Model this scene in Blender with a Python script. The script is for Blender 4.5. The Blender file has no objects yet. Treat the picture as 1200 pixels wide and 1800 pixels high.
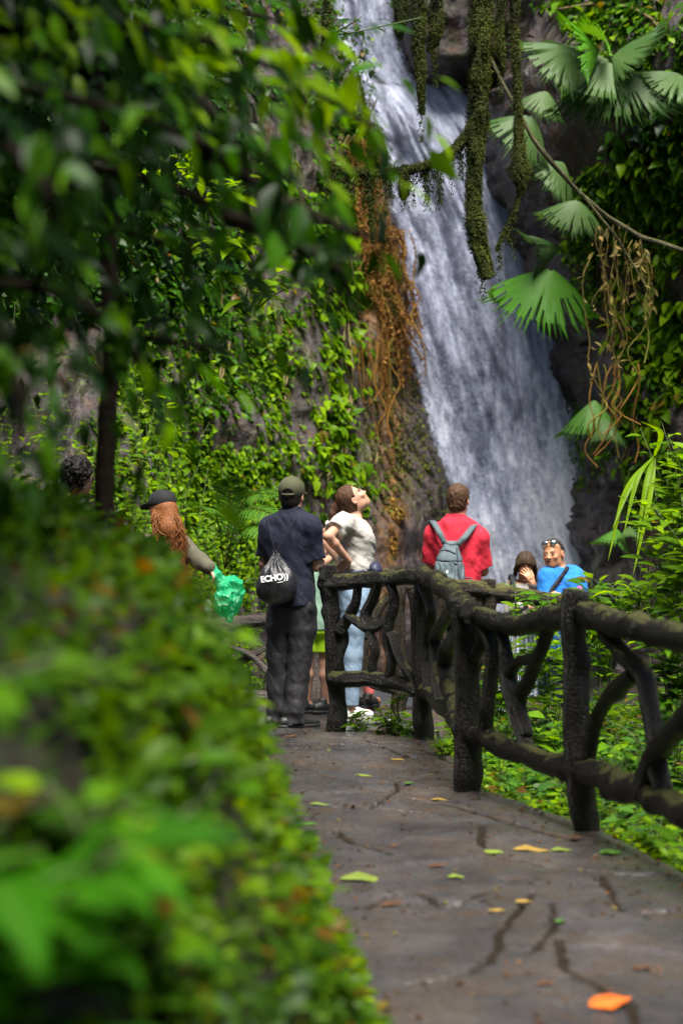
import bpy, math, random
import numpy as np
from mathutils import Vector, Matrix
SC = bpy.context.scene
COL = SC.collection
R = math.radians
F = 3500.0            # focal length in photo pixels (70 mm on a 36 mm tall frame)
CAMZ = 1.45
rng = np.random.default_rng(7)

def at(px, py, Y):    # a photo pixel at depth Y -> world point
    return np.array([(px - 600.0) / F * Y, Y, CAMZ - (py - 900.0) / F * Y])

# ---------------------------------------------------------------- noise
def _hash(ix, iy, iz, seed):
    h = (ix.astype(np.int64) * 374761393 + iy.astype(np.int64) * 668265263 + iz.astype(np.int64) * 2147483647 + seed * 1274126177) & 0xffffffff
    h = ((h ^ (h >> 13)) * 1274126177) & 0xffffffff
    h = (h ^ (h >> 16)) & 0xffff
    return h / 65535.0

def vnoise(x, y, z, seed=0):
    x, y, z = np.broadcast_arrays(np.asarray(x, float), np.asarray(y, float), np.asarray(z, float))
    fx, fy, fz = np.floor(x), np.floor(y), np.floor(z)
    ix, iy, iz = fx.astype(np.int64), fy.astype(np.int64), fz.astype(np.int64)
    tx, ty, tz = x - fx, y - fy, z - fz
    tx = tx * tx * (3 - 2 * tx); ty = ty * ty * (3 - 2 * ty); tz = tz * tz * (3 - 2 * tz)
    r = 0
    for a in (0, 1):
        wa = tx if a else 1 - tx
        for b in (0, 1):
            wb = ty if b else 1 - ty
            for c in (0, 1):
                wc = tz if c else 1 - tz
                r = r + wa * wb * wc * _hash(ix + a, iy + b, iz + c, seed)
    return r * 2 - 1

def fbm(x, y, z, seed=0, octaves=4):
    r, a, f = 0, 0.5, 1.0
    for o in range(octaves):
        r = r + a * vnoise(x * f + o * 17.3, y * f - o * 9.1, z * f + o * 3.7, seed + o)
        a *= 0.5; f *= 2.03
    return r

def ridged(x, y, z, seed=0, octaves=4):
    r, a, f = 0, 0.5, 1.0
    for o in range(octaves):
        r = r + a * (1 - 2 * np.abs(vnoise(x * f + o * 11.3, y * f - o * 5.1, z * f + o * 7.7, seed + o)))
        a *= 0.5; f *= 2.1
    return r

# ---------------------------------------------------------------- objects
def tag(o, label=None, cat=None, group=None, kind=None):
    if label: o['label'] = label
    if cat: o['category'] = cat
    if group: o['group'] = group
    if kind: o['kind'] = kind
    return o

def empty(name, loc=(0, 0, 0), rz=0.0):
    o = bpy.data.objects.new(name, None)
    COL.objects.link(o)
    o.location = tuple(float(c) for c in loc); o.rotation_euler = (0, 0, rz)
    o.empty_display_size = 0.1
    return o

def mesh_np(name, verts, faces, mat=None, parent=None, attrs=None, smooth=True, world=True):
    """ONE mesh object from numpy arrays. faces: an (n,k) array or a list of such arrays.
    With a parent, world=True means verts are world positions (moved into the parent's frame)."""
    verts = np.asarray(verts, dtype=np.float64).reshape(-1, 3)
    if parent is not None and world:
        mi = np.array((Matrix.Translation(parent.location) @ parent.rotation_euler.to_matrix().to_4x4()).inverted())
        verts = verts @ mi[:3, :3].T + mi[:3, 3]
    if not isinstance(faces, list): faces = [faces]
    faces = [np.asarray(f, dtype=np.int32) for f in faces if len(f)]
    me = bpy.data.meshes.new(name)
    me.vertices.add(len(verts))
    me.vertices.foreach_set('co', verts.astype(np.float32).ravel())
    nl = sum(f.size for f in faces); nf = sum(len(f) for f in faces)
    me.loops.add(nl); me.polygons.add(nf)
    me.loops.foreach_set('vertex_index', np.concatenate([f.ravel() for f in faces]).astype(np.int32))
    tot = np.concatenate([np.full(len(f), f.shape[1], np.int32) for f in faces])
    st = np.concatenate([[0], np.cumsum(tot)[:-1]]).astype(np.int32)
    me.polygons.foreach_set('loop_start', st)
    me.polygons.foreach_set('loop_total', tot)
    if smooth: me.polygons.foreach_set('use_smooth', np.ones(nf, bool))
    me.update(calc_edges=True)
    me.validate()
    if attrs:
        for k, v in attrs.items():
            v = np.asarray(v, np.float32)
            if v.ndim == 2:
                a = me.attributes.new(k, 'FLOAT_VECTOR', 'POINT'); a.data.foreach_set('vector', v.ravel())
            else:
                a = me.attributes.new(k, 'FLOAT', 'POINT'); a.data.foreach_set('value', v)
    if mat is not None: me.materials.append(mat)
    o = bpy.data.objects.new(name, me)
    COL.objects.link(o)
    if parent is not None: o.parent = parent
    return o

class Geo:
    """collects vertices, faces and attributes for one mesh"""
    def __init__(s): s.v = []; s.f = {}; s.n = 0; s.a = {}
    def add(s, v, f, **attrs):
        v = np.asarray(v, float).reshape(-1, 3); f = np.asarray(f, np.int64)
        s.v.append(v); s.f.setdefault(f.shape[1], []).append(f + s.n)
        for k, x in attrs.items():
            s.a.setdefault(k, []).append(np.broadcast_to(np.asarray(x, float), (len(v),)))
        s.n += len(v)
    def build(s, name, mat, parent=None, smooth=True, world=True):
        at_ = {k: np.concatenate(x) for k, x in s.a.items()}
        at_ = {k: x for k, x in at_.items() if len(x) == s.n}
        return mesh_np(name, np.concatenate(s.v), [np.concatenate(x) for x in s.f.values()], mat, parent, at_, smooth, world)

def nrm(v, axis=-1):
    v = np.asarray(v, float)
    return v / np.maximum(np.linalg.norm(v, axis=axis, keepdims=True), 1e-9)

def spline(P, n):
    """Catmull-Rom through points P (k,d), n samples"""
    P = np.asarray(P, float)
    if len(P) == 2: 
        t = np.linspace(0, 1, n)[:, None]; return P[0] * (1 - t) + P[1] * t
    Q = np.vstack([2 * P[0] - P[1], P, 2 * P[-1] - P[-2]])
    t = np.linspace(0, len(P) - 1 - 1e-9, n); i = t.astype(int); u = (t - i)[:, None]
    a, b, c, d = Q[i], Q[i + 1], Q[i + 2], Q[i + 3]
    return 0.5 * (2 * b + (c - a) * u + (2 * a - 5 * b + 4 * c - d) * u ** 2 + (3 * b - a - 3 * c + d) * u ** 3)

def tube(P, rad, seg=8, n=None, lump=0.0, lump_scale=8.0, seed=0, caps=True, flat=None):
    """tube along points (splined to n rings); rad scalar or list per control point"""
    P = np.asarray(P, float)
    rad = np.broadcast_to(np.asarray(rad, float), (len(P),))
    if n is None: n = max(2, 4 * (len(P) - 1) + 1)
    C = spline(np.column_stack([P, rad]), n); r = np.maximum(C[:, 3], 1e-4); C = C[:, :3]
    T = nrm(np.gradient(C, axis=0))
    ref = np.array([0.31, 0.17, 0.93]) if abs(T[0] @ np.array([0, 0, 1.0])) < 0.9 else np.array([1.0, 0.1, 0])
    N = np.zeros_like(C); cur = nrm(np.cross(T[0], ref))
    for i in range(n):
        cur = nrm(cur - T[i] * (cur @ T[i])); N[i] = cur
    B = np.cross(T, N)
    a = np.linspace(0, 2 * np.pi, seg, endpoint=False)
    ca, sa = np.cos(a), np.sin(a)
    D = N[:, None, :] * ca[None, :, None] + B[:, None, :] * sa[None, :, None]
    rr = np.repeat(r[:, None], seg, 1)
    V = C[:, None, :] + D * rr[:, :, None]
    if lump:
        q = V * lump_scale
        rr = rr * (1 + lump * fbm(q[..., 0], q[..., 1], q[..., 2], seed, 3) * 2)
        V = C[:, None, :] + D * rr[:, :, None]
    V = V.reshape(-1, 3)
    i, j = np.meshgrid(np.arange(n - 1), np.arange(seg), indexing='ij')
    j2 = (j + 1) % seg
    Fq = np.stack([i * seg + j, i * seg + j2, (i + 1) * seg + j2, (i + 1) * seg + j], -1).reshape(-1, 4)
    if caps:
        V = np.vstack([V, C[0] - T[0] * r[0] * 0.15, C[-1] + T[-1] * r[-1] * 0.15])
        k = np.arange(seg); k2 = (k + 1) % seg
        c0 = np.stack([np.full(seg, n * seg), k2, k, k], -1); c1 = np.stack([np.full(seg, n * seg + 1), (n - 1) * seg + k, (n - 1) * seg + k2, (n - 1) * seg + k2], -1)
        return V, Fq, np.vstack([c0, c1])[:, :3]
    return V, Fq, np.zeros((0, 3), int)

def add_tube(g, *a, **k):
    attrs = k.pop('attrs', {})
    V, Fq, Ft = tube(*a, **k)
    n0 = g.n
    g.add(V, Fq, **attrs)
    if len(Ft): g.f.setdefault(3, []).append(Ft + n0)

# ---------------------------------------------------------------- leaves
def leaf_template(st, wd):
    """stations along the leaf and half width at each: rows of left, mid, right"""
    v, uu, vv = [], [], []
    for u, w in zip(st, wd):
        for s in (-1, 0, 1):
            v.append((u, s * w)); uu.append(u); vv.append(abs(s))
    f = []
    for i in range(len(st) - 1):
        for k in (0, 1):
            a = i * 3 + k
            f.append((a, a + 1, a + 4, a + 3))
    return np.array(v), np.array(f), np.array(uu), np.array(vv, float)
OVATE = leaf_template([0, .12, .35, .65, .87, 1], [.03, .55, 1, .72, .28, .0])
OVATE_LO = leaf_template([0, .4, .75, 1], [.05, 1, .62, .0])
LANCE = leaf_template([0, .15, .45, .75, 1], [.04, .7, 1, .6, .0])
HEART = leaf_template([-.08, .02, .25, .6, .85, 1], [.35, .8, 1, .66, .25, .0])

def add_leaves(g, pos, direc, normal, L, W, tmpl=OVATE_LO, droop=.25, fold=.25, tint=None, old=None, wave=0.0):
    n = len(pos)
    if n == 0: return
    tv, tf, tu, tvv = tmpl
    d = nrm(direc); nn = np.asarray(normal, float)
    nn = nrm(nn - d * np.sum(nn * d, 1, keepdims=True)); s = np.cross(nn, d)
    L = np.broadcast_to(L, (n,)); W = np.broadcast_to(W, (n,))
    dr = droop * (0.5 + rng.random(n))
    u = tv[:, 0]; v = tv[:, 1]
    k = len(u)
    h = (-dr[:, None] * (u ** 2)[None, :] * L[:, None] + fold * np.abs(v)[None, :] * W[:, None] * .5)
    if wave: h = h + wave * W[:, None] * np.sin(u[None, :] * 9 + rng.random(n)[:, None] * 6) * np.abs(v)[None, :]
    V = pos[:, None, :] + d[:, None, :] * (u[None, :] * L[:, None])[..., None] + s[:, None, :] * (v[None, :] * W[:, None] * .5)[..., None] + nn[:, None, :] * h[..., None]
    Fc = (tf[None] + (np.arange(n) * k)[:, None, None]).reshape(-1, tf.shape[1])
    if tint is None: tint = rng.random(n)
    if old is None: old = np.zeros(n)
    g.add(V.reshape(-1, 3), Fc, tint=np.repeat(tint, k), old=np.repeat(old, k), mid=np.tile(tvv, n))

def rand_dirs(n, up=0.0):
    v = rng.normal(size=(n, 3)); v[:, 2] += up
    return nrm(v)

# ---------------------------------------------------------------- materials
def new_mat(name):
    m = bpy.data.materials.new(name); m.use_nodes = True
    nt = m.node_tree; nt.nodes.clear()
    return m, nt

class N:
    """small node helper"""
    def __init__(s, nt): s.nt = nt
    def __call__(s, t, ins=None, **props):
        n = s.nt.nodes.new(t)
        for k, v in props.items(): setattr(n, k, v)
        for k, v in (ins or {}).items():
            sock = n.inputs[k]
            if isinstance(v, bpy.types.NodeSocket): s.nt.links.new(v, sock)
            else: sock.default_value = v
        return n
    def ramp(s, fac, stops):
        n = s.nt.nodes.new('ShaderNodeValToRGB')
        cr = n.color_ramp
        while len(cr.elements) < len(stops): cr.elements.new(0.5)
        for e, (p, c) in zip(cr.elements, stops):
            e.position = p; e.color = (c[0], c[1], c[2], 1) if not np.isscalar(c) else (c, c, c, 1)
        s.nt.links.new(fac, n.inputs[0]); return n.outputs[0]
    def mix(s, fac, a, b):
        n = s('ShaderNodeMix', data_type='RGBA')
        for i, v in ((0, fac), (6, a), (7, b)):
            if isinstance(v, bpy.types.NodeSocket): s.nt.links.new(v, n.inputs[i])
            else: n.inputs[i].default_value = (*v, 1) if not np.isscalar(v) else v
        return n.outputs[2]
    def math(s, op, a, b=0.0, clamp=False):
        n = s('ShaderNodeMath', operation=op, use_clamp=clamp)
        for i, v in ((0, a), (1, b)):
            if isinstance(v, bpy.types.NodeSocket): s.nt.links.new(v, n.inputs[i])
            else: n.inputs[i].default_value = v
        return n.outputs[0]
    def attr(s, name): return s('ShaderNodeAttribute', attribute_name=name)
    def noise(s, vec, scale, detail=4, rough=.55, **k):
        n = s('ShaderNodeTexNoise', {'Scale': scale, 'Detail': detail, 'Roughness': rough}, **k)
        if vec is not None: s.nt.links.new(vec, n.inputs['Vector'])
        return n.outputs[0]
    def out(s, shader, disp=None):
        o = s.nt.nodes.new('ShaderNodeOutputMaterial'); s.nt.links.new(shader, o.inputs[0]); return o

def leaf_mat(name, stops, old=(.16, .07, .012), rough=.36, trans=.35, vein=.22, spec=.11):
    """leaf: green picked by each leaf's own tint, yellow-brown where the leaf is old, paler midrib"""
    m, nt = new_mat(name); n = N(nt)
    c = n.ramp(n.attr('tint').outputs['Fac'], stops)
    geo = n('ShaderNodeNewGeometry')
    c = n.mix(n.attr('old').outputs['Fac'], c, old)
    ns = n.noise(n('ShaderNodeTexCoord').outputs['Object'], 40, 2)
    c = n.mix(n.math('MULTIPLY', ns, .35), c, (stops[0][1][0] * .5, stops[0][1][1] * .5, stops[0][1][2] * .5))
    if vein:
        v = n.math('MULTIPLY', n.math('POWER', n.math('SUBTRACT', 1.0, n.attr('mid').outputs['Fac'], True), 6), vein)
        c = n.mix(v, c, (.16, .24, .06))
    p = n('ShaderNodeBsdfPrincipled', {'Base Color': c, 'Roughness': rough, 'Specular IOR Level': spec})
    hs = n('ShaderNodeHueSaturation', {'Hue': .487, 'Saturation': 1.12, 'Value': 1.75, 'Color': c})
    t = n('ShaderNodeBsdfTranslucent', {'Color': hs.outputs[0]})
    mx = n('ShaderNodeMixShader', {0: trans, 1: p.outputs[0], 2: t.outputs[0]})
    n.out(mx.outputs[0]); return m

def plain_mat(name, col, rough=.7, bump=0.0, bscale=60, var=.25, spec=.4, stretch=(1, 1, 1), vscale=12, sheen=0):
    m, nt = new_mat(name); n = N(nt)
    co = n('ShaderNodeTexCoord').outputs['Object']
    mp = n('ShaderNodeMapping', {'Vector': co, 'Scale': stretch}).outputs[0]
    ns = n.noise(mp, vscale, 5)
    dk = tuple(x * (1 - var) for x in col); lt = tuple(min(1, x * (1 + var)) for x in col)
    c = n.ramp(ns, [(.3, dk), (.7, lt)])
    p = n('ShaderNodeBsdfPrincipled', {'Base Color': c, 'Roughness': rough, 'Specular IOR Level': spec, 'Sheen Weight': sheen})
    if bump:
        b = n('ShaderNodeBump', {'Strength': bump, 'Distance': .01, 'Height': n.noise(mp, bscale, 4)})
        nt.links.new(b.outputs[0], p.inputs['Normal'])
    n.out(p.outputs[0]); return m

M = {}
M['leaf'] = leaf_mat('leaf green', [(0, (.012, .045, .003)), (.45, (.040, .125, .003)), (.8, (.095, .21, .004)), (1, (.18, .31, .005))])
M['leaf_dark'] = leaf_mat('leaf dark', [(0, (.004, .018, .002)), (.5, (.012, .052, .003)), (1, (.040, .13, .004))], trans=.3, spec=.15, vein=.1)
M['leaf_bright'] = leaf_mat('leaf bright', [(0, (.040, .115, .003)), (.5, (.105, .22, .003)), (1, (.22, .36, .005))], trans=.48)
M['leaf_blue'] = leaf_mat('leaf blue green', [(0, (.014, .055, .008)), (.5, (.034, .11, .012)), (1, (.08, .19, .012))], trans=.25)
M['ground_leaf'] = leaf_mat('ground cover leaf', [(0, (.016, .055, .002)), (.45, (.075, .165, .002)), (.8, (.15, .27, .003)), (1, (.25, .36, .004))], old=(.15, .055, .010), trans=.45)
M['moss'] = leaf_mat('moss', [(0, (.012, .018, .004)), (.5, (.05, .065, .006)), (1, (.12, .13, .012))], rough=.8, trans=.2, vein=0, spec=.2)
M['root'] = leaf_mat('hanging root', [(0, (.09, .040, .010)), (.5, (.20, .088, .018)), (.82, (.27, .14, .02)), (1, (.13, .15, .015))], rough=.75, trans=.1, vein=0, spec=.2)
M['palm_leaf'] = leaf_mat('palm leaf', [(0, (.018, .05, .012)), (.6, (.05, .105, .03)), (.85, (.045, .18, .008)), (1, (.12, .3, .02))], rough=.42, trans=.25, vein=.55)
M['stem'] = plain_mat('plant stem', (.05, .08, .018), .6, .3)
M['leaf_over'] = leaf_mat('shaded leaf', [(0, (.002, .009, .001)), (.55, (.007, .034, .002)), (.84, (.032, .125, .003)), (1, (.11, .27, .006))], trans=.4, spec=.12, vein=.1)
M['bark'] = plain_mat('dark bark', (.010, .007, .005), .9, .8, 30, .5, spec=.08)
M['vine_stem'] = plain_mat('vine stem', (.10, .075, .025), .8, .6, 40, .4)
# ================================================================ camera, sky, sun
cam = bpy.data.cameras.new('camera'); camo = bpy.data.objects.new('camera', cam); COL.objects.link(camo)
camo.location = (0, 0, CAMZ); camo.rotation_euler = (R(90), 0, 0)
cam.sensor_fit = 'VERTICAL'; cam.sensor_height = 36; cam.lens = 70
cam.clip_start = 0.1; cam.clip_end = 400
cam.dof.use_dof = True; cam.dof.focus_distance = 13.6; cam.dof.aperture_fstop = 2.0
SC.camera = camo
SUN_EL, SUN_AZ = 68, 168          # degrees; azimuth clockwise from +Y
W = bpy.data.worlds.new('World'); SC.world = W; W.use_nodes = True
nt = W.node_tree; nt.nodes.clear(); n = N(nt)
sky = n('ShaderNodeTexSky'); sky.sky_type = 'NISHITA'; sky.sun_disc = False
sky.dust_density = 1.5; sky.air_density = .8; sky.ozone_density = 1.0
sky.sun_elevation = R(SUN_EL); sky.sun_rotation = R(SUN_AZ)
bg = n('ShaderNodeBackground', {'Color': sky.outputs[0], 'Strength': .055})
wo = n('ShaderNodeOutputWorld'); nt.links.new(bg.outputs[0], wo.inputs[0])
sl = bpy.data.lights.new('sun', 'SUN'); sl.energy = 4.4; sl.angle = R(34); sl.color = (1.0, .95, .85)
so = bpy.data.objects.new('sun', sl); COL.objects.link(so)
sd = Vector((math.sin(R(SUN_AZ)) * math.cos(R(SUN_EL)), math.cos(R(SUN_AZ)) * math.cos(R(SUN_EL)), math.sin(R(SUN_EL))))
so.rotation_euler = sd.to_track_quat('Z', 'Y').to_euler(); so.location = sd * 40
vs = SC.view_settings; vs.view_transform = 'Standard'; vs.look = 'None'; vs.gamma = 1; vs.exposure = 1.7
SC.cycles.max_bounces = 8; SC.cycles.diffuse_bounces = 2; SC.cycles.transparent_max_bounces = 16
SC.cycles.use_denoising = True; SC.cycles.sample_clamp_indirect = 6

# ================================================================ plan of the place
FENCE = np.array([(-.075, 13.2), (.51, 12.7), (.655, 10.36), (1.10, 9.06), (1.42, 7.2), (1.72, 5.0), (1.9, 1.0)])
def fence_x(Y): return np.interp(Y, FENCE[::-1, 1], FENCE[::-1, 0])
def path_right(Y):
    return np.where(Y > 13.0, np.interp(Y, [13.0, 13.25, 15], [.36, .72, .75]), fence_x(Y) + .10)
def bank_foot(Y):
    return np.interp(Y, [1, 2.5, 4, 5.6, 6.9, 8.5, 10.2, 12, 13.0], [-.5, -.14, .10, .02, -.13, -.32, -.46, -.60, -.70])
def path_left(Y): return np.where(Y > 12.4, np.interp(Y, [12.4, 13.1], [-1.2, -3.2]), bank_foot(Y) - .15)

def sm(a, b, x):
    t = np.clip((x - a) / (b - a), 0, 1); return t * t * (3 - 2 * t)

def ground_z(X, Y):
    pr = path_right(Y)
    z = np.full(np.broadcast(X, Y).shape, -.05)
    far = sm(14.4, 15.6, Y) * sm(-1.2, .6, X)
    z = z - .42 * far - .28 * sm(14.9, 15.6, Y) * (1 - sm(-1.2, .6, X))
    out = sm(0, .25, X - pr) * (1 - sm(13.4, 14.2, Y))
    z = z - .22 * out
    z = z + sm(1.3, 4.5, X - pr) * 1.2 * (1 - .4 * sm(14, 18, Y))
    z = z - .35 * sm(17, 20, Y) * sm(-2.5, -1.5, X) * (1 - sm(2.4, 3.4, X))
    z = z + .03 * fbm(X * 2, Y * 2, 0, 3, 3)
    return z

# ---------------------------------------------------------------- ground
def grid_faces(nr, nc):
    i, j = np.meshgrid(np.arange(nr - 1), np.arange(nc - 1), indexing='ij')
    a = i * nc + j
    return np.stack([a, a + 1, a + nc + 1, a + nc], -1).reshape(-1, 4)

def soil_mat():
    m, nt = new_mat('damp soil'); n = N(nt)
    co = n('ShaderNodeTexCoord').outputs['Object']
    c = n.ramp(n.noise(co, 9, 6), [(.25, (.005, .004, .003)), (.5, (.014, .010, .006)), (.75, (.03, .020, .010))])
    mossn = n.ramp(n.noise(co, 3.3, 4), [(.48, 0.0), (.62, 1.0)])
    c = n.mix(mossn, c, (.016, .026, .003))
    b = n('ShaderNodeBump', {'Strength': .8, 'Distance': .03, 'Height': n.noise(co, 25, 6)})
    p = n('ShaderNodeBsdfPrincipled', {'Base Color': c, 'Roughness': .75, 'Normal': b.outputs[0], 'Specular IOR Level': .35})
    n.out(p.outputs[0]); return m
M['soil'] = soil_mat()
gx = np.concatenate([[-70, -40, -20, -10], np.arange(-6, 7.01, .12), [10, 20, 40, 70]])
gy = np.concatenate([[-60, -30, -12, -4], np.arange(0, 24.01, .12), [28, 35, 50, 90]])
GX, GY = np.meshgrid(gx, gy)
tag(mesh_np('ground', np.stack([GX, GY, ground_z(GX, GY)], -1), grid_faces(len(gy), len(gx)), M['soil']), kind='structure')

# ---------------------------------------------------------------- path of cracked wet stone
CRACKS = [
    [(554, 1363), (610, 1371), (699, 1379), (769, 1387), (815, 1392)],
    [(500, 1412), (560, 1420), (649, 1428), (744, 1434), (801, 1443), (848, 1456)],
    [(590, 1466), (602, 1480), (630, 1493), (690, 1509)],
    [(935, 1570), (909, 1607), (883, 1633), (871, 1671), (852, 1696), (795, 1721), (700, 1735)],
    [(972, 1588), (969, 1633), (928, 1677)],
    [(985, 1650), (984, 1671), (991, 1690), (1042, 1728), (1105, 1759), (1118, 1830)],
    [(1054, 1540), (1075, 1575), (1092, 1601), (1143, 1607), (1190, 1601)],
    [(462, 1345), (490, 1352), (516, 1361)],
    [(478, 1318), (560, 1316), (640, 1320), (700, 1312)],
    [(740, 1335), (700, 1325), (640, 1302), (560, 1296)],
    [(470, 1300), (600, 1309), (700, 1306), (800, 1340)], [(470, 1392), (620, 1399), (760, 1410), (900, 1450), (1010, 1480)], [(700, 1372), (690, 1400), (649, 1428)], [(845, 1455), (860, 1500), (1000, 1530), (1190, 1540)],
    [(640, 1595), (720, 1570), (790, 1590), (880, 1560)],
]
py_ = np.arange(1.5, 15.0, .019)
ncol = 150
PY = np.repeat(py_[:, None], ncol, 1)
t = np.linspace(0, 1, ncol)[None, :]
PX = path_left(PY) * (1 - t) + path_right(PY) * t
PX[:, -1] += .03 * vnoise(PY[:, -1] * 5, 0, 0, 5)
PX[:, -2] = (PX[:, -1] + PX[:, -3]) / 2
def path_z(X, Y):
    z = .012 * fbm(X * 1.6, Y * 1.2, 0, 21, 3) + .008 * ridged(X * 4, Y * 3, .5, 22, 3) + .003 * fbm(X * 18, Y * 14, 0, 23, 3)
    z = z + .012 * np.round(2.2 * fbm(X * .9 + 4, Y * .7, 0, 29, 2)) 
    return z
PZ = path_z(PX, PY) + .006 * ridged(PX * 9, PY * 6, 2, 25, 3)
crk = np.full(PX.shape, 9.0)
for line in CRACKS:
    P = np.array([at(x, y, 5075.0 / (y - 900))[:2] for x, y in line])
    C = spline(P, 40)
    C = C + .012 * np.stack([vnoise(C[:, 0] * 22, C[:, 1] * 22, 0, 31), vnoise(C[:, 0] * 22, C[:, 1] * 22, 3, 33)], -1)
    w = .5 + .5 * np.abs(vnoise(np.linspace(0, 6, 40), 0, 0, len(line)))
    lo, hi = C.min(0) - .2, C.max(0) + .2
    sel = (PX > lo[0]) & (PX < hi[0]) & (PY > lo[1]) & (PY < hi[1])
    q = np.stack([PX[sel], PY[sel]], -1)
    best = np.full(len(q), 9.0)
    for a, b, ww in zip(C[:-1], C[1:], w):
        ab = b - a; tt = np.clip(((q - a) @ ab) / max(ab @ ab, 1e-9), 0, 1)
        best = np.minimum(best, np.linalg.norm(q - a - tt[:, None] * ab, axis=1) / ww)
    crk[sel] = np.minimum(crk[sel], best)
PZ -= .030 * np.exp(-(crk / .015) ** 2)
PZ[:, -1] -= .12; PZ[:, 0] -= .02
PZ[:, -2] -= .012
def path_mat():
    m, nt = new_mat('wet path stone'); n = N(nt)
    co = n('ShaderNodeTexCoord').outputs['Object']
    mp = n('ShaderNodeMapping', {'Vector': co, 'Scale': (1, .8, 1)}).outputs[0]
    big = n.noise(mp, 1.7, 5, .6)
    c = n.ramp(big, [(.3, (.024, .022, .025)), (.5, (.052, .047, .049)), (.72, (.084, .066, .052))])
    c = n.mix(n.math('MULTIPLY', n.ramp(n.noise(mp, 5.5, 5, .7), [(.52, 0.0), (.68, 1.0)]), .65), c, (.070, .038, .018))
    fine = n.noise(mp, 60, 4, .7)
    c = n.mix(n.ramp(fine, [(.35, .55), (.6, 0.0)]), c, (.02, .018, .018))
    ck = n.attr('crack').outputs['Fac']
    c = n.mix(n.ramp(ck, [(.12, 0.0), (.55, .95)]), c, (.016, .011, .007))
    h = n.math('ADD', n.math('MULTIPLY', n.noise(mp, 28, 6, .65), 1.0), n.math('MULTIPLY', n.noise(mp, 130, 3), .35))
    b = n('ShaderNodeBump', {'Strength': .55, 'Distance': .012, 'Height': h})
    rg = n.ramp(n.noise(mp, 2.6, 5, .65), [(.36, .10), (.5, .24), (.66, .48)])
    p = n('ShaderNodeBsdfPrincipled', {'Base Color': c, 'Roughness': rg, 'Specular IOR Level': .75, 'Normal': b.outputs[0]})
    n.out(p.outputs[0]); return m
M['path'] = path_mat()
tag(mesh_np('path', np.stack([PX, PY, PZ], -1), grid_faces(len(py_), ncol), M['path'], attrs={'crack': np.exp(-(crk / .018) ** 2).ravel()}), kind='structure')

# ---------------------------------------------------------------- the bank left of the path
BP_W = np.array([-.05, .0, .12, .24, .35, .52, .92, 2, 4.6]); BP_H = np.array([-.12, .0, .24, .50, .85, 1.20, 1.40, 1.75, 2.6])
BP_U = np.linspace(0, 1, len(BP_W))
def bank_pt(u, Y):
    w = np.interp(u, BP_U, BP_W); h = np.interp(u, BP_U, BP_H)
    end = 1 - sm(12.2, 13.05, Y) * .98
    lowend = 1 - .12 * sm(9, 13, Y)
    h = h * end * lowend
    X = bank_foot(Y) - w * (1 + .3 * sm(6, 2, Y) * 0)
    nz = fbm(Y * 1.7, h * 2.2, X * 1.5, 41, 4)
    X = X + .06 * nz * sm(0, .15, u) ; 
    return np.stack([X, Y + .05 * nz, h + .07 * nz], -1)
bu = np.linspace(0, 1, 70); bY = np.arange(1.0, 13.3, .07)
BU, BY = np.meshgrid(bu, bY)
tag(mesh_np('hillside', bank_pt(BU, BY), grid_faces(len(bY), len(bu))[:, ::-1], M['soil']), kind='structure')

# ---------------------------------------------------------------- cliff and waterfall
def pxw(px, py, Y): return np.array([(px - 600) / F * Y, CAMZ - (py - 900) / F * Y]).T
_wl = np.array([(548, -160), (580, 0), (628, 130), (684, 280), (688, 400), (710, 600), (764, 800), (822, 980), (845, 1060)], float)
_wr = np.array([(690, -160), (692, 0), (705, 60), (735, 122), (806, 136), (880, 250), (1010, 400), (1080, 600), (1100, 720), (1100, 980), (1100, 1060)], float)
_re = np.array([(940, -400), (920, 0), (882, 100), (897, 230), (968, 400), (1026, 600), (1048, 720), (1042, 980), (1042, 1100)], float)
YW, YR = 26.0, 22.3
WLp = pxw(_wl[:, 0], _wl[:, 1], YW); WRp = pxw(_wr[:, 0], _wr[:, 1], YW); REp = pxw(_re[:, 0], _re[:, 1], YR)
def wl(Z): return np.interp(Z, WLp[::-1, 1], WLp[::-1, 0])
def wr(Z): return np.interp(Z, WRp[::-1, 1], WRp[::-1, 0])
def re_(Z): return np.interp(Z, REp[::-1, 1], REp[::-1, 0])
def back(Z): return YW + .10 * (Z - 3) + .5 * sm(6.4, 7.6, Z)
def cliff_y(X, Z, detail=True):
    b = back(Z)
    n1 = fbm(X * .55, Z * .45, 1.5, 51, 4); n2 = ridged(X * 1.3, Z * 1.0, 4.0, 57, 4) if detail else 0
    y = b + .35 + 0 * X
    dl = wl(Z) - X
    dl = dl + .22 * fbm(X * 2, Z * 1.6, 0, 59, 2)
    yl = b - .15 - 1.45 * np.maximum(dl, 0) - .5 * sm(0, .25, dl)
    y = np.where(dl > -.05, np.minimum(y, yl), y)
    dr = X - re_(Z) + .10 * fbm(X * 2 + 9, Z * 1.8, 0, 61, 3)
    yr = b - 3.4 * sm(-.02, .30, dr) - 1.5 * np.maximum(dr - .2, 0)
    y = np.where(dr > -.02, np.minimum(y, yr), y)
    dt = np.minimum(X - wr(Z), (Z - 7.1)) + .10 * fbm(X * 2 + 3, Z * 2, 5, 63, 2)
    yt = b - 1.1 * sm(0, .3, dt)
    y = np.where((dt > 0) & (Z > 7), np.minimum(y, yt), y)
    wet = 1 - .8 * ((dl < .05) & (dr < 0) & (dt < 0))
    y = y - wet * (.55 * n1 + .20 * n2)
    if detail: y = y - wet * .05 * ridged(X * 4.2, Z * 3.2, 2, 67, 3)
    return np.maximum(y, 13.5)
cx = np.concatenate([np.arange(-9, -4.2, .2), np.arange(-4.2, 1.9, .05), np.arange(1.9, 3.6, .02), np.arange(3.6, 5.2, .05), np.arange(5.2, 9.01, .2)])
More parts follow.
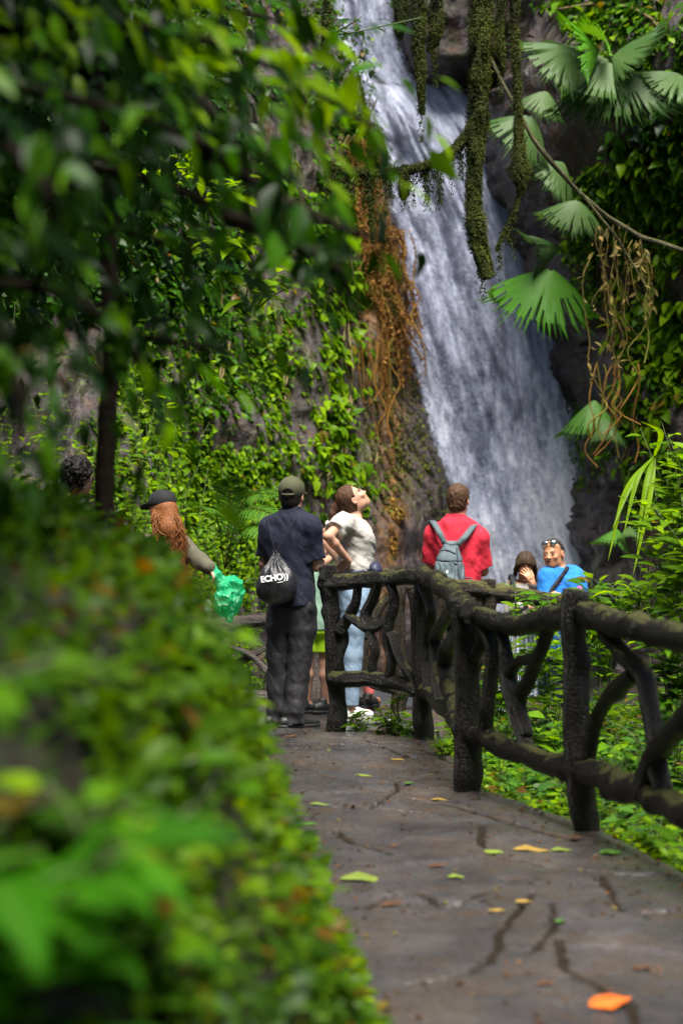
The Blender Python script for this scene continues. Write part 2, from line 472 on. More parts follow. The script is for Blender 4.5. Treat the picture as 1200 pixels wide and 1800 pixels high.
cz = np.concatenate([np.arange(-1.2, 8.6, .05), np.arange(8.6, 14.1, .2)])
CX, CZ = np.meshgrid(cx, cz)
def rock_mat():
    m, nt = new_mat('wet rock'); n = N(nt)
    co = n('ShaderNodeTexCoord').outputs['Object']
    mp = n('ShaderNodeMapping', {'Vector': co, 'Scale': (1, 1, .8)}).outputs[0]
    c = n.ramp(n.noise(mp, 1.1, 5, .6), [(.3, (.016, .011, .010)), (.5, (.038, .028, .030)), (.7, (.080, .062, .078))])
    c = n.mix(n.ramp(n.noise(mp, 4.5, 5, .65), [(.5, 0.0), (.66, .7)]), c, (.085, .040, .020))
    c = n.mix(n.ramp(n.noise(mp, 13, 5, .6), [(.32, .75), (.52, 0.0)]), c, (.014, .011, .011))
    ms = n.noise(n('ShaderNodeMapping', {'Vector': co, 'Location': (7, 3, 1)}).outputs[0], .9, 6, .7)
    c = n.mix(n.ramp(ms, [(.52, 0.0), (.62, .85)]), c, (.050, .060, .010))
    rk = n.math('MULTIPLY', n.attr('rust').outputs['Fac'], n.ramp(n.noise(mp, 5, 5, .7), [(.36, .1), (.55, 1.0)]))
    c = n.mix(rk, c, n.ramp(n.noise(mp, 9, 4, .6), [(.35, (.07, .028, .008)), (.55, (.19, .085, .016)), (.75, (.13, .10, .012))]))
    h = n.math('ADD', n.noise(mp, 7, 8, .65), n.math('MULTIPLY', n('ShaderNodeTexVoronoi', {'Vector': mp, 'Scale': 6.0}).outputs[0], .6))
    b = n('ShaderNodeBump', {'Strength': .9, 'Distance': .12, 'Height': h})
    p = n('ShaderNodeBsdfPrincipled', {'Base Color': c, 'Roughness': n.ramp(n.noise(mp, 3, 4), [(.35, .25), (.65, .65)]), 'Specular IOR Level': .42, 'Normal': b.outputs[0]})
    n.out(p.outputs[0]); return m
M['rock'] = rock_mat()
CYY = cliff_y(CX, CZ)
_gx = np.abs(np.gradient(CYY, axis=1) / np.gradient(CX, axis=1))
_st = sm(1.5, 5, _gx) * (CX > 1.5)
CXX = CX + _st * (.24 * ridged(CYY * 1.5, CZ * 1.8, 3, 261, 4) - .06)
CYY = CYY + _st * .25 * fbm(CYY * 2, CZ * 2, 8, 263, 3)
_rp = np.array([(610, 200, 16), (625, 300, 30), (650, 420, 44), (668, 540, 48), (684, 640, 36), (684, 760, 18), (690, 900, 22), (685, 1000, 16)], float)
_cpx = 600 + CX / CYY * F; _cpy = 900 - (CZ - CAMZ) / CYY * F
_rc = np.interp(_cpy, _rp[:, 1], _rp[:, 0]); _rw = np.interp(_cpy, _rp[:, 1], _rp[:, 2])
RUST = np.exp(-((_cpx - _rc + 14 * fbm(CX * 3, CZ * 2, 0, 271, 3)) / _rw) ** 2) * (_cpy > 150)
tag(mesh_np('cliff', np.stack([CXX, CYY, CZ], -1), grid_faces(len(cz), len(cx)), M['rock'], attrs={'rust': RUST.ravel()}), kind='structure')

def on_cliff(px, py):
    px = np.asarray(px, float); py = np.asarray(py, float)
    lo = np.full(px.shape, 13.0); hi = np.full(px.shape, 29.0)
    for _ in range(60):                      # march then refine along the sight line
        Y = lo + .2
        inside = Y > cliff_y((px - 600) / F * Y, CAMZ - (py - 900) / F * Y, False)
        lo = np.where(inside | (Y > hi), lo, Y)
    Y = lo + .1
    return np.stack([(px - 600) / F * Y, Y, CAMZ - (py - 900) / F * Y], -1)
def cliff_n(P):
    e = .15
    dx = (cliff_y(P[:, 0] + e, P[:, 2], False) - cliff_y(P[:, 0] - e, P[:, 2], False)) / (2 * e)
    dz = (cliff_y(P[:, 0], P[:, 2] + e, False) - cliff_y(P[:, 0], P[:, 2] - e, False)) / (2 * e)
    return nrm(np.stack([np.clip(dx, -2, 2), -np.ones(len(P)), np.clip(dz, -1, 1)], -1))

# water: a folded sheet with loose ragged sheets in front of it
wz = np.arange(9.3, -1.0, -.045); wcol = 130
WZ = np.repeat(wz[:, None], wcol, 1); ws = np.linspace(0, 1, wcol)[None, :]
def water_sheet(off, seed, amp):
    l = wl(WZ) - .12; r = wr(WZ) + .15
    X = l * (1 - ws) + r * ws
    fall = 9.3 - WZ
    flow = X - .85 * (.5 * (wl(WZ) + wr(WZ)))                         # streaks lean the way the water falls
    Y = back(WZ) - off - .12 - amp * fbm(flow * 2.6, WZ * .55, off, seed, 4) - .35 * amp * fbm(flow * 8, WZ * 1.6, off, seed + 5, 3)
    Y = Y - .25 * sm(.0, .5, ws) * sm(7.3, 6.4, WZ) - .3 * sm(4.5, 0, WZ)
    e = np.minimum(ws, 1 - ws) * (r - l)
    return np.stack([X, Y, WZ], -1), flow, e
def water_mat(name, lo, hi, base_a):
    m, nt = new_mat(name); n = N(nt)
    f = n.attr('flow').outputs['Fac']; z = n.attr('fall').outputs['Fac']
    v = n('ShaderNodeCombineXYZ', {'X': f, 'Y': n.math('MULTIPLY', z, .22)}).outputs[0]
    v2 = n('ShaderNodeCombineXYZ', {'X': f, 'Y': n.math('MULTIPLY', z, .45), 'Z': 3.0}).outputs[0]
    a = n.noise(v, 3.0, 5, .65, normalize=True)
    bb = n.noise(v2, 17, 4, .7)
    cc = n.noise(v2, 48, 3, .7)
    s = n.math('ADD', n.math('MULTIPLY', a, .50), n.math('ADD', n.math('MULTIPLY', bb, .30), n.math('MULTIPLY', cc, .24)))
    s = n.math('ADD', s, n.math('MULTIPLY', n.attr('foam').outputs['Fac'], .20))
    c = n.ramp(s, [(lo, (.12, .13, .20)), ((lo + hi) / 2, (.37, .40, .53)), (hi, (.74, .77, .88)), (1, (.88, .89, .94))])
    p = n('ShaderNodeBsdfPrincipled', {'Base Color': c, 'Roughness': .5, 'Specular IOR Level': .3})
    hb = n('ShaderNodeBump', {'Strength': .7, 'Distance': .08, 'Height': s}); nt.links.new(hb.outputs[0], p.inputs['Normal'])
    tl = n('ShaderNodeBsdfTranslucent', {'Color': (.75, .78, .85, 1)})
    mx0 = n('ShaderNodeMixShader', {0: .25, 1: p.outputs[0], 2: tl.outputs[0]})
    e = n.attr('edge').outputs['Fac']
    al = n.math('ADD', n.math('MULTIPLY', e, 2.4), n.math('MULTIPLY', n.math('SUBTRACT', s, .62), 6.0))
    al = n.math('ADD', al, n.math('MULTIPLY', n.attr('foam').outputs['Fac'], .45))
    al = n.math('ADD', al, base_a, True)
    tr = n('ShaderNodeBsdfTransparent')
    mx = n('ShaderNodeMixShader', {0: al, 1: tr.outputs[0], 2: mx0.outputs[0]})
    n.out(mx.outputs[0]); return m
g = Geo()
V, fl, e = water_sheet(0, 71, .30)
foam = (sm(4.2, .4, WZ) * (.5 + 1.3 * sm(.35, .8, ws)) - .25 * sm(.55, .1, ws) * sm(6, 4, WZ)).ravel()
g.add(V, grid_faces(len(wz), wcol), flow=fl.ravel(), fall=WZ.ravel(), edge=np.clip(e / .35, 0, 1).ravel(), foam=foam)
M['water'] = water_mat('falling water', .44, .66, .05)
wf = g.build('waterfall', M['water']); tag(wf, kind='structure')
# water thrown clear of the rock, over the main sheet
g = Geo()
V, fl, e = water_sheet(.4, 171, .25)
g.add(V, grid_faces(len(wz), wcol), flow=fl.ravel() + 5.3, fall=WZ.ravel(), edge=np.clip(e / .8 - .2, 0, 1).ravel(), foam=foam)
M['spray'] = water_mat('water spray', .40, .62, -2.3)
tag(g.build('water_spray', M['spray']), kind='stuff')
# plunge pool
px_ = np.linspace(-1, 5, 40); pyy = np.linspace(20.5, 27, 40); QX, QY = np.meshgrid(px_, pyy)
M['pool'] = plain_mat('pool water', (.05, .06, .07), .12, .8, 9, .3)
tag(mesh_np('pool', np.stack([QX, QY, .02 + .02 * fbm(QX * 2, QY * 2, 0, 91, 3)], -1) + np.array([0, 0, -.62]), grid_faces(40, 40), M['pool']), kind='structure')
# ================================================================ rustic railings
def bark_mat(name, lo, hi, moss, moss_amt, rough=(.25, .6)):
    m, nt = new_mat(name); n = N(nt)
    co = n('ShaderNodeTexCoord').outputs['Object']
    gv = n('ShaderNodeCombineXYZ', {'X': n.attr('ga').outputs['Fac'], 'Y': n.attr('gb').outputs['Fac'], 'Z': n.attr('gl').outputs['Fac']}).outputs[0]
    grain = n.noise(gv, 5, 5, .7)
    c = n.ramp(grain, [(.3, lo), (.7, hi)])
    c = n.mix(n.ramp(n.noise(co, 6, 4), [(.45, 0.0), (.7, .6)]), c, tuple(x * .45 for x in lo))
    up = n('ShaderNodeSeparateXYZ', {0: n('ShaderNodeNewGeometry').outputs['Normal']}).outputs[2]
    mk = n.math('ADD', n.math('MULTIPLY', up, .35), n.math('ADD', n.noise(co, 5, 5, .7), n.math('MULTIPLY', n.noise(co, 45, 3), .35)))
    mm = n.ramp(mk, [(.98 - moss_amt, 0.0), (1.12 - moss_amt, .9)])
    mc = n.ramp(n.noise(co, 22, 3), [(.35, tuple(x * .45 for x in moss)), (.65, moss)])
    c = n.mix(mm, c, mc)
    h = n.math('ADD', n.math('MULTIPLY', grain, 1.0), n.math('MULTIPLY', n.noise(co, 70, 3), .35))
    b = n('ShaderNodeBump', {'Strength': 1.0, 'Distance': .035, 'Height': h})
    rg = n.ramp(n.math('ADD', n.noise(co, 8, 3), n.math('MULTIPLY', mm, .5)), [(.4, rough[0]), (.75, rough[1])])
    p = n('ShaderNodeBsdfPrincipled', {'Base Color': c, 'Roughness': rg, 'Specular IOR Level': .30, 'Normal': b.outputs[0]})
    n.out(p.outputs[0]); return m
M['railing'] = bark_mat('dark wet railing', (.0022, .0019, .0016), (.008, .0065, .005), (.060, .062, .014), .05, (.32, .6))
M['railing_moss'] = bark_mat('mossy railing', (.010, .008, .005), (.045, .034, .02), (.12, .115, .035), .16)
M['railing_grey'] = bark_mat('grey railing', (.04, .034, .030), (.13, .11, .10), (.09, .085, .03), -.12)

def log(g, P, rad, seg=18, seed=0, lump=.12, knots=0):
    P = np.asarray(P, float)
    L = np.linalg.norm(np.diff(P, axis=0), axis=1).sum()
    n = int(max(10, L / .022))
    rad = np.broadcast_to(np.asarray(rad, float), (len(P),))
    C = spline(np.column_stack([P, rad]), n); r = C[:, 3]; C = C[:, :3]
    s = np.linspace(0, L, n)
    C = C + .012 * np.stack([vnoise(s * 5, 0, k, seed) for k in (1, 2, 3)], -1)
    T = nrm(np.gradient(C, axis=0))
    cur = nrm(np.cross(T[0], [0.31, 0.87, 0.13])); Nn = np.zeros_like(C)
    for i in range(n):
        cur = nrm(cur - T[i] * (cur @ T[i])); Nn[i] = cur
    B = np.cross(T, Nn)
    a = np.linspace(0, 2 * np.pi, seg, endpoint=False)
    ca, sa = np.cos(a)[None], np.sin(a)[None]
    S = s[:, None]
    f = 1 + lump * fbm(ca * 1.2, sa * 1.2, S * 9, seed, 3) * 2 + .07 * vnoise(ca * 3.2, sa * 3.2, S * 3, seed + 9) + .10 * vnoise(0 * ca, 0 * ca, S * 7 + 0 * ca, seed + 4)
    rng2 = np.random.default_rng(seed)
    for _ in range(knots):
        s0, a0 = rng2.random() * L, rng2.random() * 6.28
        f = f + .35 * np.exp(-((S - s0) / .035) ** 2 - (1 - np.cos(a[None] - a0)) * 3)
    rr = r[:, None] * f
    V = C[:, None] + Nn[:, None] * (ca * rr)[..., None] + B[:, None] * (sa * rr)[..., None]
    i, j = np.meshgrid(np.arange(n - 1), np.arange(seg), indexing='ij'); j2 = (j + 1) % seg
    Fq = np.stack([i * seg + j, i * seg + j2, (i + 1) * seg + j2, (i + 1) * seg + j], -1).reshape(-1, 4)
    V = V.reshape(-1, 3)
    ga = (ca * r[:, None] * 12).ravel(); gb = (sa * r[:, None] * 12).ravel(); gl = (S * 1.6 + 0 * ca + seed).ravel()
    n0 = g.n
    V = np.vstack([V, C[0] - T[0] * .006, C[-1] + T[-1] * .006])
    g.add(V, Fq, ga=np.append(ga, [0, 0]), gb=np.append(gb, [0, 0]), gl=np.append(gl, [0, L]))
    k = np.arange(seg); k2 = (k + 1) % seg
    g.f.setdefault(3, []).append(np.vstack([np.stack([np.full(seg, n * seg), k2, k], -1), np.stack([np.full(seg, n * seg + 1), (n - 1) * seg + k, (n - 1) * seg + k2], -1)]) + n0)

def railing(name, label, base, mat, parts, group=None):
    root = empty(name, base); tag(root, label, 'railing', group)
    for i, (kind, pts, rad) in enumerate(parts):
        g = Geo()
        P = [at(*p) for p in pts]
        log(g, P, np.asarray(rad) * (.92 if kind != 'post' else .96), seed=i * 13 + len(parts), knots=2 if kind != 'post' else 3, lump=.12 if kind != 'post' else .09)
        g.build(kind, mat, root)
    return root

A, B_, C_, D_ = 13.2, 12.7, 10.36, 9.06
def Yb(x, a, b):   # depth between two posts from the photo column
    (x0, y0), (x1, y1) = a, b
    return y0 + (y1 - y0) * (x - x0) / (x1 - x0)
s12 = lambda x, y, d=0: (x, y, Yb(x, (580, A), (742, B_)) + d)
s34 = lambda x, y, d=0: (x, y, Yb(x, (820, C_), (1015, D_)) + d)
s45 = lambda x, y, d=0: (x, y, Yb(x, (1015, D_), (1290, 7.2)) + d)
s23 = lambda x, y, d=0: (x, y, Yb(x, (742, B_), (820, C_)) + d)
front = [
    ('post', [(594, 1292, A), (588, 1200, A), (580, 1080, A), (577, 992, A)], [.066, .062, .058, .056]),
    ('post', [(744, 1306, B_), (742, 1200, B_), (738, 1100, B_), (742, 1005, B_)], [.070, .068, .062, .062]),
    ('post', [(822, 1394, C_), (822, 1300, C_), (818, 1170, C_), (815, 1047, C_)], [.078, .078, .072, .074]),
    ('post', [(1028, 1466, D_), (1018, 1350, D_), (1008, 1200, D_), (1010, 1038, D_)], [.066, .064, .064, .064]),
    ('post', [(1300, 1600, 7.2), (1292, 1380, 7.2), (1288, 1120, 7.2)], [.07, .07, .07]),
    ('top_rail', [s12(566, 1026), s12(620, 1022), s12(680, 1015), s12(748, 1014)], [.052, .056, .058, .06]),
    ('top_rail', [s23(738, 1012), s23(765, 1020), s23(792, 1042), s23(826, 1072)], [.062, .06, .062, .066]),
    ('top_rail', [s34(815, 1068), s34(850, 1086), s34(910, 1098), s34(960, 1090), s34(1015, 1082)], [.066, .060, .056, .06, .064]),
    ('top_rail', [s45(1008, 1078), s45(1060, 1092), s45(1120, 1102), s45(1200, 1124), s45(1300, 1155)], [.064, .062, .06, .066, .07]),
    ('bottom_rail', [s12(584, 1194), s12(625, 1192), s12(680, 1200), s12(738, 1212)], [.05, .056, .05, .055]),
    ('bottom_rail', [s23(742, 1216), s23(770, 1232), s23(818, 1290)], [.05, .05, .055]),
    ('bottom_rail', [s34(826, 1292), s34(880, 1312), s34(940, 1332), s34(1020, 1352)], [.052, .058, .056, .062]),
    ('bottom_rail', [s45(1018, 1352), s45(1080, 1376), s45(1150, 1402), s45(1220, 1432), s45(1300, 1470)], [.062, .068, .062, .07, .07]),
    # branches between the first two posts
    ('brace', [s12(571, 1030, .03), s12(580, 1075, .03), s12(600, 1112, .03), s12(594, 1150), s12(590, 1192)], [.03, .036, .042, .036, .034]),
    ('brace', [s12(630, 1024), s12(622, 1066), s12(604, 1098), s12(597, 1115)], [.034, .036, .04, .036]),
    ('brace', [s12(664, 1022), s12(652, 1055), s12(640, 1085), s12(648, 1108)], [.036, .042, .04, .038]),
    ('brace', [s12(612, 1082), s12(635, 1096), s12(650, 1106), s12(668, 1100), s12(684, 1088)], [.03, .036, .036, .03, .028]),
    ('brace', [s12(652, 1108), s12(659, 1140), s12(654, 1165), s12(653, 1192)], [.034, .038, .03, .034]),
    ('brace', [s12(684, 1020), s12(692, 1052), s12(684, 1090), s12(682, 1130), s12(690, 1165), s12(684, 1200)], [.03, .036, .036, .038, .036, .034]),
    ('brace', [s12(686, 1110, -.03), s12(700, 1150, -.04), s12(716, 1178, -.03), s12(734, 1206, -.02)], [.034, .034, .036, .034]),
    # between the second and third
    ('brace', [s23(745, 1030), s23(757, 1075), s23(750, 1130), s23(752, 1215)], [.04, .04, .045, .045]),
    ('brace', [s23(800, 1062), s23(776, 1100), s23(764, 1120), s23(768, 1170), s23(774, 1238)], [.045, .04, .04, .05, .05]),
    ('brace', [s23(812, 1110), s23(788, 1135), s23(782, 1180), s23(800, 1260)], [.035, .045, .05, .05]),
    # between the third and fourth
    ('brace', [s34(838, 1085), s34(866, 1130), s34(862, 1200), s34(853, 1296)], [.042, .045, .04, .042]),
    ('brace', [s34(826, 1160), s34(846, 1130), s34(852, 1095)], [.035, .038, .04]),
    ('brace', [s34(882, 1098), s34(890, 1140), s34(894, 1185), s34(905, 1240), s34(925, 1318)], [.038, .035, .045, .045, .04]),
    ('brace', [s34(968, 1094), s34(952, 1140), s34(930, 1185), s34(912, 1235), s34(922, 1295)], [.04, .034, .038, .042, .035]),
    ('brace', [s34(892, 1190), s34(908, 1168), s34(924, 1162), s34(940, 1158)], [.032, .026, .026, .026]),
    # between the fourth and fifth
    ('brace', [s45(1062, 1098), s45(1085, 1145), s45(1125, 1182), s45(1140, 1240), s45(1152, 1320), s45(1162, 1398)], [.05, .045, .046, .04, .04, .045]),
    ('brace', [s45(1112, 1190), s45(1080, 1215), s45(1050, 1250), s45(1036, 1300), s45(1030, 1355)], [.04, .038, .036, .036, .04]),
    ('brace', [s45(1230, 1225), s45(1195, 1275), s45(1155, 1318), s45(1140, 1360), s45(1132, 1395)], [.055, .05, .055, .05, .05]),
]
railing('rustic_railing', 'nearest dark branch railing of crooked posts along the edge of the path', (.6, 10.4, 0), M['railing'], front, 'rustic branch railings')
E, E2 = 14.6, 15.0
back_r = [
    ('post', [(700, 1262, E), (704, 1150, E), (700, 1060, E), (694, 996, E)], [.055, .05, .045, .05]),
    ('post', [(860, 1290, E2), (858, 1150, E2), (856, 1017, E2)], [.07, .066, .062]),
    ('post', [(1010, 1320, 15.3), (1008, 1190, 15.3), (1004, 1046, 15.3)], [.066, .06, .06]),
    ('top_rail', [(640, 1016, E), (694, 1012, E), (780, 1030, 14.8), (858, 1038, E2), (930, 1052, 15.15), (1006, 1062, 15.3), (1090, 1085, 15.5)], [.05, .055, .06, .064, .068, .062, .06]),
    ('bottom_rail', [(700, 1212, E), (780, 1222, 14.8), (860, 1232, E2), (1010, 1262, 15.3)], [.05, .05, .05, .05]),
    ('brace', [(722, 1030, E), (730, 1080, E), (734, 1130, E), (738, 1215, E)], [.045, .04, .045, .045]),
    ('brace', [(640, 1030, E), (634, 1080, E), (628, 1110, E), (640, 1140, E), (644, 1190, E)], [.04, .036, .034, .034, .036]),
    ('brace', [(690, 1040, E), (668, 1070, E), (656, 1100, E), (640, 1124, E)], [.03, .034, .034, .03]),
    ('brace', [(780, 1035, 14.8), (770, 1100, 14.8), (800, 1160, 14.8), (790, 1220, 14.8)], [.04, .04, .04, .04]),
    ('brace', [(846, 1046, E2), (825, 1100, 14.9), (830, 1160, 14.9), (812, 1222, 14.9)], [.04, .036, .04, .04]),
    ('bottom_rail', [(640, 1195, E), (668, 1204, E), (700, 1212, E)], [.045, .048, .05]),
]
railing('rustic_railing', 'mossy brown branch railing behind the nearest one, below the red shirted man', (.9, 15, -.3), M['railing_moss'], back_r, 'rustic branch railings')
G_ = 15.6
left_r = [
    ('post', [(340, 1275, G_), (342, 1160, G_), (344, 1076, G_)], [.06, .055, .055]),
    ('post', [(556, 1275, G_), (556, 1160, G_), (556, 1076, G_)], [.06, .055, .055]),
    ('top_rail', [(320, 1100, G_), (400, 1097, G_), (470, 1092, G_), (560, 1094, G_)], [.05, .052, .055, .055]),
    ('bottom_rail', [(350, 1226, G_), (440, 1224, G_), (500, 1226, G_), (560, 1224, G_)], [.045, .045, .05, .05]),
    ('brace', [(372, 1108, G_), (392, 1126, G_), (418, 1140, G_), (444, 1154, G_), (490, 1206, G_)], [.018, .018, .026, .028, .03]),
    ('brace', [(392, 1184, G_ + .06), (430, 1160, G_ + .06), (472, 1138, G_ + .06), (545, 1110, G_ + .06)], [.03, .03, .026, .03]),
]
railing('rustic_railing', 'grey log railing with crossed braces behind the man in grey trousers', (-.7, 15.6, -.3), M['railing_grey'], left_r, 'rustic branch railings')

# ================================================================ leaves fallen on the path
def path_h(x, y): 
    return float(path_z(np.array([x]), np.array([y]))[0])
def fallen_mat(name, c, c2):
    m, nt = new_mat(name); n = N(nt)
    co = n('ShaderNodeTexCoord').outputs['Object']
    col = n.ramp(n.noise(co, 45, 4, .6), [(.35, c), (.68, c2)])
    v = n.math('MULTIPLY', n.math('POWER', n.math('SUBTRACT', 1.0, n.attr('mid').outputs['Fac'], True), 5), .5)
    col = n.mix(v, col, tuple(min(1, x * 1.7 + .03) for x in c))
    p = n('ShaderNodeBsdfPrincipled', {'Base Color': col, 'Roughness': .42, 'Specular IOR Level': .5}); n.out(p.outputs[0]); return m
FM = {'yellow_green': fallen_mat('fallen yellow green', (.14, .18, .025), (.08, .13, .015)), 'yellow': fallen_mat('fallen yellow', (.24, .155, .03), (.15, .095, .02)),
      'orange': fallen_mat('fallen orange', (.46, .11, .010), (.30, .05, .006)), 'green': fallen_mat('fallen green', (.05, .13, .012), (.03, .09, .012)),
      'brown': fallen_mat('fallen brown', (.085, .038, .016), (.045, .02, .01))}
FALL = [  # px, py, length in px, turn, colour, label
    (646, 1548, 100, 3, 'yellow_green', 'broad yellow green leaf lying alone on the wet stone path'),
    (868, 1500, 52, 0, 'yellow_green', 'pale green oval leaf beside the yellow one on the path'),
    (934, 1497, 68, -4, 'yellow', 'large yellow leaf lying on the path near the fourth railing post'),
    (987, 1497, 40, 3, 'yellow_green', 'small yellow leaf tip next to the large yellow leaf'),
    (921, 1590, 38, 25, 'yellow', 'curled yellow leaf at the top of a crack in the path'),
    (874, 1604, 34, 15, 'yellow', 'dull tan yellow leaf left of the curled yellow leaf'),
    (1072, 1766, 84, 20, 'orange', 'bright orange leaf on the path in the corner nearest the viewer'),
    (770, 1528, 44, -12, 'brown', 'faded brown leaf stuck flat in the middle of the path'),
    (806, 1546, 42, 12, 'yellow_green', 'faded green leaf beside the flat brown leaf'),
    (984, 1622, 36, 70, 'green', 'torn green leaf fragment between two cracks of the path'),
    (542, 1457, 40, 10, 'green', 'green leaf close to the foot of the leafy bank'),
    (640, 1361, 34, -6, 'yellow_green', 'yellow green leaf lying beside the farthest long crack'),
    (720, 1379, 24, 30, 'green', 'small dark green leaf at the end of the farthest crack'),
    (562, 1422, 36, 0, 'yellow_green', 'thin yellowish leaf on the second long crack'),
    (772, 1406, 30, -10, 'yellow', 'tan leaf behind the third railing post foot on the path'),
    (700, 1334, 30, -14, 'yellow', 'pale yellow leaf near the foot of the second railing post'),
    (513, 1297, 24, 20, 'brown', 'rust brown leaf in front of the man in grey trousers'),
    (500, 1302, 18, -20, 'brown', 'small curled brown leaf by the black shoes'),
    (1080, 1500, 60, 18, 'green', 'long green leaf at the shaded path edge under the railing'),
    (1130, 1700, 44, -20, 'brown', 'brown leaf by the crack behind the orange leaf'),
    (960, 1736, 40, 10, 'brown', 'dull brown leaf left of the orange leaf'),
    (690, 1590, 46, 14, 'brown', 'wet brown leaf below the broad yellow green leaf'),
    (1010, 1478, 40, -30, 'brown', 'brown leaf against the foot of the fourth railing post'),
]
for i, (px, py, lp, rot, colr, label) in enumerate(FALL):
    Y = 5075.0 / (py - 900); X = (px - 600) / F * Y
    L = lp / F * Y; a = R(rot)
    d = np.array([[math.cos(a), math.sin(a), .02]])
    g = Geo()
    add_leaves(g, np.zeros((1, 3)) - d * L / 2, d, np.array([[.05, -.08, 1.0]]), L, L * (.55 if colr != 'orange' else .85), OVATE, droop=-.12 if colr in ('orange', 'brown') else .08, fold=.12, wave=.06, tint=np.array([.5]))
    o = g.build('fallen_leaf', FM[colr]); o.location = (X, Y, path_h(X, Y) + .008)
    tag(o, label, 'leaf', 'leaves fallen on the path')
# ================================================================ vegetation
def pick(n, P):  # n points on a splined polyline, with its tangent
    C = spline(P, 60); k = rng.random(n) * 58; i = k.astype(int); f = (k - i)[:, None]
    return C[i] * (1 - f) + C[i + 1] * f, nrm(C[i + 1] - C[i]), k / 58

# ---- ground cover over the bank
n_ = 42000
Yq = 1.5 + 11.6 * rng.random(n_) ** .85; uq = np.clip(rng.random(n_) * .86 + .01, 0, .97)
dens = fbm(Yq * 1.8, uq * 7, 2, 101, 3)
keep = dens + .55 * rng.random(n_) > .10
Yq, uq = Yq[keep], uq[keep]
P0 = bank_pt(uq, Yq); Pu = bank_pt(np.clip(uq + .01, 0, 1), Yq); Py = bank_pt(uq, Yq + .05)
bn = nrm(np.cross(Py - P0, Pu - P0)); bn = np.where((bn[:, :1] < -.2) | (bn[:, 2:3] < -.4), -bn, bn)
k_ = len(P0)
out = rng.random(k_) ** 1.5 * .10
P1_ = P0 + bn * out[:, None] + np.stack([0 * out, .05 * rng.normal(size=k_), .02 * rng.normal(size=k_)], -1)
d_ = nrm(bn * .7 + rng.normal(size=(k_, 3)) * .7 + np.array([.25, -.1, -.15]))
nn_ = nrm(np.array([.15, -.2, 1.0]) + bn * .5 + rng.normal(size=(k_, 3)) * .35)
L_ = .022 + .05 * rng.random(k_) ** 2 + .02 * (vnoise(Yq * 3, uq * 9, 0, 107) > .3)
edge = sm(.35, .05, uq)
tint = (1 - .55 * sm(.42, .62, uq)) * np.clip(rng.random(k_) ** 1.4 * .75 + .42 * edge + .32 * vnoise(Yq * 2.3, uq * 8, 4, 109), 0, 1)  # upper bank tint lowered to stand in for deep shade
oldp = .03 + .10 * (vnoise(Yq * 1.9, uq * 10, 8, 113) > .30)
old = (rng.random(k_) < oldp) * (.6 + .4 * rng.random(k_))
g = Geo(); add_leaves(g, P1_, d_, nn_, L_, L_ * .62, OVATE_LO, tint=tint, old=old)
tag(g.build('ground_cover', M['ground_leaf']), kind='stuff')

def bush(name, label, base, H, spread, nst, per, L, Wr, mat, cat='plant', group=None, tmpl=OVATE, lean=(0, 0), droop=.35, start=.25, tint=(0, 1), whorl=2, old=.02, stem_r=.008, kind_tilt=.55):
    base = np.asarray(base, float)
    root = empty(name, base); tag(root, label, cat, group)
    gs, gl = Geo(), Geo()
    for s in range(nst):
        a = rng.random() * 6.283; sp = spread * (.25 + .75 * rng.random()); h = H * (.6 + .4 * rng.random())
        tip = base + np.array([math.cos(a) * sp + lean[0], math.sin(a) * sp * .8 + lean[1], h])
        mid = base + (tip - base) * np.array([.35, .35, .6]) + rng.normal(size=3) * .03
        b0 = base + np.array([math.cos(a), math.sin(a), 0]) * spread * .15
        P = np.array([b0, mid, tip])
        add_tube(gs, P, [stem_r, stem_r * .8, stem_r * .4], 5, 9)
        C = spline(P, 40)
        m = per
        tt = start + (1 - start) * (np.arange(m) + rng.random(m) * .5) / m
        ii = np.clip((tt * 39).astype(int), 0, 38)
        pos = C[ii]; tg = nrm(C[ii + 1] - C[ii])
        ph = np.arange(m) * 2.4 + rng.random() * 6
        if whorl == 2: ph = np.arange(m) * math.pi + (np.arange(m) // 2) * 1.57 + a
        rad = np.stack([np.cos(ph), np.sin(ph), 0 * ph], -1)
        d = nrm(rad + tg * (.35 + .3 * rng.random((m, 1))) + rng.normal(size=(m, 3)) * .15)
        up = nrm(np.array([0, -.25, 1.0]) + rng.normal(size=(m, 3)) * .25 - d * .1)
        sz = L * (.55 + .55 * rng.random(m)) * np.where(tt > .9, .7, 1)
        for q in range(m):
            if L > .07: add_tube(gs, np.array([pos[q], pos[q] + d[q] * sz[q] * .25]), stem_r * .3, 4, 2, caps=False)
        add_leaves(gl, pos + d * (sz * .2)[:, None], d, up, sz, sz * Wr, tmpl, droop=droop, fold=.22, tint=np.clip(tint[0] + (tint[1] - tint[0]) * rng.random(m) * (.5 + .5 * tt), 0, 1), old=(rng.random(m) < old) * .8, wave=.05)
    gs.build('stem', M['stem'], root); gl.build('foliage', M[mat], root)
    return root

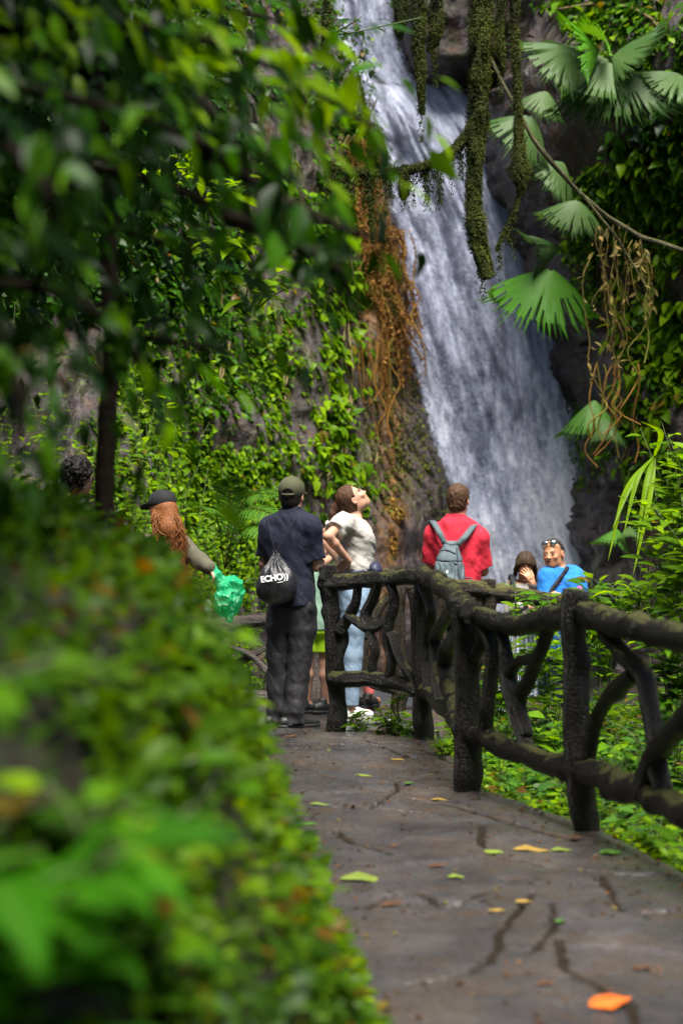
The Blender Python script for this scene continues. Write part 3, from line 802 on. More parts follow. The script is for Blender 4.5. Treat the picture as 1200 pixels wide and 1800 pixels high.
# ---- leafier plants standing out of the bank
for i, (Y, u, H, sp, L, mt, label) in enumerate([
    (2.75, .50, .24, .20, .12, 'leaf', 'mid green plant on the bank above the biggest blurred leaves'),
    (3.1, .42, .18, .18, .09, 'leaf', 'small leaved plant just behind the nearest big leaves'),
    (2.5, .62, .12, .3, .14, 'leaf', 'tall broad leaved plant at the near end of the bank crest'),
    (3.6, .50, .22, .20, .09, 'leaf', 'bushy mid green plant on the near bank slope'),
    (4.3, .60, .10, .2, .09, 'leaf', 'spreading leafy plant on the bank crest below the dark hollow'),
    (5.2, .50, .28, .26, .09, 'leaf_bright', 'fresh green plant on the upper bank face'),
    (6.0, .62, .26, .26, .09, 'leaf', 'bright leafy plant on the crest in front of the long haired woman'),
    (7.0, .55, .24, .24, .08, 'leaf', 'yellow green plant on the crest nearest the green plastic bag'),
    (8.2, .55, .30, .24, .08, 'leaf_bright', 'small bright plant on the bank below the green plastic bag'),
    (9.6, .55, .30, .22, .07, 'leaf_bright', 'light green plant on the far bank face'),
    (11.2, .50, .34, .26, .07, 'leaf_bright', 'light green plant at the far end of the bank by the grey trousers'),
    (5.0, .80, .08, .3, .08, 'leaf', 'dense leafy plant behind the bank crest under the dark trunk'),
    (7.4, .82, .06, .3, .07, 'leaf', 'low leafy plant behind the crest below the dark haired head'),
    (4.0, .84, .22, .3, .09, 'leaf_dark', 'dark leafy plant on the bank top in deep shade'),
    (12.3, .35, .35, .25, .06, 'leaf_bright', 'feathery bright plant beside the left shoe of the capped man'),
]):
    bp = bank_pt(np.array([u]), np.array([Y]))[0]
    k_s = 1.0 if Y < 4.5 else .62
    bush('leafy_plant', label, bp - np.array([.04 if Y > 4.5 else 0, 0, .02]), H * k_s, sp * k_s, 7 if Y < 4.5 else 5, 9, L * (1 if Y < 4.5 else .8), .56, mt, 'plant', 'plants growing on the bank', lean=(.08 if u < .7 and Y < 4.5 else 0, -.05), start=.15, old=.06, kind_tilt=.4)

# ---- overhanging tree: trunk out of frame on the left, branches into it
tr = empty('overhanging_tree', (-1.75, 4.6, 1.5)); tag(tr, 'dark tree leaning in over the bank with blurred leafy branches across the upper left', 'tree')
g = Geo(); log(g, [(-1.75, 4.6, 1.3), (-1.7, 4.6, 2.6), (-1.5, 4.7, 4.0), (-1.2, 4.8, 5.4)], [.14, .12, .10, .06], seed=5); g.build('trunk', M['bark'], tr)
gb, gl, gbr = Geo(), Geo(), Geo()
BR = [  # branch points in pixels at a depth, leaves per branch, leaf length, spread
    ([(-420, 120), (-80, 60), (250, 50), (480, 120), (705, 255)], 5.2, 150, .105, .11, 1),
    ([(-300, 300), (-80, 300), (200, 300), (430, 390), (540, 470)], 5.6, 110, .10, .16, 0),
    ([(-300, 180), (-60, 150), (150, 180), (330, 240), (470, 310)], 4.5, 120, .095, .16, 0),
    ([(-300, 480), (-60, 500), (120, 520), (250, 640), (285, 760)], 4.3, 60, .095, .13, 0),
    ([(-300, 650), (-50, 640), (50, 640), (100, 690)], 4.6, 36, .09, .12, 0),
    ([(-300, -60), (-80, -40), (200, -30), (420, 20), (590, 60)], 6.0, 150, .10, .16, 0),
    ([(-250, 420), (-60, 420), (150, 400), (360, 440)], 6.2, 110, .10, .18, 0),
    ([(-300, -200), (-60, -150), (250, -120), (520, -60)], 5.2, 160, .10, .2, 0),
    ([(330, 240), (460, 330), (600, 400), (700, 428)], 4.9, 22, .11, .05, 0),
    ([(400, 380), (520, 430), (590, 470), (618, 530)], 5.0, 12, .10, .05, 0),
    ([(-200, 820), (-60, 800), (0, 840), (30, 930)], 4.2, 36, .09, .10, 0),
    ([(200, 50), (340, 160), (420, 270), (440, 400)], 5.4, 70, .10, .12, 0),
    ([(-60, 560), (0, 620), (40, 720), (20, 820)], 3.6, 40, .085, .09, 0),
    ([(-100, 230), (0, 250), (80, 330), (110, 460)], 3.4, 50, .085, .09, 0),
    ([(120, 520), (200, 580), (300, 600), (410, 620)], 5.4, 50, .09, .10, 0),
]
for pts, Y, nl, L, sp, br in BR:
    Pw = np.array([at(x, y, Y + .25 * math.sin(i * 2.1)) for i, (x, y) in enumerate(pts)])
    add_tube(gb, Pw, np.linspace(.022, .004, len(Pw)), 6, 30)
    nl = int(nl * 1.6)
    p, tg, tt = pick(nl, Pw)
    p = p + rng.normal(size=(nl, 3)) * sp * (.5 + .5 * tt[:, None])
    d = nrm(tg * .8 + rng.normal(size=(nl, 3)) * .5 + np.array([.1, -.1, -.55]))
    nm = nrm(np.array([.1, -.45, .9]) + rng.normal(size=(nl, 3)) * .4)
    sz = L * (.6 + .6 * rng.random(nl))
    add_leaves(gbr if br else gl, p, d, nm, sz, sz * .42, OVATE, droop=.3, fold=.2)
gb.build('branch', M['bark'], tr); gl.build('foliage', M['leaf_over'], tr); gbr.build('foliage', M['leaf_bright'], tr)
# unseen crown added above the path and the viewer to shade the left
nc = 6500
cp = np.stack([-5.5 + 4.9 * rng.random(nc), -3 + 9.0 * rng.random(nc), 0 * np.zeros(nc)], -1)
cp[:, 2] = 4.4 + .9 * fbm(cp[:, 0] * .7, cp[:, 1] * .7, 0, 131, 3) + .9 * rng.random(nc) + .25 * np.maximum(0, cp[:, 1] - 5)
cp = cp[(fbm(cp[:, 0] * 1.1, cp[:, 1] * 1.1, 3, 133, 3) + .35 * rng.random(nc) > -.12)]
g = Geo(); nc = len(cp); sz = .12 + .10 * rng.random(nc)
add_leaves(g, cp, rand_dirs(nc) * np.array([1, 1, .4]), np.array([0, 0, 1.0]) + rng.normal(size=(nc, 3)) * .4, sz, sz * .5, OVATE_LO)
g.build('crown', M['leaf_dark'], tr)

nc = 14000  # second unseen leaf layer, added to darken the upper left below it
cp = np.stack([-5.0 + 4.5 * rng.random(nc), 1.5 + 9.0 * rng.random(nc), 3.9 + 1.2 * rng.random(nc)], -1)
cp[:, 2] += .22 * np.maximum(0, cp[:, 1] - 5)
g = Geo(); sz = .17 + .11 * rng.random(nc)
add_leaves(g, cp, rand_dirs(nc) * np.array([1, 1, .4]), np.array([0, 0, 1.0]) + rng.normal(size=(nc, 3)) * .4, sz, sz * .5, OVATE_LO)
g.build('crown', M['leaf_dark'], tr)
# ---- darker trees behind the bank
def tree(label, base, top, r, crown_c, crown_r, nleaf, L, mat, seed, hang=.6):
    root = empty('understory_tree', base); tag(root, label, 'tree', 'trees on top of the bank')
    g = Geo(); base = np.asarray(base, float); top = np.asarray(top, float)
    log(g, [base - [0, 0, .3], base * .6 + top * .4 + [.05, 0, 0], base * .25 + top * .75 - [.05, 0, 0], top], [r, r * .85, r * .7, r * .4], seed=seed)
    cc = np.asarray(crown_c, float); cr = np.asarray(crown_r, float)
    for q in range(9):
        e = cc + rand_dirs(1)[0] * cr * .8
        s0 = base * .4 + top * .6 if q % 2 else top
        add_tube(g, np.array([s0, (s0 + e) / 2 + [0, 0, .2], e]), [r * .35, r * .2, .008], 6, 12)
    g.build('trunk', M['bark'], root)
    nb = 90
    cl = cc + rand_dirs(nb) * cr * (rng.random((nb, 1)) ** .4)
    k = rng.integers(0, nb, nleaf)
    p = cl[k] + rng.normal(size=(nleaf, 3)) * .16
    d = nrm(rand_dirs(nleaf) * np.array([1, 1, .4]) + np.array([0, -.1, -hang]))
    sz = L * (.6 + .6 * rng.random(nleaf))
    g = Geo(); add_leaves(g, p, d, np.array([.1, -.3, 1.0]) + rng.normal(size=(nleaf, 3)) * .4, sz, sz * .45, OVATE_LO)
    g.build('crown', M[mat], root)
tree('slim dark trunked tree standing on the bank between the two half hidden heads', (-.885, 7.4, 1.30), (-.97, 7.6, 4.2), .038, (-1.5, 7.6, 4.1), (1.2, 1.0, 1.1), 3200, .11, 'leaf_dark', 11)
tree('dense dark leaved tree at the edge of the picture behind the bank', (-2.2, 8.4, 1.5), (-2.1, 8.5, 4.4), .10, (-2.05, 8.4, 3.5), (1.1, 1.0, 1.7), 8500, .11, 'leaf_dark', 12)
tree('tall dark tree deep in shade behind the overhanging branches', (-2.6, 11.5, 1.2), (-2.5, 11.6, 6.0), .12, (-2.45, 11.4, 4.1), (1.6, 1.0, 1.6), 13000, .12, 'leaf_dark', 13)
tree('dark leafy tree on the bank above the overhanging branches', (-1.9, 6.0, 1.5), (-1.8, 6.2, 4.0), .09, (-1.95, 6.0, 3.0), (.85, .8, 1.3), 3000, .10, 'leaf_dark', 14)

# ---- bushes behind the left people and below the cliff
for i, (px, py, Y, H, sp, nst, L, label) in enumerate([
    (215, 1180, 16.8, 2.3, .8, 22, .12, 'bright yellow green bush between the dark haired person and the black cap'),
    (330, 1200, 17.4, 1.9, .8, 20, .11, 'bright bush behind the long reddish hair'),
    (420, 1215, 17.6, 1.5, .7, 18, .10, 'low bright bush behind the green plastic bag'),
    (110, 1180, 17.2, 2.6, .9, 20, .12, 'tall bush behind the dark curly head'),
    (270, 1150, 18.6, 3.0, .8, 20, .12, 'tall thin bush rising above the black cap against the cliff'),
    (440, 1250, 16.3, .75, .5, 18, .07, 'low fresh green bush under the crossed log braces'),
    (390, 1262, 16.4, .7, .5, 16, .07, 'low bush behind the edge of the bank under the grey rail'),
    (20, 1150, 17.6, 3.2, .9, 18, .12, 'tall bush in the dark left corner behind the bank'),
]):
    b = at(px, py, Y)
    bush('leafy_bush', label, b, H, sp, nst, 15, L, .5, 'leaf_bright', 'bush', 'bushes below the cliff', start=.06, tint=(.1, 1), stem_r=.004)

# ---- fern fronds behind the capped man
def fern(label, base, fronds, mat='leaf_blue', Lp=.16):
    root = empty('fern', base); tag(root, label, 'fern')
    for P in fronds:
        gl = Geo(); P = np.asarray(P, float)
        C = spline(P, 60); m = 26
        ii = np.linspace(14, 58, m).astype(int)
        tg = nrm(C[np.minimum(ii + 1, 59)] - C[ii - 1])
        side = nrm(np.cross(tg, np.array([0, -.55, .85])))
        up = np.cross(side, tg)
        env = np.sin(np.linspace(.25, 3.05, m)) ** .7
        for s in (-1, 1):
            add_leaves(gl, C[ii], side * s + tg * .45, np.where(up[:, 2:] < 0, -up, up), Lp * env + .01, .022 + 0 * env, LANCE, droop=.25, tint=.5 + .5 * rng.random(m))
        add_tube(gl, P, [.006, .005, .003][:len(P)] if len(P) == 3 else .005, 5, 20, attrs=dict(tint=.3, old=.3, mid=1))
        gl.build('frond', M[mat], root)
fb = at(395, 1000, 16.0)
fern('blue green fern with long fronds left of the capped man', fb, [
    [fb, at(430, 880, 15.9), at(492, 868, 15.6)], [fb, at(425, 900, 15.7), at(488, 905, 15.4)], [fb, at(405, 880, 16), at(405, 838, 15.9)],
    [fb, at(440, 925, 15.6), at(478, 940, 15.3)], [fb, at(380, 905, 15.7), at(352, 890, 15.4)]], Lp=.17)

# ---- bed of plants right of the path, one by one
k = 0
bed = []
rb = np.random.default_rng(42)
LBL = ['lanceolate bright', 'broad leaved glossy', 'low dark', 'pale green', 'upright slender', 'spreading mid green']
while len(bed) < 64:
    Y = 7.4 + 6.6 * rb.random(); X = float(path_right(np.array([Y]))[0]) + .16 + 1.7 * rb.random() ** 1.4
    px = 600 + X / Y * F
    if px > 1290: continue
    if any((X - b[0]) ** 2 + (Y - b[1]) ** 2 < .03 for b in bed): continue
    bed.append((X, Y))
for i, (X, Y) in enumerate(bed):
    z = float(ground_z(np.array([X]), np.array([Y]))[0]) - .02
    px = 600 + X / Y * F
    far = X - float(path_right(np.array([Y]))[0])
    H = (.26 + .22 * rb.random()) + .35 * max(0, far - .5)
    mt = ['leaf_bright', 'leaf', 'leaf_blue', 'leaf_bright', 'leaf'][rb.integers(0, 5)]
    bush('bed_plant', 'leafy green plant in the bed behind the railing', (X, Y, z), H, .17, 7, 9, .07 + .07 * rb.random(), .36 + .25 * rb.random(), mt, 'plant', 'leafy plants in the bed behind the railing', start=.06, old=.03, stem_r=.003)
# bigger shrubs rising on the right
for (px, py, Y, H, sp, nst, per, L, mt, label) in [
    (1215, 1100, 11.6, 1.28, .42, 18, 16, .15, 'leaf_bright', 'tall bright shrub with pointed leaves at the edge of the picture on the right'),
    (1165, 1110, 12.3, .95, .40, 16, 14, .14, 'leaf_bright', 'bright pointed leaved shrub in front of the strap leaved plant'),
    (1110, 1125, 12.0, .48, .34, 14, 10, .13, 'leaf_bright', 'low bright shrub right behind the fourth railing post'),
    (1050, 1130, 13.0, .46, .30, 12, 9, .14, 'leaf', 'glossy leaved shrub beside the man in the blue shirt'),
    (1190, 1250, 10.6, .55, .38, 14, 10, .14, 'leaf', 'broad leaved shrub under the rail at the picture edge'),
    (1240, 1160, 10.4, 1.0, .35, 14, 12, .13, 'leaf_bright', 'light green shrub half outside the picture above the rail'),
    (1130, 1400, 9.6, .38, .30, 12, 9, .10, 'leaf_blue', 'blue green glossy plant seen through the gap beside the fourth post'),
    (955, 1130, 13.4, .40, .22, 7, 7, .15, 'leaf', 'large leaved plant in front of the mossy rail'),
    (690, 1298, 13.05, .17, .20, 11, 8, .085, 'leaf_bright', 'small bright weed at the foot of the first railing section'),
    (640, 1287, 13.2, .15, .16, 9, 8, .075, 'leaf_bright', 'small weed beside the foot of the first railing post'),
    (730, 1302, 13.0, .14, .16, 9, 7, .075, 'leaf', 'small dark weed beside the second railing post'),
    (785, 1330, 11.9, .14, .14, 9, 7, .07, 'leaf_bright', 'small weed between the second and third railing post'),
]:
    bush('leafy_shrub', label, at(px, py, Y), H, sp, nst, per, L, .42, mt, 'shrub', None, start=.05, tint=(.15, 1), stem_r=.0035)
b = at(906, 1120, 13.2)
bush('sapling', 'thin reddish sapling with small leaves in front of the girl', b, .56, .03, 1, 9, .09, .5, 'leaf_bright', 'sapling', start=.35)
for (px, py, Y, H, sp, nst, per, L, mt, label) in [
    (915, 1235, 13.6, .50, .25, 12, 9, .12, 'leaf_bright', 'leafy shrub showing between the third and fourth posts below the striped skirt'),
    (965, 1245, 13.9, .62, .25, 12, 9, .13, 'leaf_bright', 'leafy shrub in front of the legs of the man in blue'),
    (1000, 1250, 14.3, .70, .25, 12, 9, .13, 'leaf', 'taller leafy shrub hidden behind the fourth post'),
    (880, 1260, 12.6, .36, .22, 10, 8, .11, 'leaf', 'low leafy shrub behind the third post'),
    (1060, 1200, 13.6, .62, .28, 12, 9, .13, 'leaf_bright', 'bright shrub rising right of the man in blue'),
]:
    bush('leafy_shrub', label, at(px, py, Y), H, sp, nst, per, L, .42, mt, 'shrub', None, start=.05, tint=(.15, 1), stem_r=.0035)
M['leaf_near'] = leaf_mat('fresh green leaf', [(0, (.014, .075, .003)), (.5, (.035, .16, .004)), (1, (.07, .25, .006))], trans=.45)
for (b, H, sp, L, label) in [((-.50, 2.55, .74), .34, .26, .19, 'biggest blurred leaves in the near left corner'), ((-.46, 2.9, .62), .32, .17, .17, 'long bright blurred leaves rising from the near left corner'), ((-.40, 2.6, .55), .22, .22, .17, 'broad bright leaves at the very bottom of the left corner'), ((-.40, 3.3, .45), .20, .16, .10, 'blurred mid green leaves right of the near left corner')]:
    bush('broad_leaved_plant', label, b, H, sp, 8, 7, L, .5, 'leaf_near', 'plant', 'plants growing on the bank', lean=(.10 if L > .16 else -.04, -.05), start=.2, tint=(.1, .9), old=.0, stem_r=.005)
bush('sapling', 'thin weed sapling standing by the first railing section', at(703, 1270, 12.9), .22, .03, 2, 6, .07, .5, 'leaf_bright', 'sapling', start=.4)
# small leaves between them
nq = 9000
Yg = 6.5 + 8 * rng.random(nq); Xg = path_right(Yg) + .02 + 2.6 * rng.random(nq) ** 1.3
Pg = np.stack([Xg, Yg, ground_z(Xg, Yg) + .01 + .10 * rng.random(nq)], -1)
sz = .03 + .04 * rng.random(nq)
g = Geo(); add_leaves(g, Pg, rand_dirs(nq) * np.array([1, 1, .3]), np.array([0, -.2, 1.0]) + rng.normal(size=(nq, 3)) * .35, sz, sz * .6, OVATE_LO, old=(rng.random(nq) < .05) * .9)
tag(g.build('ground_cover', M['ground_leaf']), kind='stuff')

# ---- plants on the cliff
def cliff_leaves(px, py, jit_px, n_per, L, off=.18, tmpl=OVATE_LO, Wr=.7, tint=None, old=.02):
    """n_per leaves about each of the given pixels, standing on the rock"""
    px = np.repeat(px, n_per) + rng.normal(size=len(px) * n_per) * jit_px
    py = np.repeat(py, n_per) + rng.normal(size=len(py) * n_per) * jit_px
    P = on_cliff(px, py); nn = cliff_n(P); k = len(P)
    P = P + nn * (off * rng.random((k, 1)) ** 1.3)
    d = nrm(nn * .5 + np.array([0, 0, -.7]) + rng.normal(size=(k, 3)) * .45)
    up = nrm(nn * .75 + np.array([0, 0, .7]) + rng.normal(size=(k, 3)) * .3)
    sz = L * (.6 + .6 * rng.random(k))
    g = Geo(); add_leaves(g, P, d, up, sz, sz * Wr, tmpl, droop=.3, tint=tint, old=(rng.random(k) < old) * .8)
    return g
VINES = [  # polyline px, half width px, number, leaf length, material, label
    ([(588, 430), (600, 520), (592, 600), (606, 690), (590, 770), (604, 860)], 26, 520, .135, 'leaf_bright', 'glossy bright vine running down the cliff above the white shirted woman'),
    ([(560, 330), (575, 420), (555, 500)], 24, 200, .12, 'leaf', 'dark green vine patch left of the orange hanging roots'),
    ([(440, 300), (480, 330), (520, 420)], 30, 220, .13, 'leaf', 'leafy vine on the upper cliff above the lit leaf spray'),
    ([(640, 180), (600, 250), (570, 330)], 22, 160, .12, 'leaf', 'vine beside the thin upper stream of the waterfall'),
    ([(470, 560), (490, 640), (480, 720)], 22, 170, .11, 'leaf_bright', 'thin vine on the bare rock left of the bright vine'),
    ([(360, 500), (380, 620), (360, 720)], 34, 300, .11, 'leaf', 'broad vine curtain on the mossy cliff face'),
    ([(560, 760), (575, 810), (550, 860)], 22, 150, .13, 'leaf_bright', 'low vine tuft on the cliff between the cap and the woman looking up'),
    ([(640, 800), (630, 850), (645, 900)], 18, 110, .11, 'leaf_bright', 'small vine tuft behind the face of the woman looking up'),
    ([(1180, 260), (1130, 330), (1090, 420)], 36, 380, .15, 'leaf_bright', 'heart leaved vine below the big fan palm'),
    ([(1190, 420), (1160, 500), (1180, 600)], 34, 320, .16, 'leaf_bright', 'heart leaved vine at the picture edge beside the yellow roots'),
    ([(1190, 620), (1170, 700), (1180, 780)], 26, 220, .16, 'leaf_bright', 'lighter vine above the tall shrub on the right'),
    ([(990, 20), (1100, 10), (1200, 60)], 30, 260, .14, 'leaf', 'vine along the top of the right cliff above the fan palm'),
    ([(1040, 300), (1060, 380), (1050, 470)], 26, 200, .12, 'leaf', 'vine behind the yellow brown roots on the right'),
    ([(1130, 470), (1120, 560), (1130, 640)], 24, 170, .12, 'leaf_bright', 'lighter vine beside the bare rock under the roots'),
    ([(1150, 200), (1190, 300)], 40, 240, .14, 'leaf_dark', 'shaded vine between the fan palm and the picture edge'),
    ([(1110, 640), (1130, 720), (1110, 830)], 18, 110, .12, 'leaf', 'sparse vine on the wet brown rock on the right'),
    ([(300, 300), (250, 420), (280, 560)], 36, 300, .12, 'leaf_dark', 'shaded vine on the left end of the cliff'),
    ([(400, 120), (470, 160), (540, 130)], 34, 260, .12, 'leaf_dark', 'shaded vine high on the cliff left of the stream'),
]
for P, hw, nl, L, mt, label in VINES:
    P = np.array(P, float)
    root = None
    C = spline(np.column_stack([P, np.zeros(len(P))]), 40)[:, :2]
    Cw = on_cliff(C[:, 0], C[:, 1]); Cw = Cw + cliff_n(Cw) * .04
    root = empty('climbing_vine', Cw[-1]); tag(root, label, 'vine', 'vines on the cliff')
    gs = Geo()
    for q in range(4):
        o_ = np.column_stack([.05 * vnoise(np.arange(40) * .2, q, 0, 151), np.zeros(40), .02 * vnoise(np.arange(40) * .2, q, 5, 152)]) + np.array([.06 * (q - 1.5), 0, 0])
        add_tube(gs, (Cw + o_)[::4], .012, 5, 36)
    gs.build('stem', M['vine_stem'], root)
    ncl = max(6, nl // 14)
    k = rng.integers(0, 40, ncl)
    gl = cliff_leaves(C[k, 0] + rng.normal(size=ncl) * hw, C[k, 1] + rng.normal(size=ncl) * hw * .6, 9, 14, L, Wr=.72, tmpl=HEART)
    gl.build('foliage', M[mt], root)
# fine creeping growth over the rock
def carpet(n, x0, x1, y0, y1, seed, thr, L, mat, avoid=None):
    px = x0 + (x1 - x0) * rng.random(n); py = y0 + (y1 - y0) * rng.random(n)
    kk = fbm(px * .010, py * .008, seed, 161, 4) > thr
    px, py = px[kk], py[kk]
    if avoid is not None:
        kk = ~avoid(px, py); px, py = px[kk], py[kk]
    g = cliff_leaves(px, py, 5, 3, L, off=.12, tint=None)
    tag(g.build('creeping_growth', M[mat]), kind='stuff')
wet_rock = lambda x, y: ((np.abs(x - 540) < 45) & (y > 560) & (y < 900) & (rng.random(len(x)) < .8)) | ((x > 640) & (y > 400))
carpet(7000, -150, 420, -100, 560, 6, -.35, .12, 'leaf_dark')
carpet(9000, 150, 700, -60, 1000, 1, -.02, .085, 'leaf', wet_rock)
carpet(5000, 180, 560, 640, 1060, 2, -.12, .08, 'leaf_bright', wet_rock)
carpet(5500, 1000, 1260, -60, 900, 3, -.05, .10, 'leaf', lambda x, y: (x < 1110) & (y > 540))
carpet(1200, 1010, 1120, 420, 1000, 4, .18, .07, 'leaf', None)
carpet(1600, 630, 780, 560, 980, 5, .14, .05, 'moss', lambda x, y: x > 690 + (y - 560) * .28)

# sprays of big glossy leaves catching light on the left cliff
for (px, py, label) in [(435, 345, 'lit spray of glossy leaves hanging in front of the left cliff'), (430, 440, 'second lit leaf spray just below the brightest one'), (480, 515, 'two pale holed leaves on a thin stem left of the orange roots'), (310, 310, 'small bright leaf tuft among the dark branches')]:
    b = at(px - 40, py + 30, 15.5)
    bush('leafy_spray', label, b, .30, .30, 6, 5, .24, .45, 'leaf_bright', 'plant', None, lean=(.25, -.2), start=.3, tint=(.5, 1), droop=.5)

# ---- hanging orange roots and moss
def hang_strands(name, label, cat, spec, mat, stem_r=.008, tuft=0, group=None, Ltuft=.05):
    """spec: px, py top, length px, depth, sideways drift px, count, spread px"""
    g = Geo(); first = None
    for (px, py, ln, Y, drift, cnt, spread) in spec:
        for q in range(cnt):
            x0 = px + rng.normal() * spread; l = ln * (.55 + .5 * rng.random()); yy = Y + rng.normal() * .08
            ys = np.linspace(0, 1, 6)
            P = np.array([at(x0 + drift * t + spread * .5 * rng.normal() * t, py + l * t + rng.normal() * 3, yy) + np.array([.03, .02, 0]) * rng.normal() for t in ys])
            if first is None: first = P[0]
            tn = float(np.clip(rng.random(), 0, 1))
            add_tube(g, P, stem_r * (.5 + rng.random()), 5, 22, lump=.2, lump_scale=20, caps=False, attrs=dict(tint=tn, old=0, mid=1))
            if tuft:
                m = int(tuft * l / 100)
                if m < 1: continue
                p, tg, tt = pick(m, P)
                d = nrm(rng.normal(size=(m, 3)) * .6 + np.array([0, -.1, -.8])); sz = Ltuft * (.4 + .8 * rng.random(m))
                add_leaves(g, p + rng.normal(size=(m, 3)) * .015, d, rng.normal(size=(m, 3)) + np.array([0, -.6, .4]), sz, sz * .35, OVATE_LO, tint=np.clip(rng.random(m) * .7 + .2 * rng.random(), 0, 1))
    o = g.build(name, M[mat], None); tag(o, label, cat, group)
    return o
cd = lambda x, y, d: float(on_cliff(np.array([x]), np.array([y]))[0, 1]) - d
RG = 'hanging roots on the cliff'
M['root_pale'] = leaf_mat('pale root', [(0, (.05, .036, .010)), (.5, (.11, .085, .018)), (.8, (.17, .11, .022)), (1, (.10, .14, .015))], rough=.75, trans=.1, vein=0, spec=.2)
hang_strands('hanging_roots', 'orange brown hanging roots beside the upper waterfall', 'roots', [(622, 245, 260, cd(622, 300, .15), 14, 46, 15)], 'root', .008, 60, RG, .055)
hang_strands('hanging_roots', 'thick orange and green mossy roots left of the main fall', 'roots', [(662, 400, 270, cd(662, 480, .2), 30, 64, 22), (640, 430, 200, cd(640, 480, .2), 20, 20, 14)], 'root', .008, 60, RG, .055)
hang_strands('hanging_roots', 'long thin orange root hanging down to the head of the woman in white', 'roots', [(672, 560, 350, cd(672, 640, .25), 10, 14, 5)], 'root', .005, 12, RG)
hang_strands('hanging_roots', 'sparse brown roots on the dark rock behind the woman in white', 'roots', [(640, 600, 300, cd(640, 660, .15), 0, 14, 16)], 'root', .008, 3, RG)
hang_strands('hanging_roots', 'yellow brown roots dangling from the diagonal branch on the right', 'roots', [(1065, 395, 260, 18.6, 8, 7, 18), (1112, 420, 170, 18.6, 22, 6, 16), (1085, 440, 320, 18.6, -10, 5, 34)], 'root_pale', .005, 7, RG, .09)
hang_strands('hanging_roots', 'long pale roots hanging over the wet brown rock on the right', 'roots', [(1085, 640, 190, 19.5, -8, 10, 30)], 'root', .007, 0, RG)
for (px, py, rx, rz, label) in [(690, 900, 26, 22, 'round orange moss clump on the wet rock behind the woman in white'), (682, 960, 14, 34, 'tall orange moss clump just above the railing')]:
    n_ = 900; c0 = on_cliff(np.array([px]), np.array([py]))[0]; s_ = F / c0[1]
    v = rand_dirs(n_); p = c0 + v * np.array([rx / s_, .12, rz / s_]) * (rng.random((n_, 1)) ** .3)
    g = Geo(); add_leaves(g, p, v + np.array([0, 0, -.6]), v + np.array([0, 0, .5]), .05, .02, OVATE_LO, tint=np.clip(.4 + .6 * rng.random(n_), 0, 1))
    tag(g.build('moss_clump', M['root']), label, 'moss', 'moss clumps on the wet rock')

# ---- the mossy liana in front of the fall
def mossy(name, label, limbs, nm, hang=0, group=None, Lm=.020):
    """limbs: (points px, depth, radii m, hanging tufts)"""
    P0 = at(*limbs[0][0][0], limbs[0][1])
    root = empty(name, P0); tag(root, label, 'vine', group)
    g = Geo(); gm = Geo()
    for pts, Y, rad, hg in limbs:
        P = np.array([at(x, y, Y) for x, y in pts])
        rad = np.broadcast_to(rad, (len(P),))
        add_tube(g, P, rad * .6, 10, 40, lump=.3, lump_scale=7)
        L = np.linalg.norm(np.diff(P, axis=0), axis=1).sum()
        m = int(5.5 * nm * L * (float(np.mean(rad)) / .07))
        C = spline(np.column_stack([P, rad]), 60); k = rng.integers(0, 59, m)
        ax = nrm(C[k + 1, :3] - C[k, :3]); v = rand_dirs(m); v = nrm(v - ax * np.sum(v * ax, 1, keepdims=True))
        lump = .82 + .95 * fbm(C[k, 2] * 7, v[:, 0] * 2.2 + C[k, 0] * 5, v[:, 1] * 2.2, 181, 3)
        p = C[k, :3] + (C[k + 1, :3] - C[k, :3]) * rng.random((m, 1)) + v * (C[k, 3] * lump * (.6 + .55 * rng.random(m)))[:, None]
        d = nrm(v * .8 + np.array([0, 0, -.6]) + rng.normal(size=(m, 3)) * .8); sz = Lm * (.4 + .8 * rng.random(m))
        add_leaves(gm, p, d, v + np.array([0, -.1, .4]), sz, sz * .35, OVATE_LO, tint=np.clip(.15 + .45 * rng.random(m) + .35 * v[:, 0] * .5 + .2 * vnoise(p[:, 2] * 6, p[:, 0] * 6, 0, 187), 0, 1))
        for q in range(hg):
            kk = rng.integers(4, 58); l = .06 + .32 * rng.random() ** 2.2; m2 = int(50 * l / .2) + 8
            t = rng.random(m2)
            p = C[kk, :3] + np.stack([.012 * rng.normal(size=m2), .012 * rng.normal(size=m2), -l * t], -1) - np.array([0, 0, C[kk, 3] * .5])
            d = nrm(np.array([0, 0, -1.0]) + rng.normal(size=(m2, 3)) * .5)
            add_leaves(gm, p, d, rng.normal(size=(m2, 3)) + np.array([0, -.6, .1]), .024, .009, OVATE_LO, tint=rng.random(m2) * .6)
    g.build('stem', M['bark'], root); gm.build('moss', M['moss'], root)
YL = 15.5
mossy('mossy_liana', 'thick moss covered liana hanging in front of the waterfall with a curved arm', [
    ([(846, -90), (846, 40), (842, 140), (838, 230), (832, 320), (838, 410), (856, 488)], YL, np.array([.12, .10, .085, .07, .062, .072, .05]), 30),
    ([(842, 170), (822, 232), (785, 272), (735, 294), (660, 303), (595, 298), (570, 285)], YL, np.array([.05, .046, .044, .040, .032, .022, .014]), 110),
], 5200)
MG = 'mossy strands hanging from above'
mossy('mossy_strand', 'wide moss curtain left of the thick liana at the top', [([(735, -80), (735, 30), (738, 120), (742, 200)], 15.2, np.array([.075, .06, .04, .012]), 24), ([(700, -80), (705, 10), (700, 60)], 15.2, np.array([.08, .06, .02]), 10), ([(765, -80), (768, 40), (755, 90)], 15.3, np.array([.07, .05, .015]), 10)], 3000, group=MG)
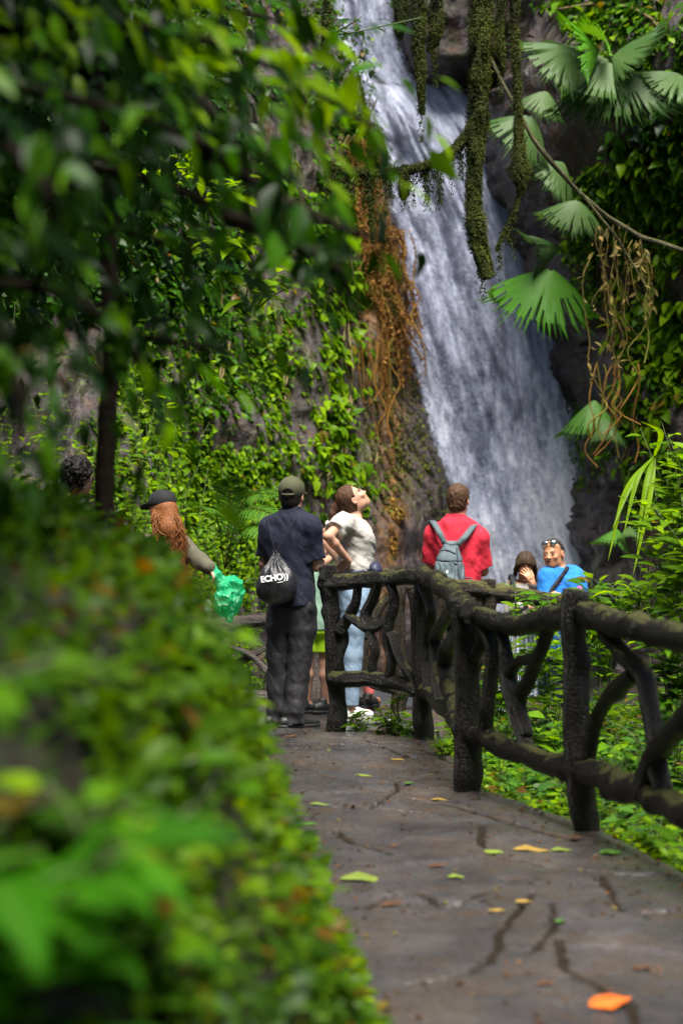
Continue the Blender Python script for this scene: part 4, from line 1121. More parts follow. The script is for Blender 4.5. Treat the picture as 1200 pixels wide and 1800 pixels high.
mossy('mossy_strand', 'slim moss strand right of the thick liana with a swollen end', [([(900, -80), (905, 80), (910, 200), (912, 290), (916, 340)], 16.0, np.array([.05, .04, .035, .07, .02]), 12), ([(885, -80), (878, 60), (884, 120)], 16, np.array([.06, .04, .01]), 6), ([(916, 320), (905, 365), (884, 410), (872, 440)], 16, np.array([.02, .014, .012, .006]), 8)], 3000, group=MG)
mossy('mossy_strand', 'thin moss strand hanging down across the orange roots', [([(655, 250), (650, 330), (655, 420)], 15.5, np.array([.03, .025, .01]), 8), ([(710, 290), (712, 330), (708, 350)], 15.5, np.array([.05, .05, .01]), 2)], 3000, group=MG)
mossy('mossy_strand', 'moss strand at the top beside the thin upper stream', [([(572, -80), (575, 20), (570, 90)], 15.5, np.array([.05, .04, .015]), 8), ([(620, 90), (640, 180), (655, 260)], 15.5, np.array([.008, .008, .008]), 4)], 3000, group=MG)
# diagonal branch on the right
br = empty('bare_branch', at(862, 100, 16.5)); tag(br, 'bare diagonal greenish branch crossing below the fan palm', 'branch')
g = Geo(); log(g, [at(862, 100, 16.5), at(925, 225, 16.5), at(1000, 322, 16.7), at(1090, 395, 17), at(1210, 445, 17.3)], [.012, .018, .020, .019, .018], seed=3)
log(g, [at(1020, 340, 16.7), at(1090, 430, 16.9), at(1130, 500, 17)], [.014, .011, .006], seed=4); M['branch'] = bark_mat('greenish branch', (.05, .045, .015), (.14, .13, .06), (.12, .12, .03), .1)
g.build('limb', M['branch'], br)
# thin leafy twig over the upper stream
bush('leafy_twig', 'thin dark twig with narrow leaves over the upper stream of the fall', at(575, 60, 14.5), .15, .5, 3, 6, .2, .22, 'leaf_dark', 'twig', lean=(.35, 0), tmpl=LANCE)

# ---- fan palms
def fan(g, c, axis, normal, Rm, spread, nseg, tint, gaps=3, droop=.35):
    axis = nrm(axis); normal = nrm(normal - axis * (normal @ axis)); side = np.cross(normal, axis)
    th = np.linspace(-spread / 2, spread / 2, nseg * 2 + 1)
    lobes = np.zeros(len(th))
    cuts = sorted(rng.choice(np.arange(4, nseg - 4), gaps, replace=False) * 2) if gaps else []
    rs = np.array([.04, .25, .5, .72, .9, 1.0]); nr_ = len(rs)
    env = .72 + .28 * np.cos(th * .8)
    V = np.zeros((len(th), nr_, 3))
    for j, r in enumerate(rs):
        e = np.ones(len(th))
        if j == nr_ - 1: e = np.where(np.arange(len(th)) % 2 == 1, 1.12, .80) * (1 + .10 * rng.normal(size=len(th)))
        rr = Rm * r * env * e
        pl = (np.arange(len(th)) % 2) * .042 * Rm * r
        h = pl - droop * Rm * r ** 1.6 * (.35 + 2.6 * (np.abs(th) / max(spread, .1)) ** 1.5) + .05 * Rm * r * np.sin(th * 3 + tint * 9)
        V[:, j] = c + axis * (np.cos(th) * rr)[:, None] + side * (np.sin(th) * rr)[:, None] + normal * h[:, None]
    Fq = []
    for i in range(len(th) - 1):
        for j in range(nr_ - 1):
            if any(i == q for q in cuts) and j >= 2: continue
            if j == nr_ - 2 and i % 2 == 1: continue
            if j == nr_ - 3 and i % 6 == 3: continue
            Fq.append((i * nr_ + j, (i + 1) * nr_ + j, (i + 1) * nr_ + j + 1, i * nr_ + j + 1))
    g.add(V.reshape(-1, 3), np.array(Fq), tint=tint, old=0, mid=np.repeat((np.arange(len(th)) % 2) * .62, nr_))
PALMS = [
    ('large grey green fan palm with a rosette of pleated leaves near the top right corner', (1090, 150), [
        (1052, 85, 1005, 45, 82, 2.0, .88, .1), (1072, 108, 985, 140, 105, 2.1, .5, -.1), (1070, 108, 1045, 175, 85, 1.5, .62, .15), (1075, 100, 1135, 70, 88, 2.0, .55, .1),
        (1090, 120, 1135, 190, 110, 1.7, .3, -.1), (1060, 130, 1062, 230, 95, 2.0, .15, -.3), (1000, 85, 935, 120, 85, 1.9, .4, -.1), (1195, 130, 1150, 165, 70, 2.0, .5, 0), (1065, 75, 1045, 35, 60, 1.6, .92, .3)]),
    ('smaller fan palm with drooping leaves left of the large one', (960, 260), [
        (938, 205, 885, 255, 80, 1.9, .45, -.2), (960, 160, 940, 205, 55, 1.8, .5, -.2), (990, 285, 945, 325, 65, 1.9, .35, -.2)]),
    ('fan palm with one large bright hanging leaf over the edge of the fall', (1055, 390), [
        (968, 472, 955, 565, 108, 2.3, .82, -.45), (1015, 352, 1005, 420, 66, 2.2, .55, -.5), (985, 435, 935, 432, 60, 1.2, .3, -.3)]),
    ('fan palm leaf on a long drooping stalk against the brown rock', (1085, 560), [(1044, 702, 1046, 770, 72, 1.5, .75, -.2), (1062, 735, 1075, 780, 50, 1.2, .4, -.2)]),
    ('small fan leaf low on the wet rock above the tall shrub', (1110, 880), [(1085, 930, 1078, 965, 42, 1.6, .8, -.2), (1105, 925, 1115, 950, 30, 1.4, .6, -.2)]),
]
for label, (bx, by), fr in PALMS:
    base = on_cliff(np.array([bx]), np.array([by]))[0]
    root = empty('fan_palm', base); tag(root, label, 'fan palm', 'fan palms on the right cliff')
    for (x0, y0, x1, y1, Rp, sp, tn, tl) in fr:
        Y = base[1] - 1.1 - .25 * rng.random()
        c = at(x0, y0, Y); a = at(x1, y1, Y - .35) - c
        Rm = Rp / F * Y
        g = Geo(); fan(g, c, a, np.array([.05, -.85, .5 + tl]), Rm * 1.12, sp * 1.2, 34, tn, gaps=5 if sp > 1.6 else 3, droop=.5 if tl < -.15 else .3)
        lf = g.build('frond', M['palm_leaf'], root, smooth=False)
        g = Geo(); add_tube(g, np.array([base, (base + c) / 2 + np.array([0, -.15, .18]), c]), [.014, .012, .009], 6, 14); g.build('stalk', M['stem'], lf, world=True)
        lf.children[0].matrix_parent_inverse = Matrix.Identity(4)
# strap leaves arching on the right
g = Geo(); b0 = at(1150, 800, 15.0)
root = empty('strap_leaved_plant', b0); tag(root, 'plant with long arching strap leaves before the wet brown rock', 'plant')
for (x1, y1, x2, y2) in [(1110, 850, 1075, 930), (1120, 840, 1095, 940), (1100, 860, 1068, 985), (1135, 850, 1118, 960), (1160, 760, 1125, 740), (1140, 880, 1112, 1010)]:
    P = np.array([b0, at(x1, y1, 14.8), at(x2, y2, 14.6)]); C = spline(P, 14); w = .022 * np.sin(np.linspace(.5, 3.1, 14))
    sd = np.array([1, .3, .2]); V = np.stack([C - sd * w[:, None], C + np.array([0, .0, -.006]), C + sd * w[:, None]], 1).reshape(-1, 3)
    g.add(V, grid_faces(14, 3), tint=.6 + .4 * rng.random(), old=0, mid=1)
g.build('leaf', M['leaf_bright'], root)
# pale stones behind the first post
for i, (px, py, r, label) in enumerate([(640, 1250, .075, 'pale rounded stone behind the first railing post'), (668, 1262, .05, 'smaller pale stone beside the larger one at the railing foot')]):
    c = at(px, py, 13.6); v = rand_dirs(1)
    u_, w_ = np.meshgrid(np.linspace(0, np.pi, 18), np.linspace(0, 2 * np.pi, 28, endpoint=False), indexing='ij')
    V = np.stack([np.sin(u_) * np.cos(w_) * 1.4, np.sin(u_) * np.sin(w_), np.cos(u_) * .7], -1)
    V = V * (1 + .25 * fbm(V[..., 0] * 1.6, V[..., 1] * 1.6, V[..., 2] * 1.6, 191 + i, 3))[..., None] * r
    ii, jj = np.meshgrid(np.arange(17), np.arange(28), indexing='ij'); j2 = (jj + 1) % 28
    if i == 0: M['stone'] = plain_mat('pale stone', (.15, .145, .14), .6, .6, 30, .35)
    o = mesh_np('stone', V.reshape(-1, 3), np.stack([ii * 28 + jj, (ii + 1) * 28 + jj, (ii + 1) * 28 + j2, ii * 28 + j2], -1).reshape(-1, 4), M['stone'])
    o.location = (c[0], c[1], .02); tag(o, label, 'stone', 'pale stones at the railing foot')

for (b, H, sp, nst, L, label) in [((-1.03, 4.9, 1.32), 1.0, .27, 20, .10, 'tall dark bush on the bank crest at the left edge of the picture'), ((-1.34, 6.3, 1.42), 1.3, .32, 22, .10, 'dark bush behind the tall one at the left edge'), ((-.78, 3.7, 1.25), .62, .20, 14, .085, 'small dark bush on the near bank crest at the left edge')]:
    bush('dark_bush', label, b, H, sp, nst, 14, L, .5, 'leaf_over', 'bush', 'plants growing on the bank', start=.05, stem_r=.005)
# ---- scraps of leaf and twig on the path
nl_ = 1500
Yl = 5.2 + 9 * rng.random(nl_); tl_ = np.where(rng.random(nl_) < .6, rng.beta(1, 7, nl_), rng.random(nl_)); fl_ = rng.random(nl_) < .5
xl_, xr_ = np.maximum(bank_foot(Yl), -.9), path_right(Yl)
Xl = np.where(fl_, xl_ + tl_ * (xr_ - xl_), xr_ - tl_ * (xr_ - xl_))
Pl = np.stack([Xl, Yl, path_z(Xl, Yl) + .010], -1); sz = .012 + .03 * rng.random(nl_) ** 2
M['litter'] = leaf_mat('leaf litter', [(0, (.018, .010, .006)), (.6, (.06, .028, .012)), (.85, (.12, .055, .02)), (1, (.10, .11, .02))], trans=.05, vein=0)
g = Geo(); add_leaves(g, Pl, rand_dirs(nl_) * np.array([1, 1, .08]), np.array([0, 0, 1.0]) + rng.normal(size=(nl_, 3)) * .2, sz, sz * (.25 + .5 * rng.random(nl_)), OVATE_LO)
tag(g.build('leaf_litter', M['litter']), kind='stuff')
# ---- the forest added unseen behind the viewer and on the right to block low sky
g = Geo(); nf_ = 16000
a_ = rng.random(nf_) * 4.0 - 3.6          # from the left round the back to the right
rr_ = 9.5 + 3 * rng.random(nf_)
pf = np.stack([np.cos(a_) * rr_, np.sin(a_) * rr_ + 2.0, 9.5 * rng.random(nf_) ** 1.1 - .5], -1)
pf = pf[~((pf[:, 1] > 6) & (np.abs(pf[:, 0]) < 5.5))]
add_leaves(g, pf, rand_dirs(len(pf)) + np.array([0, 0, -.5]), rand_dirs(len(pf), .8), .65, .4, OVATE_LO)
tag(g.build('sky_block_leaves', M['leaf_dark']), kind='stuff')
# ================================================================ people: distance fields meshed into one smooth skin
class Field:
    def __init__(s, lo, hi, h):
        s.lo = np.asarray(lo, float); s.h = h
        s.n = np.ceil((np.asarray(hi, float) - s.lo) / h).astype(int) + 1
        s.d = np.full(s.n, .06, np.float32)
        s.ax = [s.lo[i] + h * np.arange(s.n[i]) for i in range(3)]
    def _sub(s, lo, hi):
        a = np.clip(np.floor((np.asarray(lo) - s.lo) / s.h).astype(int), 0, s.n - 1); b = np.clip(np.ceil((np.asarray(hi) - s.lo) / s.h).astype(int) + 1, 1, s.n)
        sl = tuple(slice(x, y) for x, y in zip(a, b))
        X = s.ax[0][sl[0]][:, None, None]; Y = s.ax[1][sl[1]][None, :, None]; Z = s.ax[2][sl[2]][None, None, :]
        return sl, X, Y, Z
    def _merge(s, sl, d, k, op):
        o = s.d[sl]
        if op == 'cut': d = -d
        if op == 'union':
            if k > 0:
                h = np.clip(.5 + .5 * (o - d) / k, 0, 1); s.d[sl] = o * (1 - h) + d * h - k * h * (1 - h)
            else: s.d[sl] = np.minimum(o, d)
        else:
            if k > 0:
                h = np.clip(.5 - .5 * (o - d) / k, 0, 1); s.d[sl] = o * (1 - h) + d * h + k * h * (1 - h)
            else: s.d[sl] = np.maximum(o, d)
    def cone(s, a, b, ra, rb, k=.02, op='union', flat=None):
        """round cone; flat=(axis vector, factor) squeezes it along a direction"""
        a = np.asarray(a, float); b = np.asarray(b, float); m = max(ra, rb) * (1 if flat is None else max(1, flat[1])) + k + .02
        sl, X, Y, Z = s._sub(np.minimum(a, b) - m, np.maximum(a, b) + m)
        ab = b - a; L2 = max(ab @ ab, 1e-9)
        px, py, pz = X - a[0], Y - a[1], Z - a[2]
        t = np.clip((px * ab[0] + py * ab[1] + pz * ab[2]) / L2, 0, 1)
        qx, qy, qz = px - t * ab[0], py - t * ab[1], pz - t * ab[2]
        if flat is not None:
            f = nrm(np.asarray(flat[0], float)); w = qx * f[0] + qy * f[1] + qz * f[2]; e = (1 / flat[1] - 1)
            qx, qy, qz = qx + f[0] * w * e, qy + f[1] * w * e, qz + f[2] * w * e
        s._merge(sl, np.sqrt(qx * qx + qy * qy + qz * qz) - (ra + (rb - ra) * t), k, op); return s
    def chain(s, P, r, k=.02, flat=None):
        for a, b, ra, rb in zip(P[:-1], P[1:], r[:-1], r[1:]): s.cone(a, b, ra, rb, k, flat=flat)
        return s
    def ell(s, c, r, Rm=None, k=.02, op='union'):
        c = np.asarray(c, float); r = np.asarray(r, float); m = max(r) + k + .02
        sl, X, Y, Z = s._sub(c - m, c + m)
        p = [X - c[0], Y - c[1], Z - c[2]]
        if Rm is not None: p = [Rm[0, i] * p[0] + Rm[1, i] * p[1] + Rm[2, i] * p[2] for i in range(3)]
        k0 = np.sqrt((p[0] / r[0]) ** 2 + (p[1] / r[1]) ** 2 + (p[2] / r[2]) ** 2)
        k1 = np.sqrt((p[0] / r[0] ** 2) ** 2 + (p[1] / r[1] ** 2) ** 2 + (p[2] / r[2] ** 2) ** 2)
        s._merge(sl, k0 * (k0 - 1) / np.maximum(k1, 1e-6), k, op); return s
    def loft(s, rows, k=.02, op='union', ex=2.3, yaw=0.0):
        """rows of (z, half width, half depth, cx, cy): an upright soft column"""
        r = np.asarray(rows, float); r = r[np.argsort(r[:, 0])]
        m = r[:, 1:3].max() + k + .03
        lo = [r[:, 3].min() - m, r[:, 4].min() - m, r[0, 0] - k - .03]; hi = [r[:, 3].max() + m, r[:, 4].max() + m, r[-1, 0] + k + .03]
        sl, X, Y, Z = s._sub(lo, hi)
        z = Z.ravel()
        rc = spline(r, 80); o = np.argsort(rc[:, 0]); rc = rc[o]
        f = [np.interp(z, rc[:, 0], rc[:, i])[None, None, :] for i in (1, 2, 3, 4)]
        c_, s_ = math.cos(yaw), math.sin(yaw)
        dx, dy = X - f[2], Y - f[3]
        x, y = c_ * dx + s_ * dy, -s_ * dx + c_ * dy
        q = (np.abs(x / f[0]) ** ex + np.abs(y / f[1]) ** ex) ** (1 / ex)
        d = (q - 1) * np.minimum(f[0], f[1]) * .9
        dz = np.maximum(r[0, 0] - Z, Z - r[-1, 0])
        s._merge(sl, np.maximum(d, dz), k, op); return s
    def plane(s, p, nv, k=.0):
        """cut away what lies on the side nv points to"""
        nv = nrm(np.asarray(nv, float)); X, Y, Z = s.ax[0][:, None, None], s.ax[1][None, :, None], s.ax[2][None, None, :]
        d = (X - p[0]) * nv[0] + (Y - p[1]) * nv[1] + (Z - p[2]) * nv[2]
        s.d = np.maximum(s.d, d.astype(np.float32)); return s
    def clip_ball(s, c, r, keep_out=True):
        c = np.asarray(c, float); X, Y, Z = s.ax[0][:, None, None] - c[0], s.ax[1][None, :, None] - c[1], s.ax[2][None, None, :] - c[2]
        d = np.sqrt(X * X + Y * Y + Z * Z) - r
        s.d = np.maximum(s.d, -d if keep_out else d); return s
    def ripple(s, f):
        near = np.abs(s.d) < .05
        i, j, k = np.nonzero(near)
        s.d[near] += f(s.ax[0][i], s.ax[1][j], s.ax[2][k]).astype(np.float32); return s
    def mesh(s, smooth=1):
        d = s.d; h = s.h
        sg = d < 0
        c = np.zeros(tuple(np.array(d.shape) - 1), np.uint8)
        for a in (0, 1):
            for b in (0, 1):
                for e in (0, 1): c += sg[a:d.shape[0] - 1 + a, b:d.shape[1] - 1 + b, e:d.shape[2] - 1 + e]
        act = (c > 0) & (c < 8)
        I, J, K = np.nonzero(act)
        idx = np.full(act.shape, -1, np.int64); idx[I, J, K] = np.arange(len(I))
        acc = np.zeros((len(I), 3)); cnt = np.zeros(len(I))
        for ax in range(3):
            o1, o2 = [x for x in range(3) if x != ax]
            for u in (0, 1):
                for v in (0, 1):
                    st = [0, 0, 0]; st[o1] = u; st[o2] = v
                    en = list(st); en[ax] = 1
                    a = d[I + st[0], J + st[1], K + st[2]]; b = d[I + en[0], J + en[1], K + en[2]]
                    m = (a < 0) != (b < 0)
                    t = np.where(m, a / np.where(a == b, 1, a - b), 0)
                    p = np.zeros((len(I), 3)); p[:, ax] = t; p[:, o1] = u; p[:, o2] = v
                    acc[m] += p[m]; cnt[m] += 1
        V = s.lo + (np.stack([I, J, K], -1) + acc / np.maximum(cnt, 1)[:, None]) * h
        Fs = []
        for ax in range(3):
            o1, o2 = [(1, 2), (2, 0), (0, 1)][ax]
            sl0 = [slice(None)] * 3; sl1 = [slice(None)] * 3
            sl0[ax] = slice(0, d.shape[ax] - 1); sl1[ax] = slice(1, d.shape[ax])
            A, Bq = sg[tuple(sl0)], sg[tuple(sl1)]
            m = A != Bq
            P = np.array(np.nonzero(m)).T
            ok = (P[:, o1] > 0) & (P[:, o2] > 0) & (P[:, o1] < d.shape[o1] - 1) & (P[:, o2] < d.shape[o2] - 1)
            P = P[ok]; inside = A[tuple(P.T)]
            e1 = np.zeros(3, int); e1[o1] = 1; e2 = np.zeros(3, int); e2[o2] = 1
            q = [idx[tuple((P - e1 - e2).T)], idx[tuple((P - e2).T)], idx[tuple(P.T)], idx[tuple((P - e1).T)]]
            Q = np.stack(q, -1); Q[~inside] = Q[~inside][:, ::-1]
            Fs.append(Q)
        Q = np.concatenate(Fs); Q = Q[(Q >= 0).all(1)]
        for _ in range(smooth):
            e = np.concatenate([Q[:, [0, 1]], Q[:, [1, 2]], Q[:, [2, 3]], Q[:, [3, 0]]])
            S = np.zeros_like(V); n_ = np.bincount(e[:, 0], minlength=len(V)).astype(float)
            for q in range(3): S[:, q] = np.bincount(e[:, 0], V[e[:, 1], q], len(V))
            V = .5 * V + .5 * S / np.maximum(n_, 1)[:, None]
        return V, Q

def rot(yaw=0, pitch=0, roll=0):
    """columns: the head's right, front and up axes. yaw turns left (ccw from above), pitch lifts the face, roll tips to the right"""
    y, p, r = R(yaw), R(pitch), R(roll)
    Rz = np.array([[math.cos(y), -math.sin(y), 0], [math.sin(y), math.cos(y), 0], [0, 0, 1]])
    Rx = np.array([[1, 0, 0], [0, math.cos(p), -math.sin(p)], [0, math.sin(p), math.cos(p)]])
    Ry = np.array([[math.cos(r), 0, math.sin(r)], [0, 1, 0], [-math.sin(r), 0, math.cos(r)]])
    return Rz @ Rx @ Ry

def cloth_mat(name, col, rough=.85, weave=500, var=.12, bump=.25, spec=.2, stripe=None):
    m, nt = new_mat(name); n = N(nt)
    co = n('ShaderNodeTexCoord').outputs['Object']
    ns = n.noise(co, 9, 5)
    c = n.ramp(ns, [(.3, tuple(x * (1 - var) for x in col)), (.7, tuple(min(1, x * (1 + var)) for x in col))])
    if stripe:
        w = n('ShaderNodeTexWave', {'Vector': co, 'Scale': stripe[1], 'Distortion': .6}, wave_type='BANDS', bands_direction=stripe[2]).outputs[0]
        c = n.mix(n.ramp(w, [(.55, 0.0), (.75, stripe[3])]), c, stripe[0])
    fn = n.noise(co, weave, 2)
    c = n.mix(n.math('MULTIPLY', fn, .25), c, tuple(x * .6 for x in col))
    wr_ = n.noise(n('ShaderNodeMapping', {'Vector': co, 'Scale': (1, 1, .7)}).outputs[0], 18, 4, .6)
    b = n('ShaderNodeBump', {'Strength': bump, 'Distance': .02, 'Height': n.math('ADD', wr_, n.math('MULTIPLY', fn, .12))})
    p = n('ShaderNodeBsdfPrincipled', {'Base Color': c, 'Roughness': rough, 'Specular IOR Level': spec, 'Normal': b.outputs[0], 'Sheen Weight': .02})
    n.out(p.outputs[0]); return m
def skin_mat(name, col, lip=(.34, .10, .08), brow=(.02, .014, .01), red=(.5, .16, .10)):
    m, nt = new_mat(name); n = N(nt)
    co = n('ShaderNodeTexCoord').outputs['Object']
    c = n.ramp(n.noise(co, 22, 4), [(.3, tuple(x * .86 for x in col)), (.7, tuple(min(1, x * 1.1) for x in col))])
    c = n.mix(n.math('MULTIPLY', n.attr('flush').outputs['Fac'], .22), c, red)
    c = n.mix(n.attr('lip').outputs['Fac'], c, lip)
    c = n.mix(n.attr('brow').outputs['Fac'], c, brow)
    b = n('ShaderNodeBump', {'Strength': .12, 'Distance': .004, 'Height': n.noise(co, 160, 3)})
    p = n('ShaderNodeBsdfPrincipled', {'Base Color': c, 'Roughness': .48, 'Specular IOR Level': .4, 'Subsurface Weight': .12, 'Subsurface Radius': (.01, .004, .002), 'Subsurface Scale': .6, 'Normal': b.outputs[0]})
    n.out(p.outputs[0]); return m
def hair_mat(name, col, hi):
    m, nt = new_mat(name); n = N(nt)
    co = n('ShaderNodeTexCoord').outputs['Object']
    s = n.noise(n('ShaderNodeMapping', {'Vector': co, 'Scale': (90, 90, 14)}).outputs[0], 1.6, 4, .6)
    c = n.ramp(s, [(.35, col), (.65, hi)])
    b = n('ShaderNodeBump', {'Strength': .8, 'Distance': .006, 'Height': s})
    p = n('ShaderNodeBsdfPrincipled', {'Base Color': c, 'Roughness': .5, 'Specular IOR Level': .14, 'Normal': b.outputs[0]})
    n.out(p.outputs[0]); return m
SKIN = {'fair': skin_mat('fair skin', (.43, .235, .16)), 'tan': skin_mat('tanned skin', (.46, .22, .12), brow=(.012, .009, .008)), 'pink': skin_mat('sunlit pink skin', (.58, .26, .17)), 'dark': skin_mat('brown skin', (.28, .14, .08))}  # plain skin tones, the pink one redder
HAIR = {'brown': hair_mat('brown hair', (.035, .017, .010), (.085, .042, .024)), 'dark': hair_mat('dark hair', (.004, .0035, .0035), (.014, .012, .011)), 'short_brown': hair_mat('short brown hair', (.035, .018, .011), (.09, .048, .028)), 'red': hair_mat('long reddish hair', (.075, .026, .010), (.25, .095, .032)), 'dark_brown': hair_mat('dark brown hair', (.018, .011, .008), (.07, .045, .028)), 'cropped': hair_mat('cropped black hair', (.02, .016, .014), (.06, .05, .045))}  # a base and a strand tone for each hair colour
def gloss(name, col, rough=.2, metal=0.0, coat=0.0):
    m, nt = new_mat(name); n = N(nt)
    co = n('ShaderNodeTexCoord').outputs['Object']
    c = n.ramp(n.noise(co, 30, 2), [(.3, tuple(x * .9 for x in col)), (.7, tuple(min(1, x * 1.1) for x in col))])
    p = n('ShaderNodeBsdfPrincipled', {'Base Color': c, 'Roughness': rough, 'Metallic': metal, 'Coat Weight': coat}); n.out(p.outputs[0]); return m
M['eye_white'] = gloss('eye white', (.42, .40, .38), .3); M['iris'] = gloss('dark iris', (.02, .012, .008), .1)
M['black_plastic'] = gloss('black plastic', (.012, .012, .013), .3); M['mirror_lens'] = gloss('mirrored lens', (.35, .5, .55), .06, .9)

class Person:
    """local frame: x to the person's right, y ahead, z up, metres; placed by an Empty at the feet"""
    def __init__(s, label, loc, facing, skin, h=.0065):
        s.root = empty('person', loc, R(facing)); tag(s.root, label, 'person')     # facing: degrees ccw from +Y
        s.skin = skin; s.h = h; s.f = None
    def field(s, lo, hi, h=None): return Field(lo, hi, h or s.h)
    def put(s, name, f, mat, attrs=None, smooth=1):
        V, Q = f.mesh(smooth)
        return mesh_np(name, V, Q, mat, s.root, attrs(V) if attrs else None, True, world=False)
    def head(s, f, c, Rm, sc=1.0, sex='m', nose=1.0):
        """adds skull, jaw, features to field f about head centre c (between the ears)"""
        T = lambda x, y, z: np.asarray(c) + Rm @ (np.array([x, y, z]) * sc)
        e = lambda p, r, k=.012, op='union': f.ell(T(*p), np.array(r) * sc, Rm, k, op)
        jw = .058 if sex == 'm' else .052
        e((0, -.012, .030), (.074, .094, .092), .02)
        e((0, .030, -.035), (jw, .066, .078), .03)
        e((0, .055, -.082), (.034 if sex == 'm' else .027, .032, .028), .02)          # chin
        for q in (-1, 1):
            e((q * jw * .78, .012, -.062), (.016, .035, .028), .02)                      # jaw corner
            e((q * .036, .068, -.020), (.024, .020, .020), .015)                          # cheek
            e((q * .032, .092, .010), (.020, .013, .010), .008, 'cut')                     # eye socket
            e((q * .031, .078, .008), (.0135, .0135, .0135), .004)                         # closed in by lids
            e((q * .030, .083, .026), (.022, .010, .007), .008)                            # brow
            # ear
            e((q * .079, -.006, -.006), (.011, .020, .032), .006); e((q * .086, .000, -.002), (.006, .010, .018), .004, 'cut')
        f.cone(T(0, .086, .018), T(0, .101, -.018), .008 * sc, .0105 * sc * nose, .01)
        e((0, .104 , -.022), (.012 * nose, .012 * nose, .010), .006)
        for q in (-1, 1): e((q * .011, .094, -.024), (.008 * nose, .009, .008), .005)
        e((0, .086, -.048), (.022, .010, .006), .006); e((0, .084, -.058), (.019, .010, .006), .006)
        e((0, .098, -.053), (.020, .008, .0015), .002, 'cut')
        s.hc, s.hR, s.hs = np.asarray(c, float), Rm, sc
        return T
    def hl(s, V): return (V - s.hc) @ s.hR / s.hs
    def face_attrs(s, V):
        p = s.hl(V); x, y, z = p.T
        lip = np.exp(-(x / .020) ** 4 - ((z + .053) / .0085) ** 4) * (y > .072) * .8
        bz = .030 - .1 * np.maximum(np.abs(x) - .035, 0)
        brow = np.exp(-((np.abs(x) - .031) / .019) ** 4 - ((z - bz) / .0045) ** 4) * (y > .05) * .85
        lid = np.exp(-((np.abs(x) - .031) / .015) ** 4 - ((z - .0135) / .0028) ** 4) * (y > .06) * .8
        flush = np.exp(-((np.abs(x) - .04) / .02) ** 2 - ((z + .02) / .02) ** 2) * (y > .04) + .8 * (np.abs(x) > .074) * (np.abs(z) < .05) * (np.abs(y) < .04)
        mouth = np.exp(-(x / .021) ** 4 - ((z + .053) / .0024) ** 2) * (y > .07) * .75
        return dict(lip=lip, brow=np.maximum(np.maximum(brow, lid), mouth), flush=np.clip(flush, 0, 1))
    def eyes(s, open_=.5):
        g = Geo(); gi = Geo()
        for q in (-1, 1):
            for gg, r, dy in ((g, .0128, .0805), (gi, .0066, .0878)):
                u, w = np.meshgrid(np.linspace(0, np.pi, 10), np.linspace(0, 2 * np.pi, 14, endpoint=False), indexing='ij')
                V = np.stack([np.sin(u) * np.cos(w), np.cos(u) * .99, np.sin(u) * np.sin(w) * (open_ if gg is g else .75)], -1).reshape(-1, 3) * r
                V[:, 0] *= 1.15 if gg is g else 1
                V = V + np.array([q * .031, dy, .008]); V = s.hc + (V * s.hs) @ s.hR.T
                i, j = np.meshgrid(np.arange(9), np.arange(14), indexing='ij'); j2 = (j + 1) % 14
                gg.add(V, np.stack([i * 14 + j, i * 14 + j2, (i + 1) * 14 + j2, (i + 1) * 14 + j], -1).reshape(-1, 4))
        e = g.build('eye', M['eye_white'], s.root, world=False); gi.build('iris', M['iris'], e, world=False)
    def hand(s, f, wrist, direc, palm_n, side, curl=35, sc=1.0, spread=8, thumb=40, curls=None):
        """palm and five fingers. direc: where fingers point; palm_n: out of the palm; side: +1 thumb on direc x palm_n side"""
        d = nrm(np.asarray(direc, float)); pn = np.asarray(palm_n, float); pn = nrm(pn - d * (pn @ d)); lt = np.cross(d, pn) * side
        w = np.asarray(wrist, float)
        # palm: four metacarpals
        for i, o in enumerate((.026, .009, -.008, -.024)):
            f.cone(w + lt * o * .55 * sc, w + (d * .082 + lt * o) * sc, .0145 * sc, .0115 * sc, .012)
        Ls = (.066, .076, .071, .055)
        for i, o in enumerate((.027, .009, -.009, -.026)):
            a = w + (d * .086 + lt * o) * sc
            cu = R(curls[i] if curls else curl * (1 + .12 * i)); sp = R(spread * (1.5 - i))
            dd = nrm(d * math.cos(sp) + lt * math.sin(sp))
            r = .0092 * sc * (1 - .04 * abs(i - 1))
            for seg, fr in enumerate((.46, .30, .24)):
                ang = cu * (.6 + .5 * seg)
                v = dd * math.cos(ang) + pn * math.sin(ang)
                b = a + v * Ls[i] * fr * sc
                f.cone(a, b, r * (1 - .1 * seg), r * (1 - .1 * (seg + 1)), .004); a = b
        th = R(thumb)
        a = w + (d * .022 + lt * .026 + pn * .006) * sc
        v = d * math.cos(th) + lt * math.sin(th) * .9 + pn * .25
        b = a + v * .044 * sc; f.cone(a, b, .0135 * sc, .0115 * sc, .01)
        v2 = nrm(d * math.cos(th * .6) + lt * math.sin(th * .6) + pn * .3)
        c = b + v2 * .030 * sc; f.cone(b, c, .0105 * sc, .0098 * sc, .005); f.cone(c, c + nrm(v2 + pn * .2) * .024 * sc, .0096 * sc, .0078 * sc, .004)
    def arm(s, f, S, E, Wr, sc=1.0, k=.015, gain=1.0):
        S, E, Wr = map(lambda q: np.asarray(q, float), (S, E, Wr))
        m = S * .55 + E * .45; g = sc * gain
        f.chain([S, m, E], [.052 * g, .046 * g, .039 * g], k)
        m2 = E * .7 + Wr * .3
        f.chain([E, m2, Wr], [.039 * g, .040 * g, .027 * g], k)
